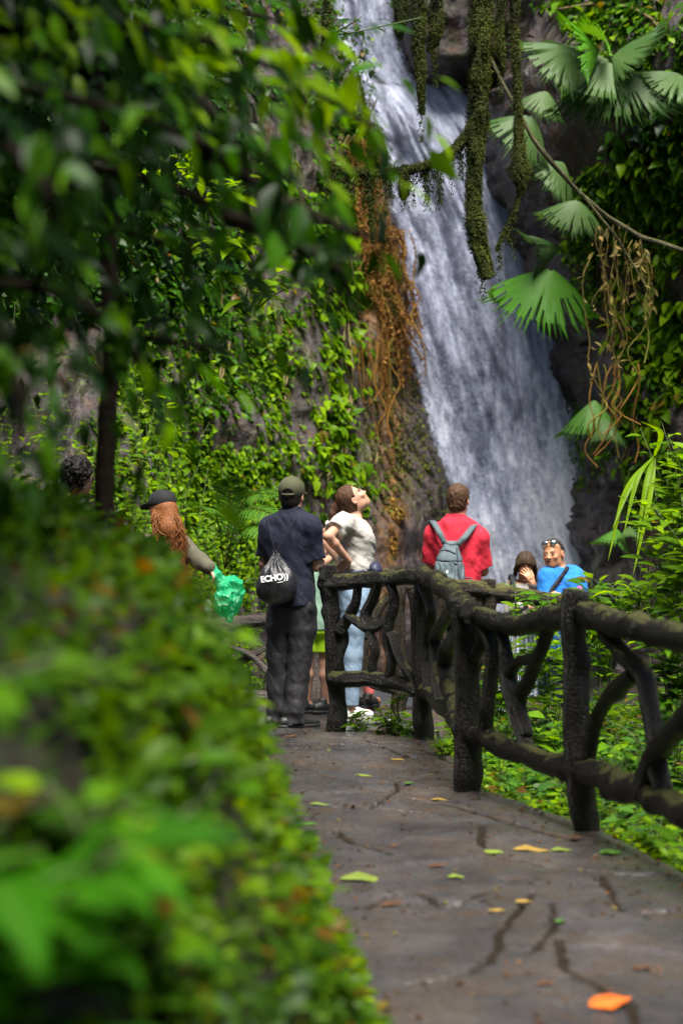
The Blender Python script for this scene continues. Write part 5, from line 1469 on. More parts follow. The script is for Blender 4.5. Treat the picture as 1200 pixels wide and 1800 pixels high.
    def leg(s, f, H, K, A, sc=1.0, gain=1.0, foot=None):
        H, K, A = map(lambda q: np.asarray(q, float), (H, K, A)); g = sc * gain
        f.chain([H, H * .5 + K * .5, K], [.088 * g, .075 * g, .054 * g], .02)
        f.chain([K, K * .68 + A * .32 + np.array([0, -.012, 0]), A], [.054 * g, .057 * g, .036 * g], .02)
        if foot is not None:
            ft = nrm(np.array([math.sin(R(foot)), math.cos(R(foot)), 0]))
            f.cone(A + ft * -.03 - [0, 0, .03], A + ft * .13 - [0, 0, .045], .034, .028, .02)

def wrinkles(amp, seed, fx=14, fz=7, dirn=(0, 0, 1)):
    def fn(x, y, z):
        return amp * (fbm(x * fx, y * fx, z * fz, seed, 3) * .8 + .75 * ridged(x * fx * .9 + z * fx * .7, y * fx * .5, z * fz * .45 - x * fx * .4, seed + 7, 3) - .75)
    return fn
def strands(g, P, r, n=10, seed=0):
    add_tube(g, P, r, 5, n, caps=False)
def ribbon(g, P, w, th, normals, n=24):
    """flat strap along P, width w along (tangent x normal)"""
    P = np.asarray(P, float); C = spline(np.column_stack([P, np.asarray(normals, float)]), n); Nn = nrm(C[:, 3:]); C = C[:, :3]
    T = nrm(np.gradient(C, axis=0)); S = nrm(np.cross(T, Nn))
    V = np.stack([C - S * w / 2, C - S * w / 2 + Nn * th, C + S * w / 2 + Nn * th, C + S * w / 2], 1).reshape(-1, 3)
    F_ = []
    for i in range(n - 1):
        for j in range(4): F_.append((i * 4 + j, i * 4 + (j + 1) % 4, (i + 1) * 4 + (j + 1) % 4, (i + 1) * 4 + j))
    F_ += [(0, 3, 2, 1), ((n - 1) * 4, (n - 1) * 4 + 1, (n - 1) * 4 + 2, (n - 1) * 4 + 3)]
    g.add(V, np.array(F_))
def shoe(per, A, ang, mat, sole, L=.27, name='shoe', high=.085):
    ft = np.array([math.sin(R(ang)), math.cos(R(ang)), 0]); A = np.array([A[0], A[1], 0.0])
    f = Field(A - [.28, .28, .01], A + [.28, .28, .16], .006)
    h_, b_, t_ = A - ft * .075, A + ft * .05, A + ft * (L - .10)
    f.cone(h_ + [0, 0, .042], b_ + [0, 0, .04], .036, .040, .015); f.cone(b_ + [0, 0, .038], t_ + [0, 0, .028], .040, .028, .015)
    f.cone(A - ft * .03 + [0, 0, .05], A - ft * .025 + [0, 0, high], .040, .036, .02)
    f.plane((0, 0, .022), (0, 0, -1))
    o = per.put(name, f, mat)
    f = Field(A - [.28, .28, .01], A + [.28, .28, .06], .006)
    f.cone(h_ + [0, 0, .015], b_ + [0, 0, .015], .040, .043, .01); f.cone(b_ + [0, 0, .015], t_ + [0, 0, .015], .043, .032, .01)
    f.plane((0, 0, .026), (0, 0, 1)); f.plane((0, 0, .001), (0, 0, -1))
    V, Q = f.mesh(1); mesh_np('sole', V, Q, sole, o, None, True, world=False)
    return o
def text_mesh(name, body, size, mat, parent, loc, Rm, bend=None, extrude=.0012, bold=.0, shear=0.0):
    cu = bpy.data.curves.new(name, 'FONT'); cu.body = body; cu.size = size; cu.extrude = extrude; cu.offset = bold; cu.shear = shear; cu.align_x = 'CENTER'; cu.align_y = 'CENTER'
    tmp = bpy.data.objects.new('tmp', cu); COL.objects.link(tmp); dg = bpy.context.evaluated_depsgraph_get(); dg.update()
    me = bpy.data.meshes.new_from_object(tmp.evaluated_get(dg)); bpy.data.objects.remove(tmp)
    nv = len(me.vertices); co = np.zeros(nv * 3); me.vertices.foreach_get('co', co); co = co.reshape(-1, 3)
    co = co @ np.asarray(Rm).T + np.asarray(loc)
    if bend is not None: co = bend(co)
    me.vertices.foreach_set('co', co.astype(np.float32).ravel()); me.update(); me.materials.append(mat)
    me.name = name
    o = bpy.data.objects.new(name, me); COL.objects.link(o); o.parent = parent; return o
# ================================================================ the people
def frame(px0, Y, z0):
    s_ = F / Y; X0 = (px0 - 600) / s_
    def P(px, py, dy=0.0): return np.array([(px - px0) / s_, dy, CAMZ - (py - 900) / s_ - z0])
    return (X0, Y, z0), P
def end_cut(f, S, E, t):           # end of a sleeve or leg at fraction t from S to E
    S, E = np.asarray(S, float), np.asarray(E, float); return S + (E - S) * t
def sleeve(S, E, t, r0, r1, lo, hi, h, flare=1.0):
    f = Field(lo, hi, h); c = end_cut(f, S, E, t)
    f.cone(S, S + (E - S) * (t + .12), r0, r1, 0); f.plane(c, E - S); return f
def short_hair(per, f, cut=(.85, -.52, .02), grow=.010, low=-.075, ripple=.004, seed=3, top=0.0):
    T = lambda x, y, z: per.hc + per.hR @ (np.array([x, y, z]) * per.hs)
    f.ell(T(0, -.012, .032 + top), (np.array([.074, .094, .092]) + grow) * per.hs, per.hR, 0)
    f.ell(T(0, -.035, -.03), (np.array([.062, .066, .075]) + grow * .6) * per.hs, per.hR, .02)
    n_ = per.hR @ np.array([0, cut[0], cut[1]]); f.plane(per.hc + per.hR @ np.array([0, cut[2] / cut[0], 0]), n_)
    f.plane(T(0, 0, low), per.hR @ np.array([0, .25, -1.0]))
    for q in (-1, 1): f.ell(T(q * .082, .004, -.012), np.array([.022, .026, .036]) * per.hs, per.hR, .004, 'cut')
    f.ripple(lambda x, y, z: ripple * (fbm(x * 60, y * 60, z * 40, seed, 3) + .6 * vnoise(x * 130, y * 130, z * 60, seed + 1)))
    return T
def sunglasses_up(per, T, mat_lens, name='sunglasses', z=.075, y=.085):
    g = Geo(); gl = Geo()
    for q in (-1, 1):
        u = np.linspace(0, 2 * np.pi, 20, endpoint=False)
        for gg, sc_, dy in ((g, 1.0, 0), (gl, .86, .004)):
            ring = np.array([T(q * .034 + .029 * sc_ * math.cos(a), y + dy - .018 * abs(q * .034 + .029 * sc_ * math.cos(a)) / .06, z + .021 * sc_ * math.sin(a) + .012) for a in u])
            c = ring.mean(0) + per.hR @ np.array([0, .004, 0])
            Vv = np.vstack([ring, ring - per.hR @ np.array([0, .006, 0]), c[None], c[None] - per.hR @ np.array([0, .008, 0])])
            k = np.arange(20); k2 = (k + 1) % 20
            gg.add(Vv, np.stack([k, k2, k2 + 20, k + 20], -1)); n0 = gg.n - len(Vv)
            gg.f.setdefault(3, []).append(np.vstack([np.stack([k2, k, np.full(20, 40)], -1), np.stack([k + 20, k2 + 20, np.full(20, 41)], -1)]) + n0)
        add_tube(g, np.array([T(q * .062, y - .02, z + .015), T(q * .083, y - .06, z - .01), T(q * .085, y - .11, z - .045), T(q * .08, y - .13, z - .065)]), .0035, 6, 12)
    add_tube(g, np.array([T(-.008, y + .002, z + .018), T(.008, y + .002, z + .018)]), .003, 6, 3)
    o = g.build(name, M['black_plastic'], per.root, world=False); gl.build('lens', mat_lens, o, world=False); return o
def drop_y(f, co, side=-1, off=.003):
    """lay points on a field's surface along y (seen from the side given)"""
    co = co.copy()
    for i, (x, y, z) in enumerate(co):
        a = int(np.clip(round((x - f.lo[0]) / f.h), 0, f.n[0] - 1)); c = int(np.clip(round((z - f.lo[2]) / f.h), 0, f.n[2] - 1))
        a2 = min(a + 1, f.n[0] - 1); fx = np.clip((x - f.ax[0][a]) / f.h, 0, 1)
        def first(a):
            col = f.d[a, :, c]; w = np.nonzero(col < 0)[0]
            if len(w) == 0: return None
            j = w[0] if side < 0 else w[-1]; jj = j - 1 if side < 0 else j + 1
            jj = int(np.clip(jj, 0, f.n[1] - 1)); t = col[j] / (col[j] - col[jj] + 1e-9)
            return f.ax[1][j] + (f.ax[1][jj] - f.ax[1][j]) * t
        y0 = first(a)
        if y0 is not None: co[i, 1] = y0 + side * off - side * 0 + (y if False else 0) + side * max(0, (-side) * 0)
    return co

M['navy'] = cloth_mat('navy polo', (.010, .012, .026), .8, 700, .2, .35)
M['trouser'] = cloth_mat('dark grey trousers', (.023, .022, .026), .6, 600, .12, .45, spec=.35)
M['olive'] = cloth_mat('olive cap', (.060, .062, .034), .85, 500, .15, .2)
M['white_tee'] = cloth_mat('white t-shirt', (.37, .355, .33), .9, 600, .05, .7)
M['jeans'] = cloth_mat('light blue jeans', (.22, .31, .43), .85, 500, .1, .25)
M['red_tee'] = cloth_mat('red t-shirt', (.50, .020, .040), .85, 600, .07, .3)
M['blue_tee'] = cloth_mat('bright blue t-shirt', (.020, .17, .55), .85, 600, .07, .3)
M['shoe'] = gloss('black shoe', (.010, .010, .011), .55); M['sole'] = gloss('black sole', (.016, .016, .017), .7)
M['bag_black'] = cloth_mat('black nylon', (.010, .010, .014), .38, 300, .2, .6, spec=.5)
M['white_print'] = gloss('white print', (.75, .78, .78), .6)
M['dark_shorts'] = cloth_mat('dark blue shorts', (.010, .018, .035))
M['strap_dark'] = cloth_mat('dark strap', (.010, .011, .016), .7)

# ---------------- the man with the olive cap
loc, P = frame(515, 13.42, 0.0)
m1 = Person('man seen from behind in olive cap, navy polo shirt and dark grey trousers', loc, 0, SKIN['fair'])
S_L, S_R = np.array([-.162, .07, 1.350]), np.array([.118, -.07, 1.358])
E_L, E_R = np.array([-.200, .10, 1.10]), np.array([.158, -.04, 1.085])
W_L, W_R = np.array([-.165, .25, .965]), np.array([.235, .15, 1.125])
f = m1.field((-.36, -.32, -.0), (.40, .46, 1.76))
hR = rot(-14, -3, 0)
f.loft([(.86, .13, .09, -.01, 0), (1.0, .125, .085, -.01, 0), (1.2, .140, .085, -.02, 0), (1.36, .125, .065, -.02, 0), (1.43, .07, .06, -.015, 0)], yaw=R(-22))
f.cone((-.015, .005, 1.38), (-.008, .012, 1.50), .060, .056, .03)
m1.head(f, (-.010, .03, 1.552), hR, .98)
m1.arm(f, S_L, E_L, W_L, .92); m1.arm(f, S_R, E_R, W_R, .92)
m1.hand(f, W_L, (.35, .8, .15), (.6, -.1, .5), 1, 55); m1.hand(f, W_R, (-.35, .8, .35), (-.5, .1, .6), -1, 55)
m1.leg(f, (-.08, .03, .88), (-.095, .03, .48), (-.107, .04, .09), .88); m1.leg(f, (.06, -.03, .88), (.05, -.02, .48), (.0, -.05, .09), .88)
m1.put('body', f, m1.skin, m1.face_attrs); m1.eyes()
f = m1.field((-.2, -.2, 1.42), (.18, .24, 1.76), .005); short_hair(m1, f, low=-.08, grow=.006, seed=4); m1.put('hair', f, HAIR['dark'])
# cap: crown, button, strap arch at the back, peak
T = lambda x, y, z: m1.hc + m1.hR @ (np.array([x, y, z]) * m1.hs)
f = m1.field((-.2, -.22, 1.5), (.2, .3, 1.76), .005)
f.ell(T(0, -.008, .048), np.array([.091, .112, .096]) * m1.hs, m1.hR, 0); f.plane(T(0, -.05, -.002), m1.hR @ np.array([0, .10, -1.0]))
f.ell(T(0, -.115, .018), np.array([.036, .04, .026]) * m1.hs, m1.hR, .004, 'cut')
f.ell(T(0, -.008, .146), (.009, .009, .006), m1.hR, .004)
sx = lambda x, y, z: -.0022 * np.exp(-((np.abs(np.sin(1.5 * np.arctan2(((np.stack([x, y, z], -1) - m1.hc) @ m1.hR)[:, 0], ((np.stack([x, y, z], -1) - m1.hc) @ m1.hR)[:, 1] + .008)))) / .035) ** 2) * -1
f.ripple(sx)
cap = m1.put('cap', f, M['olive'])
f = m1.field((-.2, -.05, 1.5), (.25, .35, 1.70), .006)
f.ell(T(0, .125, .028), np.array([.075, .085, .022]), m1.hR @ rot(0, -12), 0); f.ell(T(0, .12, .004), np.array([.09, .10, .022]), m1.hR @ rot(0, -12), 0, 'cut')
V, Q = f.mesh(); mesh_np('peak', V, Q, M['olive'], cap, None, True, world=False)
g = Geo(); ribbon(g, [T(-.045, -.100, .012), T(0, -.121, .008), T(.045, -.100, .012)], .014, .004, [m1.hR @ np.array([-.3, -1, 0]), m1.hR @ np.array([0, -1, 0]), m1.hR @ np.array([.3, -1, 0])], 12); g.build('strap', M['olive'], cap, world=False)
# polo shirt
lo, hi = (-.36, -.30, .74), (.36, .34, 1.54)
f = m1.field(lo, hi)
f.loft([(.78, .162, .132, .0, 0), (.90, .152, .122, -.004, 0), (1.02, .146, .112, -.01, 0), (1.15, .150, .108, -.018, 0), (1.28, .160, .104, -.02, 0), (1.36, .142, .088, -.02, 0), (1.415, .115, .080, -.016, 0), (1.455, .070, .066, -.012, 0)], yaw=R(-22))
f.cone((-.06, .03, 1.40), S_L + [.01, 0, -.005], .052, .058, .04); f.cone((.04, -.02, 1.40), S_R + [-.01, 0, -.005], .052, .058, .04)
for S, E in ((S_L, E_L), (S_R, E_R)):
    a = sleeve(S, E, .80, .062, .062, lo, hi, m1.h); d = np.clip(.5 + .5 * (f.d - a.d) / .03, 0, 1); f.d = f.d * (1 - d) + a.d * d - .03 * d * (1 - d)
f.ripple(wrinkles(.016, 11, 9, 6)); f.plane((0, 0, .815), (.10, 0, -1))
m1.put('polo_shirt', f, M['navy'])
f = m1.field((-.12, -.12, 1.38), (.12, .14, 1.52), .005)
f.loft([(1.42, .078, .074, -.012, .004), (1.49, .066, .064, -.010, .012)], yaw=R(-22)); f.loft([(1.40, .066, .06, -.012, .004), (1.52, .060, .058, -.01, .012)], yaw=R(-22), op='cut', k=0); m1.put('collar', f, M['navy'])
# trousers
f = m1.field((-.30, -.25, .015), (.30, .25, 1.0))
f.loft([(.66, .08, .07, .0, 0), (.78, .138, .108, .0, 0), (.86, .140, .108, .0, 0), (.98, .118, .088, 0, 0)], yaw=R(-22), k=.05)
f.chain([(-.078, .03, .78), (-.09, .03, .66), (-.098, .035, .46), (-.102, .035, .25), (-.110, .04, .03)], [.088, .082, .068, .064, .066], .02)
f.chain([(.064, -.03, .78), (.062, -.03, .66), (.046, -.03, .46), (.024, -.04, .25), (.002, -.05, .045)], [.090, .084, .071, .066, .069], .02)
f.plane((0, 0, .030), (0, 0, -1))
def tw(x, y, z):
    return .010 * fbm(x * 9 + z * 5, y * 9, z * 7 - x * 6, 17, 3) + .016 * ridged(x * 9 + z * 5, y * 6, z * 2.6 - x * 4, 19, 3) - .016 + .014 * np.exp(-(z - .05) / .07) * vnoise(x * 8, y * 8, z * 26, 23)
f.ripple(tw); tr_o = m1.put('trousers', f, M['trouser'])
shoe(m1, (.005, -.05), 62, M['shoe'], M['sole']); shoe(m1, (-.115, .045), 42, M['shoe'], M['sole'])
# drawstring bag on his back
bx = frame(515, 13.42, 0)[1]
bag = empty('drawstring_bag', np.array(loc) + np.array([-.105, -.2, .86])); tag(bag, 'black drawstring bag with white lettering hanging on the back of the capped man', 'bag')
f = Field((-.36, -.40, .78), (.16, -.02, 1.26), .005)
f.ell((-.100, -.205, .975), (.134, .082, .125), rot(0, 0, -8), 0); f.ell((-.105, -.19, .925), (.125, .078, .082), rot(0, 0, -12), .05)
f.cone((-.105, -.185, 1.05), (-.112, -.155, 1.175), .072, .012, .05, flat=((0, 1, 0), .7))
def bagr(x, y, z):
    a = np.arctan2(x + .11, y + .155); up = sm(.98, 1.16, z)
    return (.004 + .007 * up) * np.sin(a * 11 + 3 * vnoise(z * 8, a, 0, 5)) * (.25 + up) + .010 * fbm(x * 12, y * 12, z * 9, 29, 3)
f.ripple(bagr)
fb_ = f; V, Q = f.mesh(1); off = np.array(loc)
mesh_np('sack', V + off, Q, M['bag_black'], bag)
g = Geo()
Tp = np.array([-.112, -.16, 1.175])
for pts in ([Tp, (-.140, -.135, 1.28), (-.168, -.045, 1.402), (-.160, .05, 1.415)], [Tp, (-.04, -.150, 1.30), (.02, -.115, 1.40), (.048, -.05, 1.442), (.05, .05, 1.43)],
            [(-.155, .05, 1.415), (-.19, .13, 1.25), (-.20, .09, 1.05), (-.20, -.10, .90)], [(-.215, -.19, .90), (-.20, -.10, .90)]):
    add_tube(g, np.array(pts) + off, .0036, 6, 24)
g.build('cord', M['strap_dark'], bag)
Rt = np.array([[1, 0, 0], [0, 0, -1], [0, 1, 0]]).T @ np.eye(3)
def on_bag(co):
    c = co.copy(); q = drop_y(fb_, co, -1, .0)
    c[:, 1] = q[:, 1] - .0045 + (co[:, 1] - co[:, 1].mean()) * 1.0
    return c
ca_, sa_ = math.cos(R(9)), math.sin(R(9))
RT = np.array([[ca_, -sa_, 0], [0, 0, -1.0], [sa_, ca_, 0]])
def put_text(body, size, x, z, bold, name='lettering'):
    o = text_mesh(name, body, size, M['white_print'], bag, (x, 0, z), RT, bend=on_bag, bold=bold, extrude=.0015)
    o.location = off - np.array(bag.location); return o
put_text('ECHO', .055, -.134, 1.012, .0022)
put_text('))', .052, -.041, 1.025, .0012)
put_text('\u2014\u2014', .018, -.078, .988, .001)

# ---------------- the woman in white looking up
loc, P = frame(625, 13.9, 0.0)
w1 = Person('woman in white t-shirt and light jeans looking up with a hand on her hip', loc, 0, SKIN['fair'], .0055)
hR = rot(-84, 46, 0)
S1, E1, W1 = np.array([-.075, -.150, 1.385]), np.array([-.192, -.345, 1.285]), np.array([-.052, -.215, 1.118])
S2, E2, W2 = np.array([-.065, .150, 1.385]), np.array([-.252, .25, 1.28]), np.array([-.115, .15, 1.11])
f = w1.field((-.38, -.46, 0.0), (.26, .40, 1.74))
rows = [(.92, .155, .115, .0, 0), (1.05, .135, .105, .0, 0), (1.16, .128, .10, .003, 0), (1.28, .145, .10, .0, 0), (1.36, .145, .085, -.020, 0), (1.42, .07, .055, -.018, 0)]
f.loft(rows, yaw=R(-90))
f.cone((-.022, 0, 1.37), (-.005, .0, 1.485), .056, .050, .03)
w1.head(f, P(620.5, 879, 0), hR, .93, 'f', .85)
w1.arm(f, S1, E1, W1, .84); w1.arm(f, S2, E2, W2, .84)
w1.hand(f, W1, (-.62, .30, -.62), (.1, 1, .25), 1, 24, .92, 9, 48); w1.hand(f, W2, (.2, -.7, -.5), (.8, .2, -.2), -1, 30, .92)
w1.leg(f, (.0, -.08, .90), (-.03, -.08, .48), (-.04, -.08, .08), .95, foot=80); w1.leg(f, (.0, .08, .90), (-.03, .08, .48), (-.04, .08, .08), .95, foot=80)
w1.put('body', f, w1.skin, w1.face_attrs); w1.eyes(.45)
f = w1.field((-.30, -.16, 1.32), (.14, .16, 1.74), .005)
T = short_hair(w1, f, cut=(.85, -.50, .010), grow=.011, low=-.085, ripple=.003, seed=9)
f.cone(T(0, -.105, .0), P(590, 890), .036, .026, .02); f.chain([P(590, 890), P(585, 903), P(584, 914), P(587, 926)], [.026, .028, .022, .008], .015)
f.ripple(lambda x, y, z: .004 * vnoise(x * 120, y * 120, z * 22, 13)); w1.put('hair', f, HAIR['brown'])
lo, hi = (-.30, -.36, .98), (.24, .34, 1.52)
f = w1.field(lo, hi)
f.loft([(1.0, .165, .128, .004, 0), (1.08, .158, .122, .006, 0), (1.17, .150, .118, .006, 0), (1.26, .160, .117, .010, 0), (1.33, .160, .105, -.006, 0), (1.385, .13, .078, -.022, 0), (1.43, .072, .060, -.018, 0)], yaw=R(-90))
for q in (-1, 1): f.ell((.058, q * .065, 1.262), (.052, .058, .056), None, .04)
for S, E, e in ((S1, E1, .62), (S2, E2, .55)):
    a = sleeve(S, E, e, .070, .066, lo, hi, w1.h); d = np.clip(.5 + .5 * (f.d - a.d) / .035, 0, 1); f.d = f.d * (1 - d) + a.d * d - .035 * d * (1 - d)
def tee(x, y, z): return .006 * fbm(x * 10, y * 8, z * 10, 41, 3) + .015 * ridged(x * 6 + z * 9, y * 4, z * 3 - x * 3, 43, 3) - .012
f.ripple(tee); f.plane((0, 0, 1.045), (-.25, 0, -1)); f.plane((-.018, 0, 1.428), (.42, 0, 1))
w1.put('t_shirt', f, M['white_tee'])
f = w1.field((-.2, -.22, .05), (.2, .22, 1.12))
f.loft([(.78, .165, .118, -.0, 0), (.92, .165, .125, .0, 0), (1.06, .150, .116, .002, 0)], yaw=R(-90))
for q in (-1, 1): f.chain([(.0, q * .08, .86), (-.02, q * .08, .66), (-.03, q * .082, .46), (-.038, q * .08, .28), (-.042, q * .08, .12)], [.102, .088, .074, .068, .058], .025)
f.plane((0, 0, .11), (0, 0, -1)); f.ripple(wrinkles(.006, 47)); w1.put('jeans', f, M['jeans'])
for q in (-1, 1): shoe(w1, (-.042, q * .08), 85, M['white_print'], M['white_print'], .24)
wb = empty('waist_bag', np.array(loc) + np.array([.13, -.05, 1.03])); tag(wb, 'navy waist bag strapped round the woman in white', 'bag')
off = np.array(loc)
f = Field((.0, -.24, .96), (.26, .14, 1.16), .005)
f.ell((.128, -.08, 1.058), (.050, .085, .045), None, 0); f.ell((.134, -.085, 1.045), (.05, .085, .03), None, .01); f.plane((0, 0, 1.086), (-.25, 0, 1)); f.ripple(wrinkles(.005, 51, 20, 20)); V, Q = f.mesh()
M['navy_bag'] = cloth_mat('navy bag nylon', (.012, .016, .045), .5, 400, .2, .4, spec=.4)
mesh_np('pouch', V + off, Q, M['navy_bag'], wb)
g = Geo(); a = np.linspace(0, 2 * np.pi, 25)
ribbon(g, np.stack([.004 + .137 * np.cos(a), .176 * np.sin(a), 1.035 + .015 * np.cos(a)], -1) + off, .028, .004, np.stack([np.cos(a), np.sin(a), 0 * a], -1), 60)
ribbon(g, np.array([(.14, -.10, 1.08), (.145, -.05, 1.15), (.13, .02, 1.20)]) + off, .02, .004, np.array([(1, -.3, 0), (1, -.2, 0), (1, 0, 0)]), 12)
g.build('strap', M['navy_bag'], wb)

# ---------------- the man in the red t-shirt
loc, P = frame(802, 15.7, -.16)
m2 = Person('man in red t-shirt seen from behind at the mossy railing', loc, 0, SKIN['pink'])
hR = rot(-16, -4, 0)
S_L, S_R = P(762, 942, .02), P(841, 944, -.02)
E_L, E_R = P(757, 1000, .06), P(849, 1004, .05)
W_L, W_R = P(778, 1012, .28), P(836, 1000, .30)
f = m2.field((-.36, -.25, 0), (.36, .50, 1.92), .007)
zt = lambda y: P(802, y)[2]
f.loft([(.88, .14, .10, 0, 0), (1.05, .14, .10, 0, 0), (zt(985), .155, .095, 0, 0), (zt(935), .14, .08, 0, 0), (zt(915), .08, .07, 0, 0)])
f.cone(P(803, 925, .0), P(804, 893, .02), .064, .060, .03)
m2.head(f, P(805, 880, .03), hR, 1.02)
m2.arm(f, S_L, E_L, W_L, 1.1); m2.arm(f, S_R, E_R, W_R, 1.1)
m2.hand(f, W_L, (.6, .6, .1), (0, -.2, 1), 1, 50); m2.hand(f, W_R, (-.6, .6, .1), (0, -.2, 1), -1, 50)
m2.leg(f, (-.09, 0, .92), (-.10, 0, .5), (-.11, 0, .09), 1.05, foot=-10); m2.leg(f, (.09, 0, .92), (.10, 0, .5), (.11, 0, .09), 1.05, foot=10)
m2.put('body', f, m2.skin, m2.face_attrs); m2.eyes()
f = m2.field((-.2, -.2, 1.55), (.22, .26, 1.92), .005); short_hair(m2, f, grow=.012, seed=14, low=-.072, ripple=.008); m2.put('hair', f, HAIR['short_brown'])
T = lambda x, y, z: m2.hc + m2.hR @ (np.array([x, y, z]) * m2.hs)
sunglasses_up(m2, T, M['black_plastic'])
lo, hi = (-.40, -.28, .80), (.40, .30, 1.68)
f = m2.field(lo, hi)
f.loft([(.84, .178, .13, 0, 0), (1.0, .180, .128, 0, 0), (zt(1000), .176, .13, 0, 0), (zt(965), .178, .128, 0, 0), (zt(940), .162, .110, 0, 0), (zt(922), .125, .085, 0, 0), (zt(913), .085, .070, 0, .005), (zt(907), .060, .056, 0, .01)])
f.cone(P(785, 926), S_L, .058, .068, .05); f.cone(P(822, 927), S_R, .058, .068, .05)
for S, E in ((S_L, E_L), (S_R, E_R)):
    a = sleeve(S, E, .80, .067, .070, lo, hi, m2.h); d = np.clip(.5 + .5 * (f.d - a.d) / .03, 0, 1); f.d = f.d * (1 - d) + a.d * d - .03 * d * (1 - d)
f.ripple(wrinkles(.016, 61, 9, 6)); m2.put('t_shirt', f, M['red_tee'])
f = m2.field((-.3, -.25, .42), (.3, .25, .98), .01)
f.loft([(.74, .175, .13, 0, 0), (.95, .17, .122, 0, 0)])
for q in (-1, 1): f.chain([(q * .09, 0, .88), (q * .105, 0, .46)], [.10, .095], .03)
f.plane((0, 0, .47), (0, 0, -1)); m2.put('shorts', f, M['dark_shorts'])
for q in (-1, 1): shoe(m2, (q * .11, 0), q * 12, M['shoe'], M['sole'])
# his backpack
off = np.array(loc)
bp = empty('backpack', off + P(786, 1040, -.2)); tag(bp, 'small grey backpack on the back of the red shirted man', 'backpack')
M['pack'] = cloth_mat('grey backpack nylon', (.072, .100, .115), .65, 300, .14, .55, spec=.3); M['pack_dark'] = cloth_mat('dark seam', (.030, .042, .055), .7)
lo, hi = P(740, 1075, -.40), P(835, 930, -.02)
f = Field(lo, hi, .005)
zb = lambda y: P(0, y)[2]
f.loft([(zb(1062), .130, .085, -.07, -.20), (zb(1035), .138, .095, -.072, -.205), (zb(1005), .122, .092, -.075, -.20), (zb(980), .095, .078, -.068, -.185), (zb(962), .066, .055, -.060, -.17), (zb(950), .045, .035, -.057, -.155)], ex=3)
f.ell(P(785, 1030, -.285), (.085, .045, .10), None, .02)
for (x0, y0, x1, y1) in [(762, 984, 800, 990), (768, 966, 800, 974), (800, 975, 806, 1040)]:
    pass
f.ripple(lambda x, y, z: .004 * np.sin(x * 150 + 4 * vnoise(z * 6, x * 8, 0, 3)) * (z < zb(990)) + .008 * fbm(x * 14, y * 14, z * 9, 67, 3) + .007 * np.exp(-((z - zb(986) - .15 * (x + .07) ** 2 + .05 * (x + .07)) / .006) ** 2))
V, Q = f.mesh(); mesh_np('pack', V + off, Q, M['pack'], bp); fpk = f
g = Geo()
def lay(pts, fld, w, th=.004):
    Pp = spline(np.array(pts), 16); Pp = drop_y(fld, Pp, -1, .002); ribbon(g, Pp + off, w, th, np.tile([0, -1.0, .1], (16, 1)), 24)
lay([P(764, 985, -.2), P(780, 984, -.2), P(799, 990, -.2)], fpk, .010); lay([P(768, 968, -.2), P(782, 966, -.2), P(797, 972, -.2)], fpk, .010)
lay([P(799, 962, -.2), P(801, 990, -.2), P(803, 1035, -.2)], fpk, .010)
add_tube(g, np.array([P(778, 951, -.17), P(786, 957, -.2), P(795, 957, -.2), P(802, 955, -.17)]) + off, .012, 8, 16)
g.build('seam', M['pack_dark'], bp)
g = Geo()
ribbon(g, np.array([P(779, 955, -.165), P(770, 936, -.155), P(760, 918, -.06), P(758, 920, .08)]) + off, .046, .010, np.array([(0, -1, .2), (0, -1, .4), (0, -.4, 1), (0, .6, .8)]), 24); g.build('strap', M['pack'], bp)
g = Geo()
ribbon(g, np.array([P(801, 958, -.165), P(816, 942, -.155), P(832, 924, -.06), P(836, 926, .08)]) + off, .046, .010, np.array([(0, -1, .2), (0, -1, .4), (0, -.4, 1), (0, .6, .8)]), 24); g.build('strap', M['pack'], bp)
g = Geo(); a = np.linspace(0, 2 * np.pi, 20)
add_tube(g, np.stack([P(818, 0)[0] + .034 * np.cos(a), -.24 + 0 * a, zb(1018) + .018 * np.sin(a)], -1) + off, .007, 6, 40); g.build('loop', M['navy_bag'], bp)
def on_pack(co):
    c = co.copy(); q = drop_y(fpk, co, -1, 0); c[:, 1] = q[:, 1] - .004 + (co[:, 1] - co[:, 1].mean()); return c
RT2 = np.array([[1, 0, 0], [0, 0, -1.0], [.05, 1, 0]])
g = Geo(); c = P(778, 1004, -.3)     # pale embroidered paw and a line of tiny letters
pts = []
for (dx, dz, r) in [(.016, .0, .007), (.008, .010, .0035), (.014, .013, .0035), (.021, .012, .0035), (.026, .007, .003), (-.006, -.002, .003), (-.014, -.003, .003), (-.021, -.001, .003)]:
    u = np.linspace(0, 2 * np.pi, 10, endpoint=False)
    ring = np.stack([c[0] + dx + r * np.cos(u), 0 * u - .3, c[2] + dz + r * np.sin(u)], -1)
    ring = np.vstack([ring, [[c[0] + dx, -.3, c[2] + dz]]]); ring = drop_y(fpk, ring, -1, .0035)
    k = np.arange(10); g.add(ring + off, np.stack([k, (k + 1) % 10, np.full(10, 10)], -1))
g.build('emblem', M['white_print'], bp)

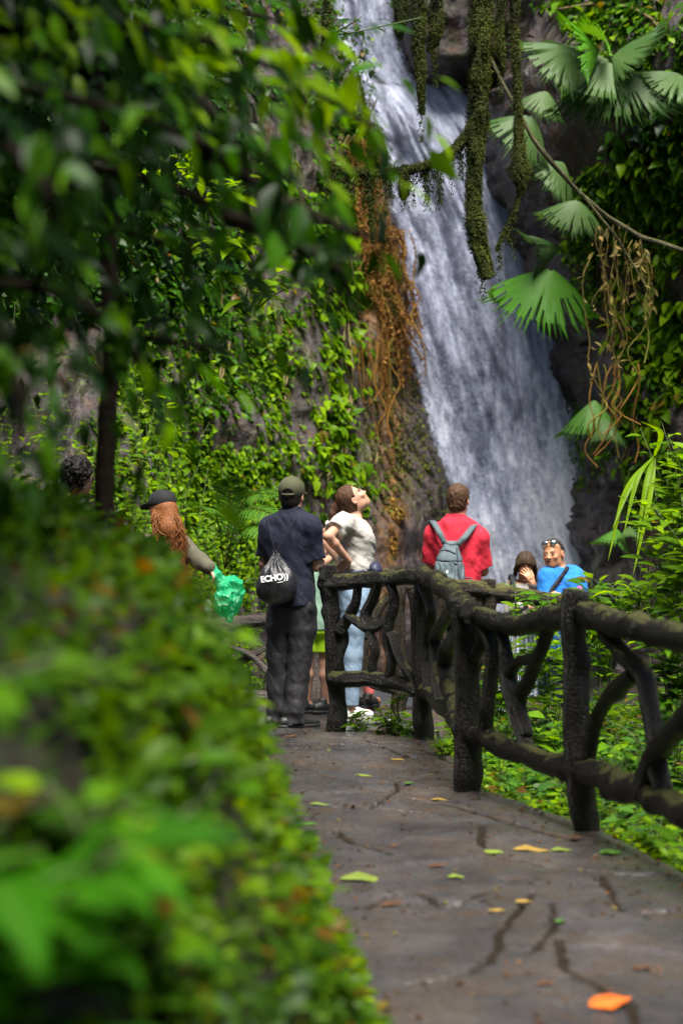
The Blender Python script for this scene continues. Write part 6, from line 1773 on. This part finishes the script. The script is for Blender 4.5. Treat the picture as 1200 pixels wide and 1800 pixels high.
# ---------------- the man in bright blue
loc, P = frame(985, 16.0, -.47)
m3 = Person('man in bright blue t-shirt facing the viewer with sunglasses on his head', loc, 0, SKIN['tan'], .006)
hR = rot(152, -4, 3)
S_a, S_b = P(962, 1014, -.05), P(1008, 1014, .03)      # image left and right shoulder
E_a, W_a = P(960, 1058, -.10), P(972, 1044, -.30)
E_b, W_b = P(1018, 1062, -.04), P(985, 1047, -.22)
f = m3.field((-.36, -.48, 0), (.36, .25, 1.78), .0065)
zt = lambda y: P(985, y)[2]
f.loft([(.86, .15, .11, 0, 0), (1.1, .15, .11, 0, 0), (1.28, .165, .105, 0, 0), (zt(1008), .12, .085, 0, 0), (zt(998), .07, .065, -.01, 0)], yaw=R(-20))
f.cone(P(984, 1010, 0), P(976, 984, -.01), .062, .058, .03)
m3.head(f, P(971, 974, -.03), hR, 1.02, 'm', 1.12)
m3.arm(f, S_a, E_a, W_a, .95); m3.arm(f, S_b, E_b, W_b, .95)
m3.hand(f, W_b, (-.75, -.35, .30), (-.3, .2, -.9), 1, 62, 1.0, 6, 35); m3.hand(f, W_a, (.3, -.6, -.3), (.3, .2, -.9), 1, 50)
m3.leg(f, (-.09, 0, .88), (-.09, 0, .48), (-.10, 0, .09), foot=160); m3.leg(f, (.09, 0, .88), (.09, 0, .48), (.10, 0, .09), foot=200)
m3.put('body', f, m3.skin, m3.face_attrs); m3.eyes(.17)
f = m3.field((-.22, -.24, 1.38), (.12, .2, 1.78), .005); T = short_hair(m3, f, cut=(.85, -.42, -.012), grow=.0035, low=-.055, ripple=.0015, seed=24); m3.put('hair', f, HAIR['cropped'])
sunglasses_up(m3, T, M['mirror_lens'], z=.082, y=.082)
lo, hi = (-.36, -.30, .72), (.36, .30, 1.5)
f = m3.field(lo, hi)
f.loft([(.76, .175, .13, 0, 0), (1.0, .172, .128, 0, 0), (1.2, .178, .125, 0, 0), (zt(1020), .170, .11, 0, 0), (zt(1008), .13, .088, 0, 0), (zt(999), .085, .072, -.006, 0)], yaw=R(-20))
f.cone(P(975, 1008, -.02), S_a, .055, .072, .045); f.cone(P(997, 1006, .01), S_b, .055, .072, .045)
for S, E in ((S_a, E_a), (S_b, E_b)):
    a = sleeve(S, E, .72, .080, .084, lo, hi, m3.h); d = np.clip(.5 + .5 * (f.d - a.d) / .03, 0, 1); f.d = f.d * (1 - d) + a.d * d - .03 * d * (1 - d)
f.ripple(wrinkles(.015, 71, 9, 7)); fts = f; ts = m3.put('t_shirt', f, M['blue_tee'])
f = m3.field((-.12, -.14, zt(1008)), (.12, .14, zt(990)), .005)
f.loft([(zt(1004), .084, .074, -.008, -.002), (zt(996), .074, .067, -.012, -.004)], yaw=R(-20)); f.loft([(zt(1010), .068, .06, -.01, -.002), (zt(985), .064, .058, -.014, -.006)], yaw=R(-20), op='cut', k=0)
m3.put('collar', f, M['blue_tee'])
M['pink_print'] = gloss('pink print', (.75, .18, .50), .7); M['violet_print'] = gloss('violet print', (.35, .16, .6), .7)
g = Geo(); rr = np.random.default_rng(3)
def dots(cx, cy, spec, fld, par, mat, name):
    g = Geo(); c = P(cx, cy)
    for (dx, dz, r) in spec:
        u = np.linspace(0, 2 * np.pi, 10, endpoint=False)
        ring = np.stack([c[0] + dx + r * np.cos(u), 0 * u, c[2] + dz + r * np.sin(u)], -1); ring = np.vstack([ring, [[c[0] + dx, 0, c[2] + dz]]]); ring = drop_y(fld, ring, -1, .004)
        k = np.arange(10); g.add(ring, np.stack([k, (k + 1) % 10, np.full(10, 10)], -1))
    return g.build(name, mat, par, world=False)
a = np.linspace(0, 2 * np.pi, 9, endpoint=False)
dots(1015, 1035, [(.022 * math.cos(x), .022 * math.sin(x), .008) for x in a] + [(.006, .004, .006)], fts, ts, M['pink_print'], 'print')
dots(1016, 1041, [(.016 * math.cos(x), .010 * math.sin(x), .005) for x in a[::2]], fts, ts, M['violet_print'], 'print')
dots(977, 1025, [(-.018 + .008 * q, .002 * (q % 2), .003) for q in range(6)], fts, ts, M['pink_print'], 'print')
f = m3.field((-.3, -.25, .08), (.3, .25, .95), .01)
f.loft([(.74, .165, .12, 0, 0), (.92, .16, .115, 0, 0)])
for q in (-1, 1): f.chain([(q * .09, 0, .86), (q * .095, 0, .10)], [.10, .08], .03)
m3.put('trousers', f, M['dark_shorts'])
for q in (-1, 1): shoe(m3, (q * .1, 0), 180 - q * 15, M['shoe'], M['sole'])
off = np.array(loc)
sb = empty('sling_bag', off + P(965, 1045, -.12)); tag(sb, 'black sling bag strap across the chest of the man in blue', 'bag')
g = Geo()
Pp = spline(np.array([P(995, 996, -.05), P(990, 1004, -.2), P(980, 1017, -.2), P(966, 1034, -.2), P(960, 1048, -.2)]), 20); Pq = drop_y(fts, Pp, -1, .003); Pq[0] = Pp[0]
Pq = np.vstack([[P(999, 998, .06)], Pq]); ribbon(g, Pq + off, .034, .005, np.vstack([[[.1, .2, 1]], [[.1, -.5, .9]], np.tile([[.1, -1, .15]], (19, 1))]), 40); g.build('strap', M['strap_dark'], sb)
f = Field(P(935, 1085, -.25), P(985, 1036, .1), .007); f.ell(P(957, 1062, -.14), (.08, .05, .09), None, 0); V, Q = f.mesh(); mesh_np('pouch', V + off, Q, M['strap_dark'], sb)
g = Geo(); add_tube(g, np.array([W_b + (E_b - W_b) * t for t in (.12, .24)]), .034, 10, 3); g.build('wrist_band', M['white_print'], m3.root, world=False)

# ---------------- the girl in white with her hand to her face
loc, P = frame(922, 16.3, -.45)
w2 = Person('girl in white top with dark parted hair bowing her head into her hand', loc, 0, SKIN['tan'], .006)
hR = rot(178, -34, 0); zt = lambda y: P(922, y)[2]
S_a, S_b = P(900, 1026, 0), P(946, 1026, 0)
E_a, W_a = P(896, 1075, -.06), P(912, 1062, -.24)
E_b, W_b = P(950, 1052, -.16), P(931, 1024, -.23)
f = w2.field((-.3, -.42, 0), (.3, .22, 1.62))
f.loft([(.8, .13, .10, 0, 0), (1.0, .12, .09, 0, 0), (zt(1035), .13, .085, 0, 0), (zt(1020), .06, .05, 0, 0)])
f.cone(P(922, 1026, .0), P(922, 1004, -.02), .048, .046, .03); w2.head(f, P(922, 996, -.05), hR, .95, 'f', .9)
w2.arm(f, S_a, E_a, W_a, .8); w2.arm(f, S_b, E_b, W_b, .8)
w2.hand(f, W_b, (-.45, .05, .75), (-.5, .75, .1), -1, 22, .95, 10, 40); w2.hand(f, W_a, (.5, -.5, .1), (0, .2, -1), 1, 40, .9)
w2.leg(f, (-.08, 0, .8), (-.08, 0, .44), (-.08, 0, .08), .9, foot=180); w2.leg(f, (.08, 0, .8), (.08, 0, .44), (.08, 0, .08), .9, foot=180)
w2.put('body', f, w2.skin, w2.face_attrs); w2.eyes(.2)
f = w2.field((-.2, -.24, 1.20), (.22, .20, 1.62), .005)
T = short_hair(w2, f, cut=(.85, -.55, .022), grow=.013, low=-.09, ripple=.003, seed=33)
for q in (-1, 1): f.chain([T(q * .06, .035, .055), T(q * .082, .02, -.01), T(q * .086, .0, -.08), T(q * .084, -.02, -.13)], [.022, .018, .014, .006], .02)
cutp = lambda x, y, z: .010 * np.exp(-((((np.stack([x, y, z], -1) - w2.hc) @ w2.hR)[:, 0]) / .006) ** 2) + .003 * vnoise(x * 110, y * 110, z * 25, 35)
f.ripple(cutp); w2.put('hair', f, HAIR['dark_brown'])
M['stripe'] = cloth_mat('white and blue striped cloth', (.62, .64, .68), .85, 500, .05, .3, stripe=((.06, .16, .40), 9.0, 'X', .9))
lo, hi = (-.28, -.32, .50), (.28, .24, 1.32)
f = w2.field(lo, hi)
f.loft([(.56, .20, .15, 0, 0), (.8, .165, .125, 0, 0), (1.0, .140, .108, 0, 0), (zt(1040), .145, .10, 0, 0), (zt(1028), .12, .08, 0, 0), (zt(1018), .065, .058, 0, 0)])
for S, E, Wq in ((S_a, E_a, W_a), (S_b, E_b, W_b)):
    f.cone((0, 0, S[2]), S, .05, .056, .04); f.cone(S, E, .056, .052, .02); f.cone(E, Wq, .050, .042, .02)
f.ripple(wrinkles(.009, 81, 10, 8)); w2.put('top', f, M['white_tee'])
f = w2.field((-.26, -.24, .36), (.26, .24, .96), .008); f.loft([(.40, .225, .18, 0, 0), (.6, .205, .16, 0, 0), (.94, .16, .125, 0, 0)]); f.ripple(lambda x, y, z: .012 * np.sin(np.arctan2(y, x) * 13)); w2.put('skirt', f, M['stripe'])
for q in (-1, 1): shoe(w2, (q * .08, 0), 180, M['white_print'], M['white_print'], .23)
off = np.array(loc)
rk = empty('rucksack', off + P(922, 1040, .12)); tag(rk, 'dark rucksack with blue edged straps worn by the girl in white', 'backpack')
f = Field(P(885, 1090, .06), P(960, 1008, .34), .008); f.loft([(zt(1085), .13, .07, 0, .2), (zt(1050), .14, .08, 0, .2), (zt(1020), .10, .06, 0, .18)], ex=3); V, Q = f.mesh(); mesh_np('pack', V + off, Q, M['strap_dark'], rk)
M['blue_edge'] = cloth_mat('blue strap edge', (.02, .16, .45))
for px, q in ((899, -1), (945, 1)):
    g = Geo(); pts = np.array([P(px, 1020, .09), P(px, 1012, .0), P(px, 1017, -.085), P(px + q * 2, 1040, -.125), P(px + q * 4, 1062, -.12)]); ns = np.array([(0, .3, 1), (0, 0, 1), (0, -.7, .7), (0, -1, .1), (0, -1, 0)])
    ribbon(g, pts + off, .050, .012, ns, 20); st = g.build('strap', M['strap_dark'], rk)
    g = Geo(); ribbon(g, pts + off + np.array([q * .027, -.002, .0]), .008, .013, ns, 20); g.build('edge', M['blue_edge'], st); st.children[0].matrix_parent_inverse = Matrix.Identity(4)

# ---------------- the long haired woman with the green bag
loc, P = frame(290, 14.6, 0.0)
w3 = Person('woman in black cap with long wavy reddish hair seen over the leafy bank', loc, 0, SKIN['fair'], .007)
hR = rot(52, -6, 8); zt = lambda y: P(290, y)[2]
f = w3.field((-.36, -.30, 0), (.46, .36, 1.68), .008)
S_r, E_r, W_r = P(322, 958, -.06), P(352, 985, -.10), P(372, 998, -.16)
S_l, E_l, W_l = P(258, 955, .06), P(240, 1015, .10), P(262, 1030, .28)
f.loft([(.85, .15, .11, 0, 0), (1.05, .13, .10, 0, 0), (1.2, .14, .10, 0, 0), (zt(945), .12, .08, 0, 0), (zt(930), .06, .05, 0, 0)], yaw=R(35))
f.cone(P(290, 935), P(286, 905), .05, .05, .03); w3.head(f, P(284, 893, .0), hR, .95, 'f')
w3.arm(f, S_r, E_r, W_r, .88); w3.arm(f, S_l, E_l, W_l, .88)
w3.hand(f, W_r, (.5, -.2, -.8), (-.4, .2, -.3), 1, 60, .9); w3.hand(f, W_l, (.4, .8, .2), (.3, 0, .9), 1, 45, .9)
w3.leg(f, (-.08, 0, .86), (-.08, 0, .47), (-.08, 0, .08), .95, foot=30); w3.leg(f, (.08, 0, .86), (.08, 0, .47), (.08, 0, .08), .95, foot=30)
w3.put('body', f, w3.skin, w3.face_attrs); w3.eyes()
T = lambda x, y, z: w3.hc + w3.hR @ (np.array([x, y, z]) * w3.hs)
f = w3.field((-.2, -.22, 1.42), (.22, .24, 1.68), .006)
f.ell(T(0, -.006, .045), np.array([.094, .115, .094]), w3.hR, 0); f.plane(T(0, -.05, .004), w3.hR @ np.array([0, .08, -1.0])); f.ell(T(0, .125, .03), (.075, .08, .012), w3.hR @ rot(0, -14), .01)
M['black_cap'] = cloth_mat('black cap', (.012, .012, .014), .8); w3.put('cap', f, M['black_cap'])
g = Geo(); rr = np.random.default_rng(12)
for q in range(340):
    a = R(rr.uniform(70, 300)); r0 = .085
    b = T(r0 * math.cos(a) * .95, r0 * math.sin(a) * 1.05 - .012, -.005 - .03 * rr.random())
    e = P(300 + rr.uniform(-26, 40), 985 + rr.uniform(-35, 30), -.13 + .07 * rr.random() - .03)
    m_ = P(298 + rr.uniform(-26, 26), 930 + rr.uniform(-12, 12), -.115 - .04 * rr.random())
    ph = rr.random() * 6; t = np.linspace(0, 1, 22)
    C = spline(np.array([b, m_, e]), 22); C = C + np.stack([.013 * np.sin(t * 15 + ph), .010 * np.cos(t * 13 + ph), 0 * t], -1) * t[:, None]
    add_tube(g, C, np.linspace(.0055, .0018, 22), 4, 36, caps=False)
g2 = Field((-.2, -.25, 1.0), (.3, .2, 1.6), .008)
g2.ell(T(0, -.02, .0), (.084, .098, .085), w3.hR, 0); g2.plane(T(0, .03, 0), w3.hR @ np.array([0, 1, -.3])); g2.chain([T(0, -.07, -.03), P(300, 930, -.08), P(312, 970, -.09)], [.075, .085, .06], .03)
V, Q = g2.mesh(); g.add(V, Q); g.build('hair', HAIR['red'], w3.root, world=False)
M['olive_jacket'] = cloth_mat('olive grey jacket', (.085, .080, .055), .85)
f = w3.field((-.36, -.3, .72), (.44, .34, 1.42), .008)
f.loft([(.76, .19, .14, 0, 0), (1.0, .165, .13, 0, 0), (1.18, .165, .12, 0, 0), (zt(950), .13, .09, 0, 0), (zt(934), .065, .06, 0, 0)], yaw=R(35))
for S, E, Wq in ((S_r, E_r, W_r), (S_l, E_l, W_l)): f.cone((0, 0, S[2]), S, .055, .062, .04); f.cone(S, E, .062, .058, .02); f.cone(E, E + (Wq - E) * .9, .058, .048, .02)
f.ripple(wrinkles(.012, 91, 9, 8)); w3.put('jacket', f, M['olive_jacket'])
f = w3.field((-.25, -.25, .08), (.25, .25, .9), .012); f.loft([(.74, .16, .12, 0, 0), (.88, .15, .115, 0, 0)])
for q in (-1, 1): f.chain([(q * .08, 0, .84), (q * .085, 0, .10)], [.09, .065], .03)
w3.put('trousers', f, M['dark_shorts'])
for q in (-1, 1): shoe(w3, (q * .08, 0), 30, M['shoe'], M['sole'], .24)
# green plastic bag
def plastic(name, col, a=.55):
    m, nt = new_mat(name); n = N(nt); co = n('ShaderNodeTexCoord').outputs['Object']
    b = n('ShaderNodeBump', {'Strength': 1.0, 'Distance': .05, 'Height': n.math('ADD', n.noise(co, 18, 5, .6), n('ShaderNodeTexVoronoi', {'Vector': co, 'Scale': 16.0}).outputs[0])})
    p = n('ShaderNodeBsdfPrincipled', {'Base Color': (*col, 1), 'Roughness': .10, 'Specular IOR Level': 1.0, 'Normal': b.outputs[0]})
    t = n('ShaderNodeBsdfTranslucent', {'Color': (*col, 1), 'Normal': b.outputs[0]}); tr_ = n('ShaderNodeBsdfTransparent', {'Color': tuple(min(1, x * 1.6 + .1) for x in col) + (1,)})
    m1_ = n('ShaderNodeMixShader', {0: .45, 1: p.outputs[0], 2: t.outputs[0]}); m2_ = n('ShaderNodeMixShader', {0: a, 1: m1_.outputs[0], 2: tr_.outputs[0]}); n.out(m2_.outputs[0]); return m
M['green_plastic'] = plastic('green plastic film', (.035, .62, .29), .15); M['clear_plastic'] = plastic('clear plastic film', (.45, .65, .5), .5)
off = np.array(loc)
gb_ = empty('plastic_bag', off + P(400, 1094, -.16)); tag(gb_, 'crumpled translucent green plastic bag hanging from the hand of the long haired woman', 'bag')
f = Field(P(355, 1105, -.34), P(445, 965, .06), .006)
f.cone(P(376, 986, -.15), P(384, 1012, -.15), .022, .055, .03); f.ell(P(402, 1044, -.15), (.105, .080, .135), rot(0, 0, 10), .06); f.cone(P(398, 1060, -.15), P(403, 1086, -.15), .085, .030, .05); f.ell(P(413, 1026, -.14), (.065, .06, .075), None, .04)
f.ripple(lambda x, y, z: .030 * ridged(x * 8 - z * 3, y * 8, z * 4 + x * 3, 95, 2) - .008 + .016 * ridged(x * 17 + z * 8, y * 17, z * 10 - x * 8, 96, 3)); V, Q = f.mesh(1); mesh_np('film', V + off, Q, M['green_plastic'], gb_)
f = Field(P(345, 1110, -.3), P(395, 1030, 0), .007); f.ell(P(366, 1072, -.14), (.055, .05, .10), rot(0, 0, 6), 0); f.ripple(lambda x, y, z: .035 * ridged(x * 9, y * 9, z * 7, 98, 3)); V, Q = f.mesh(1); mesh_np('lining', V + off, Q, M['clear_plastic'], gb_)

# ---------------- the dark haired person at the left
loc, P = frame(138, 13.8, 0.0)
m4 = Person('person with dark curly hair and black top half hidden by leaves on the left', loc, 0, SKIN['dark'], .009)
hR = rot(-48, 0, 0); zt = lambda y: P(138, y)[2]
f = m4.field((-.36, -.28, 0), (.36, .34, 1.92))
f.loft([(.9, .15, .11, 0, 0), (1.2, .15, .10, 0, 0), (zt(890), .14, .085, 0, 0), (zt(878), .07, .06, 0, 0)], yaw=R(-40))
f.cone(P(138, 890), P(138, 858), .058, .055, .03); m4.head(f, P(138, 842, 0), hR, 1.0)
for q in (-1, 1):
    S = np.array([q * .15, -q * .10, zt(898)]); E = S + [q * .03, 0, -.28]; Wq = E + [.05, .14, -.18]
    m4.arm(f, S, E, Wq); m4.hand(f, Wq, (.2, .5, -.8), (-q, 0, .2), -q, 30)
    m4.leg(f, (q * .09, 0, .92), (q * .09, 0, .49), (q * .1, 0, .09), foot=-40 + 80)
m4.put('body', f, m4.skin, m4.face_attrs); m4.eyes()
f = m4.field((-.22, -.22, 1.5), (.22, .24, 1.94), .007); short_hair(m4, f, grow=.030, seed=44, low=-.07, ripple=.022, top=.012); m4.put('hair', f, HAIR['dark'])
T = lambda x, y, z: m4.hc + m4.hR @ (np.array([x, y, z]) * m4.hs)
sunglasses_up(m4, T, M['black_plastic'], z=-.012, y=.105, name='glasses')
f = m4.field((-.38, -.3, .8), (.38, .34, 1.64), .010)
f.loft([(.86, .18, .13, 0, 0), (1.2, .18, .13, 0, 0), (zt(905), .165, .105, 0, 0), (zt(890), .12, .08, 0, 0), (zt(880), .072, .066, 0, 0)], yaw=R(-40))
for q in (-1, 1):
    S = np.array([q * .15, -q * .10, zt(898)]); f.cone((0, 0, S[2]), S, .05, .066, .04); f.cone(S, S + [q * .03, 0, -.24], .068, .062, .02)
M['black_top'] = cloth_mat('black top', (.012, .012, .014)); f.ripple(wrinkles(.01, 99)); m4.put('shirt', f, M['black_top'])
f = m4.field((-.25, -.25, .08), (.25, .25, .96), .012); f.loft([(.78, .165, .12, 0, 0), (.94, .155, .115, 0, 0)])
for q in (-1, 1): f.chain([(q * .09, 0, .88), (q * .095, 0, .10)], [.095, .075], .03); shoe(m4, (q * .1, 0), 40, M['shoe'], M['sole'])
m4.put('trousers', f, M['dark_shorts'])

# ---------------- three more people mostly hidden behind the others
def extra(label, px0, Y, z0, H, yaw, skin, top_mat, leg_mat, leg_kind, hair, bare_arm=True, headpx=None, shoe_m=None, foot=20, leg_end=.10):
    loc, P = frame(px0, Y, z0); p = Person(label, loc, 0, SKIN[skin], .010 if H > 1.3 else .008)
    k = H / 1.72
    f = p.field((-.34 * k - .02, -.28, 0), (.34 * k + .02, .32, H + .08)); hx = 0 if headpx is None else (headpx - px0) / (F / Y)
    lean = lambda z: hx * max(0, (z / k - .9) / .65)
    f.loft([(z * k, a * k, b * k, lean(z * k), 0) for z, a, b in ((.86, .15, .11), (1.05, .13, .10), (1.25, .15, .10), (1.38, .13, .08), (1.44, .06, .05))], yaw=R(yaw))
    f.cone((lean(1.4 * k), 0, 1.40 * k), (lean(1.52 * k), 0, 1.52 * k), .055 * k, .052 * k, .03)
    p.head(f, (hx, .0, 1.575 * k if H > 1.3 else H - .135), rot(yaw, 0, 0), max(.86, k))
    AR = []
    for q in (-1, 1):
        c, s_ = math.cos(R(yaw)), math.sin(R(yaw))
        S = np.array([lean(1.36 * k) + q * .16 * k * c, q * .16 * k * s_, 1.37 * k]); E = S + np.array([q * .05, 0, -.27 * k]); Wq = E + np.array([.03, .12, -.20 * k]); AR.append((S, E))
        p.arm(f, S, E, Wq, max(.75, k)); p.hand(f, Wq, (.1, .5, -.8), (-q, 0, .2), -q, 30, max(.8, k))
        p.leg(f, (q * .085 * k, 0, .88 * k), (q * .085 * k, 0, .48 * k), (q * .09 * k, 0, .085), max(.7, k), foot=foot)
    p.put('body', f, p.skin, p.face_attrs); p.eyes()
    fh = p.field((hx - .17, -.2, H - .40), (hx + .17, .2, H + .08), .007); short_hair(p, fh, grow=.012, seed=int(px0)); p.put('hair', fh, hair)
    f = p.field((-.34 * k, -.28, .74 * k), (.34 * k, .3, 1.5 * k), .009)
    f.loft([(z * k, a * k, b * k, lean(z * k), 0) for z, a, b in ((.80, .165, .125), (1.05, .15, .12), (1.25, .165, .115), (1.36, .14, .09), (1.44, .07, .06))], yaw=R(yaw))
    if not bare_arm:
        for S, E in AR: f.cone(S, S * .3 + E * .7, .066 * k, .06 * k, .03)
    f.ripple(wrinkles(.008, int(px0))); p.put('top', f, top_mat)
    f = p.field((-.3 * k, -.24, .02), (.3 * k, .24, 1.0 * k), .009); f.loft([(.76 * k, .16 * k, .12 * k, 0, 0), (.94 * k, .15 * k, .115 * k, 0, 0)], yaw=R(yaw))
    r1 = .10 if leg_kind == 'shorts' else .062
    for q in (-1, 1):
        f.chain([(q * .085 * k, 0, .86 * k), (q * .085 * k, 0, .48 * k), (q * .09 * k, 0, .1 * k)], [.098 * k, (.095 if leg_kind == 'shorts' else .066) * k, r1 * k], .02)
        shoe(p, (q * .09 * k, 0), foot, shoe_m or M['shoe'], M['sole'], .27 * max(.75, k))
    f.plane((0, 0, leg_end), (0, 0, -1)); p.put(leg_kind, f, leg_mat); return p
M['lime'] = cloth_mat('lime green shorts', (.42, .72, .02)); M['mint'] = cloth_mat('mint shirt', (.35, .55, .42)); M['pink'] = cloth_mat('pink leggings', (.72, .17, .16)); M['grey_top'] = cloth_mat('dark tank top', (.03, .035, .045))
extra('child in mint top and lime green shorts half hidden behind the capped man', 556, 14.35, 0.0, 1.30, -30, 'fair', M['mint'], M['lime'], 'shorts', HAIR['brown'], False, 540, foot=60, leg_end=.44)
extra('small child in pink leggings hidden behind the woman in white', 635, 14.75, 0.0, 1.08, -20, 'tan', M['grey_top'], M['pink'], 'leggings', HAIR['dark'], False, 628, foot=30)
extra('bare shouldered person mostly hidden behind the man in red', 762, 16.6, -.42, 1.66, -10, 'pink', M['grey_top'], M['dark_shorts'], 'shorts', HAIR['dark_brown'], True, 782, leg_end=.5)
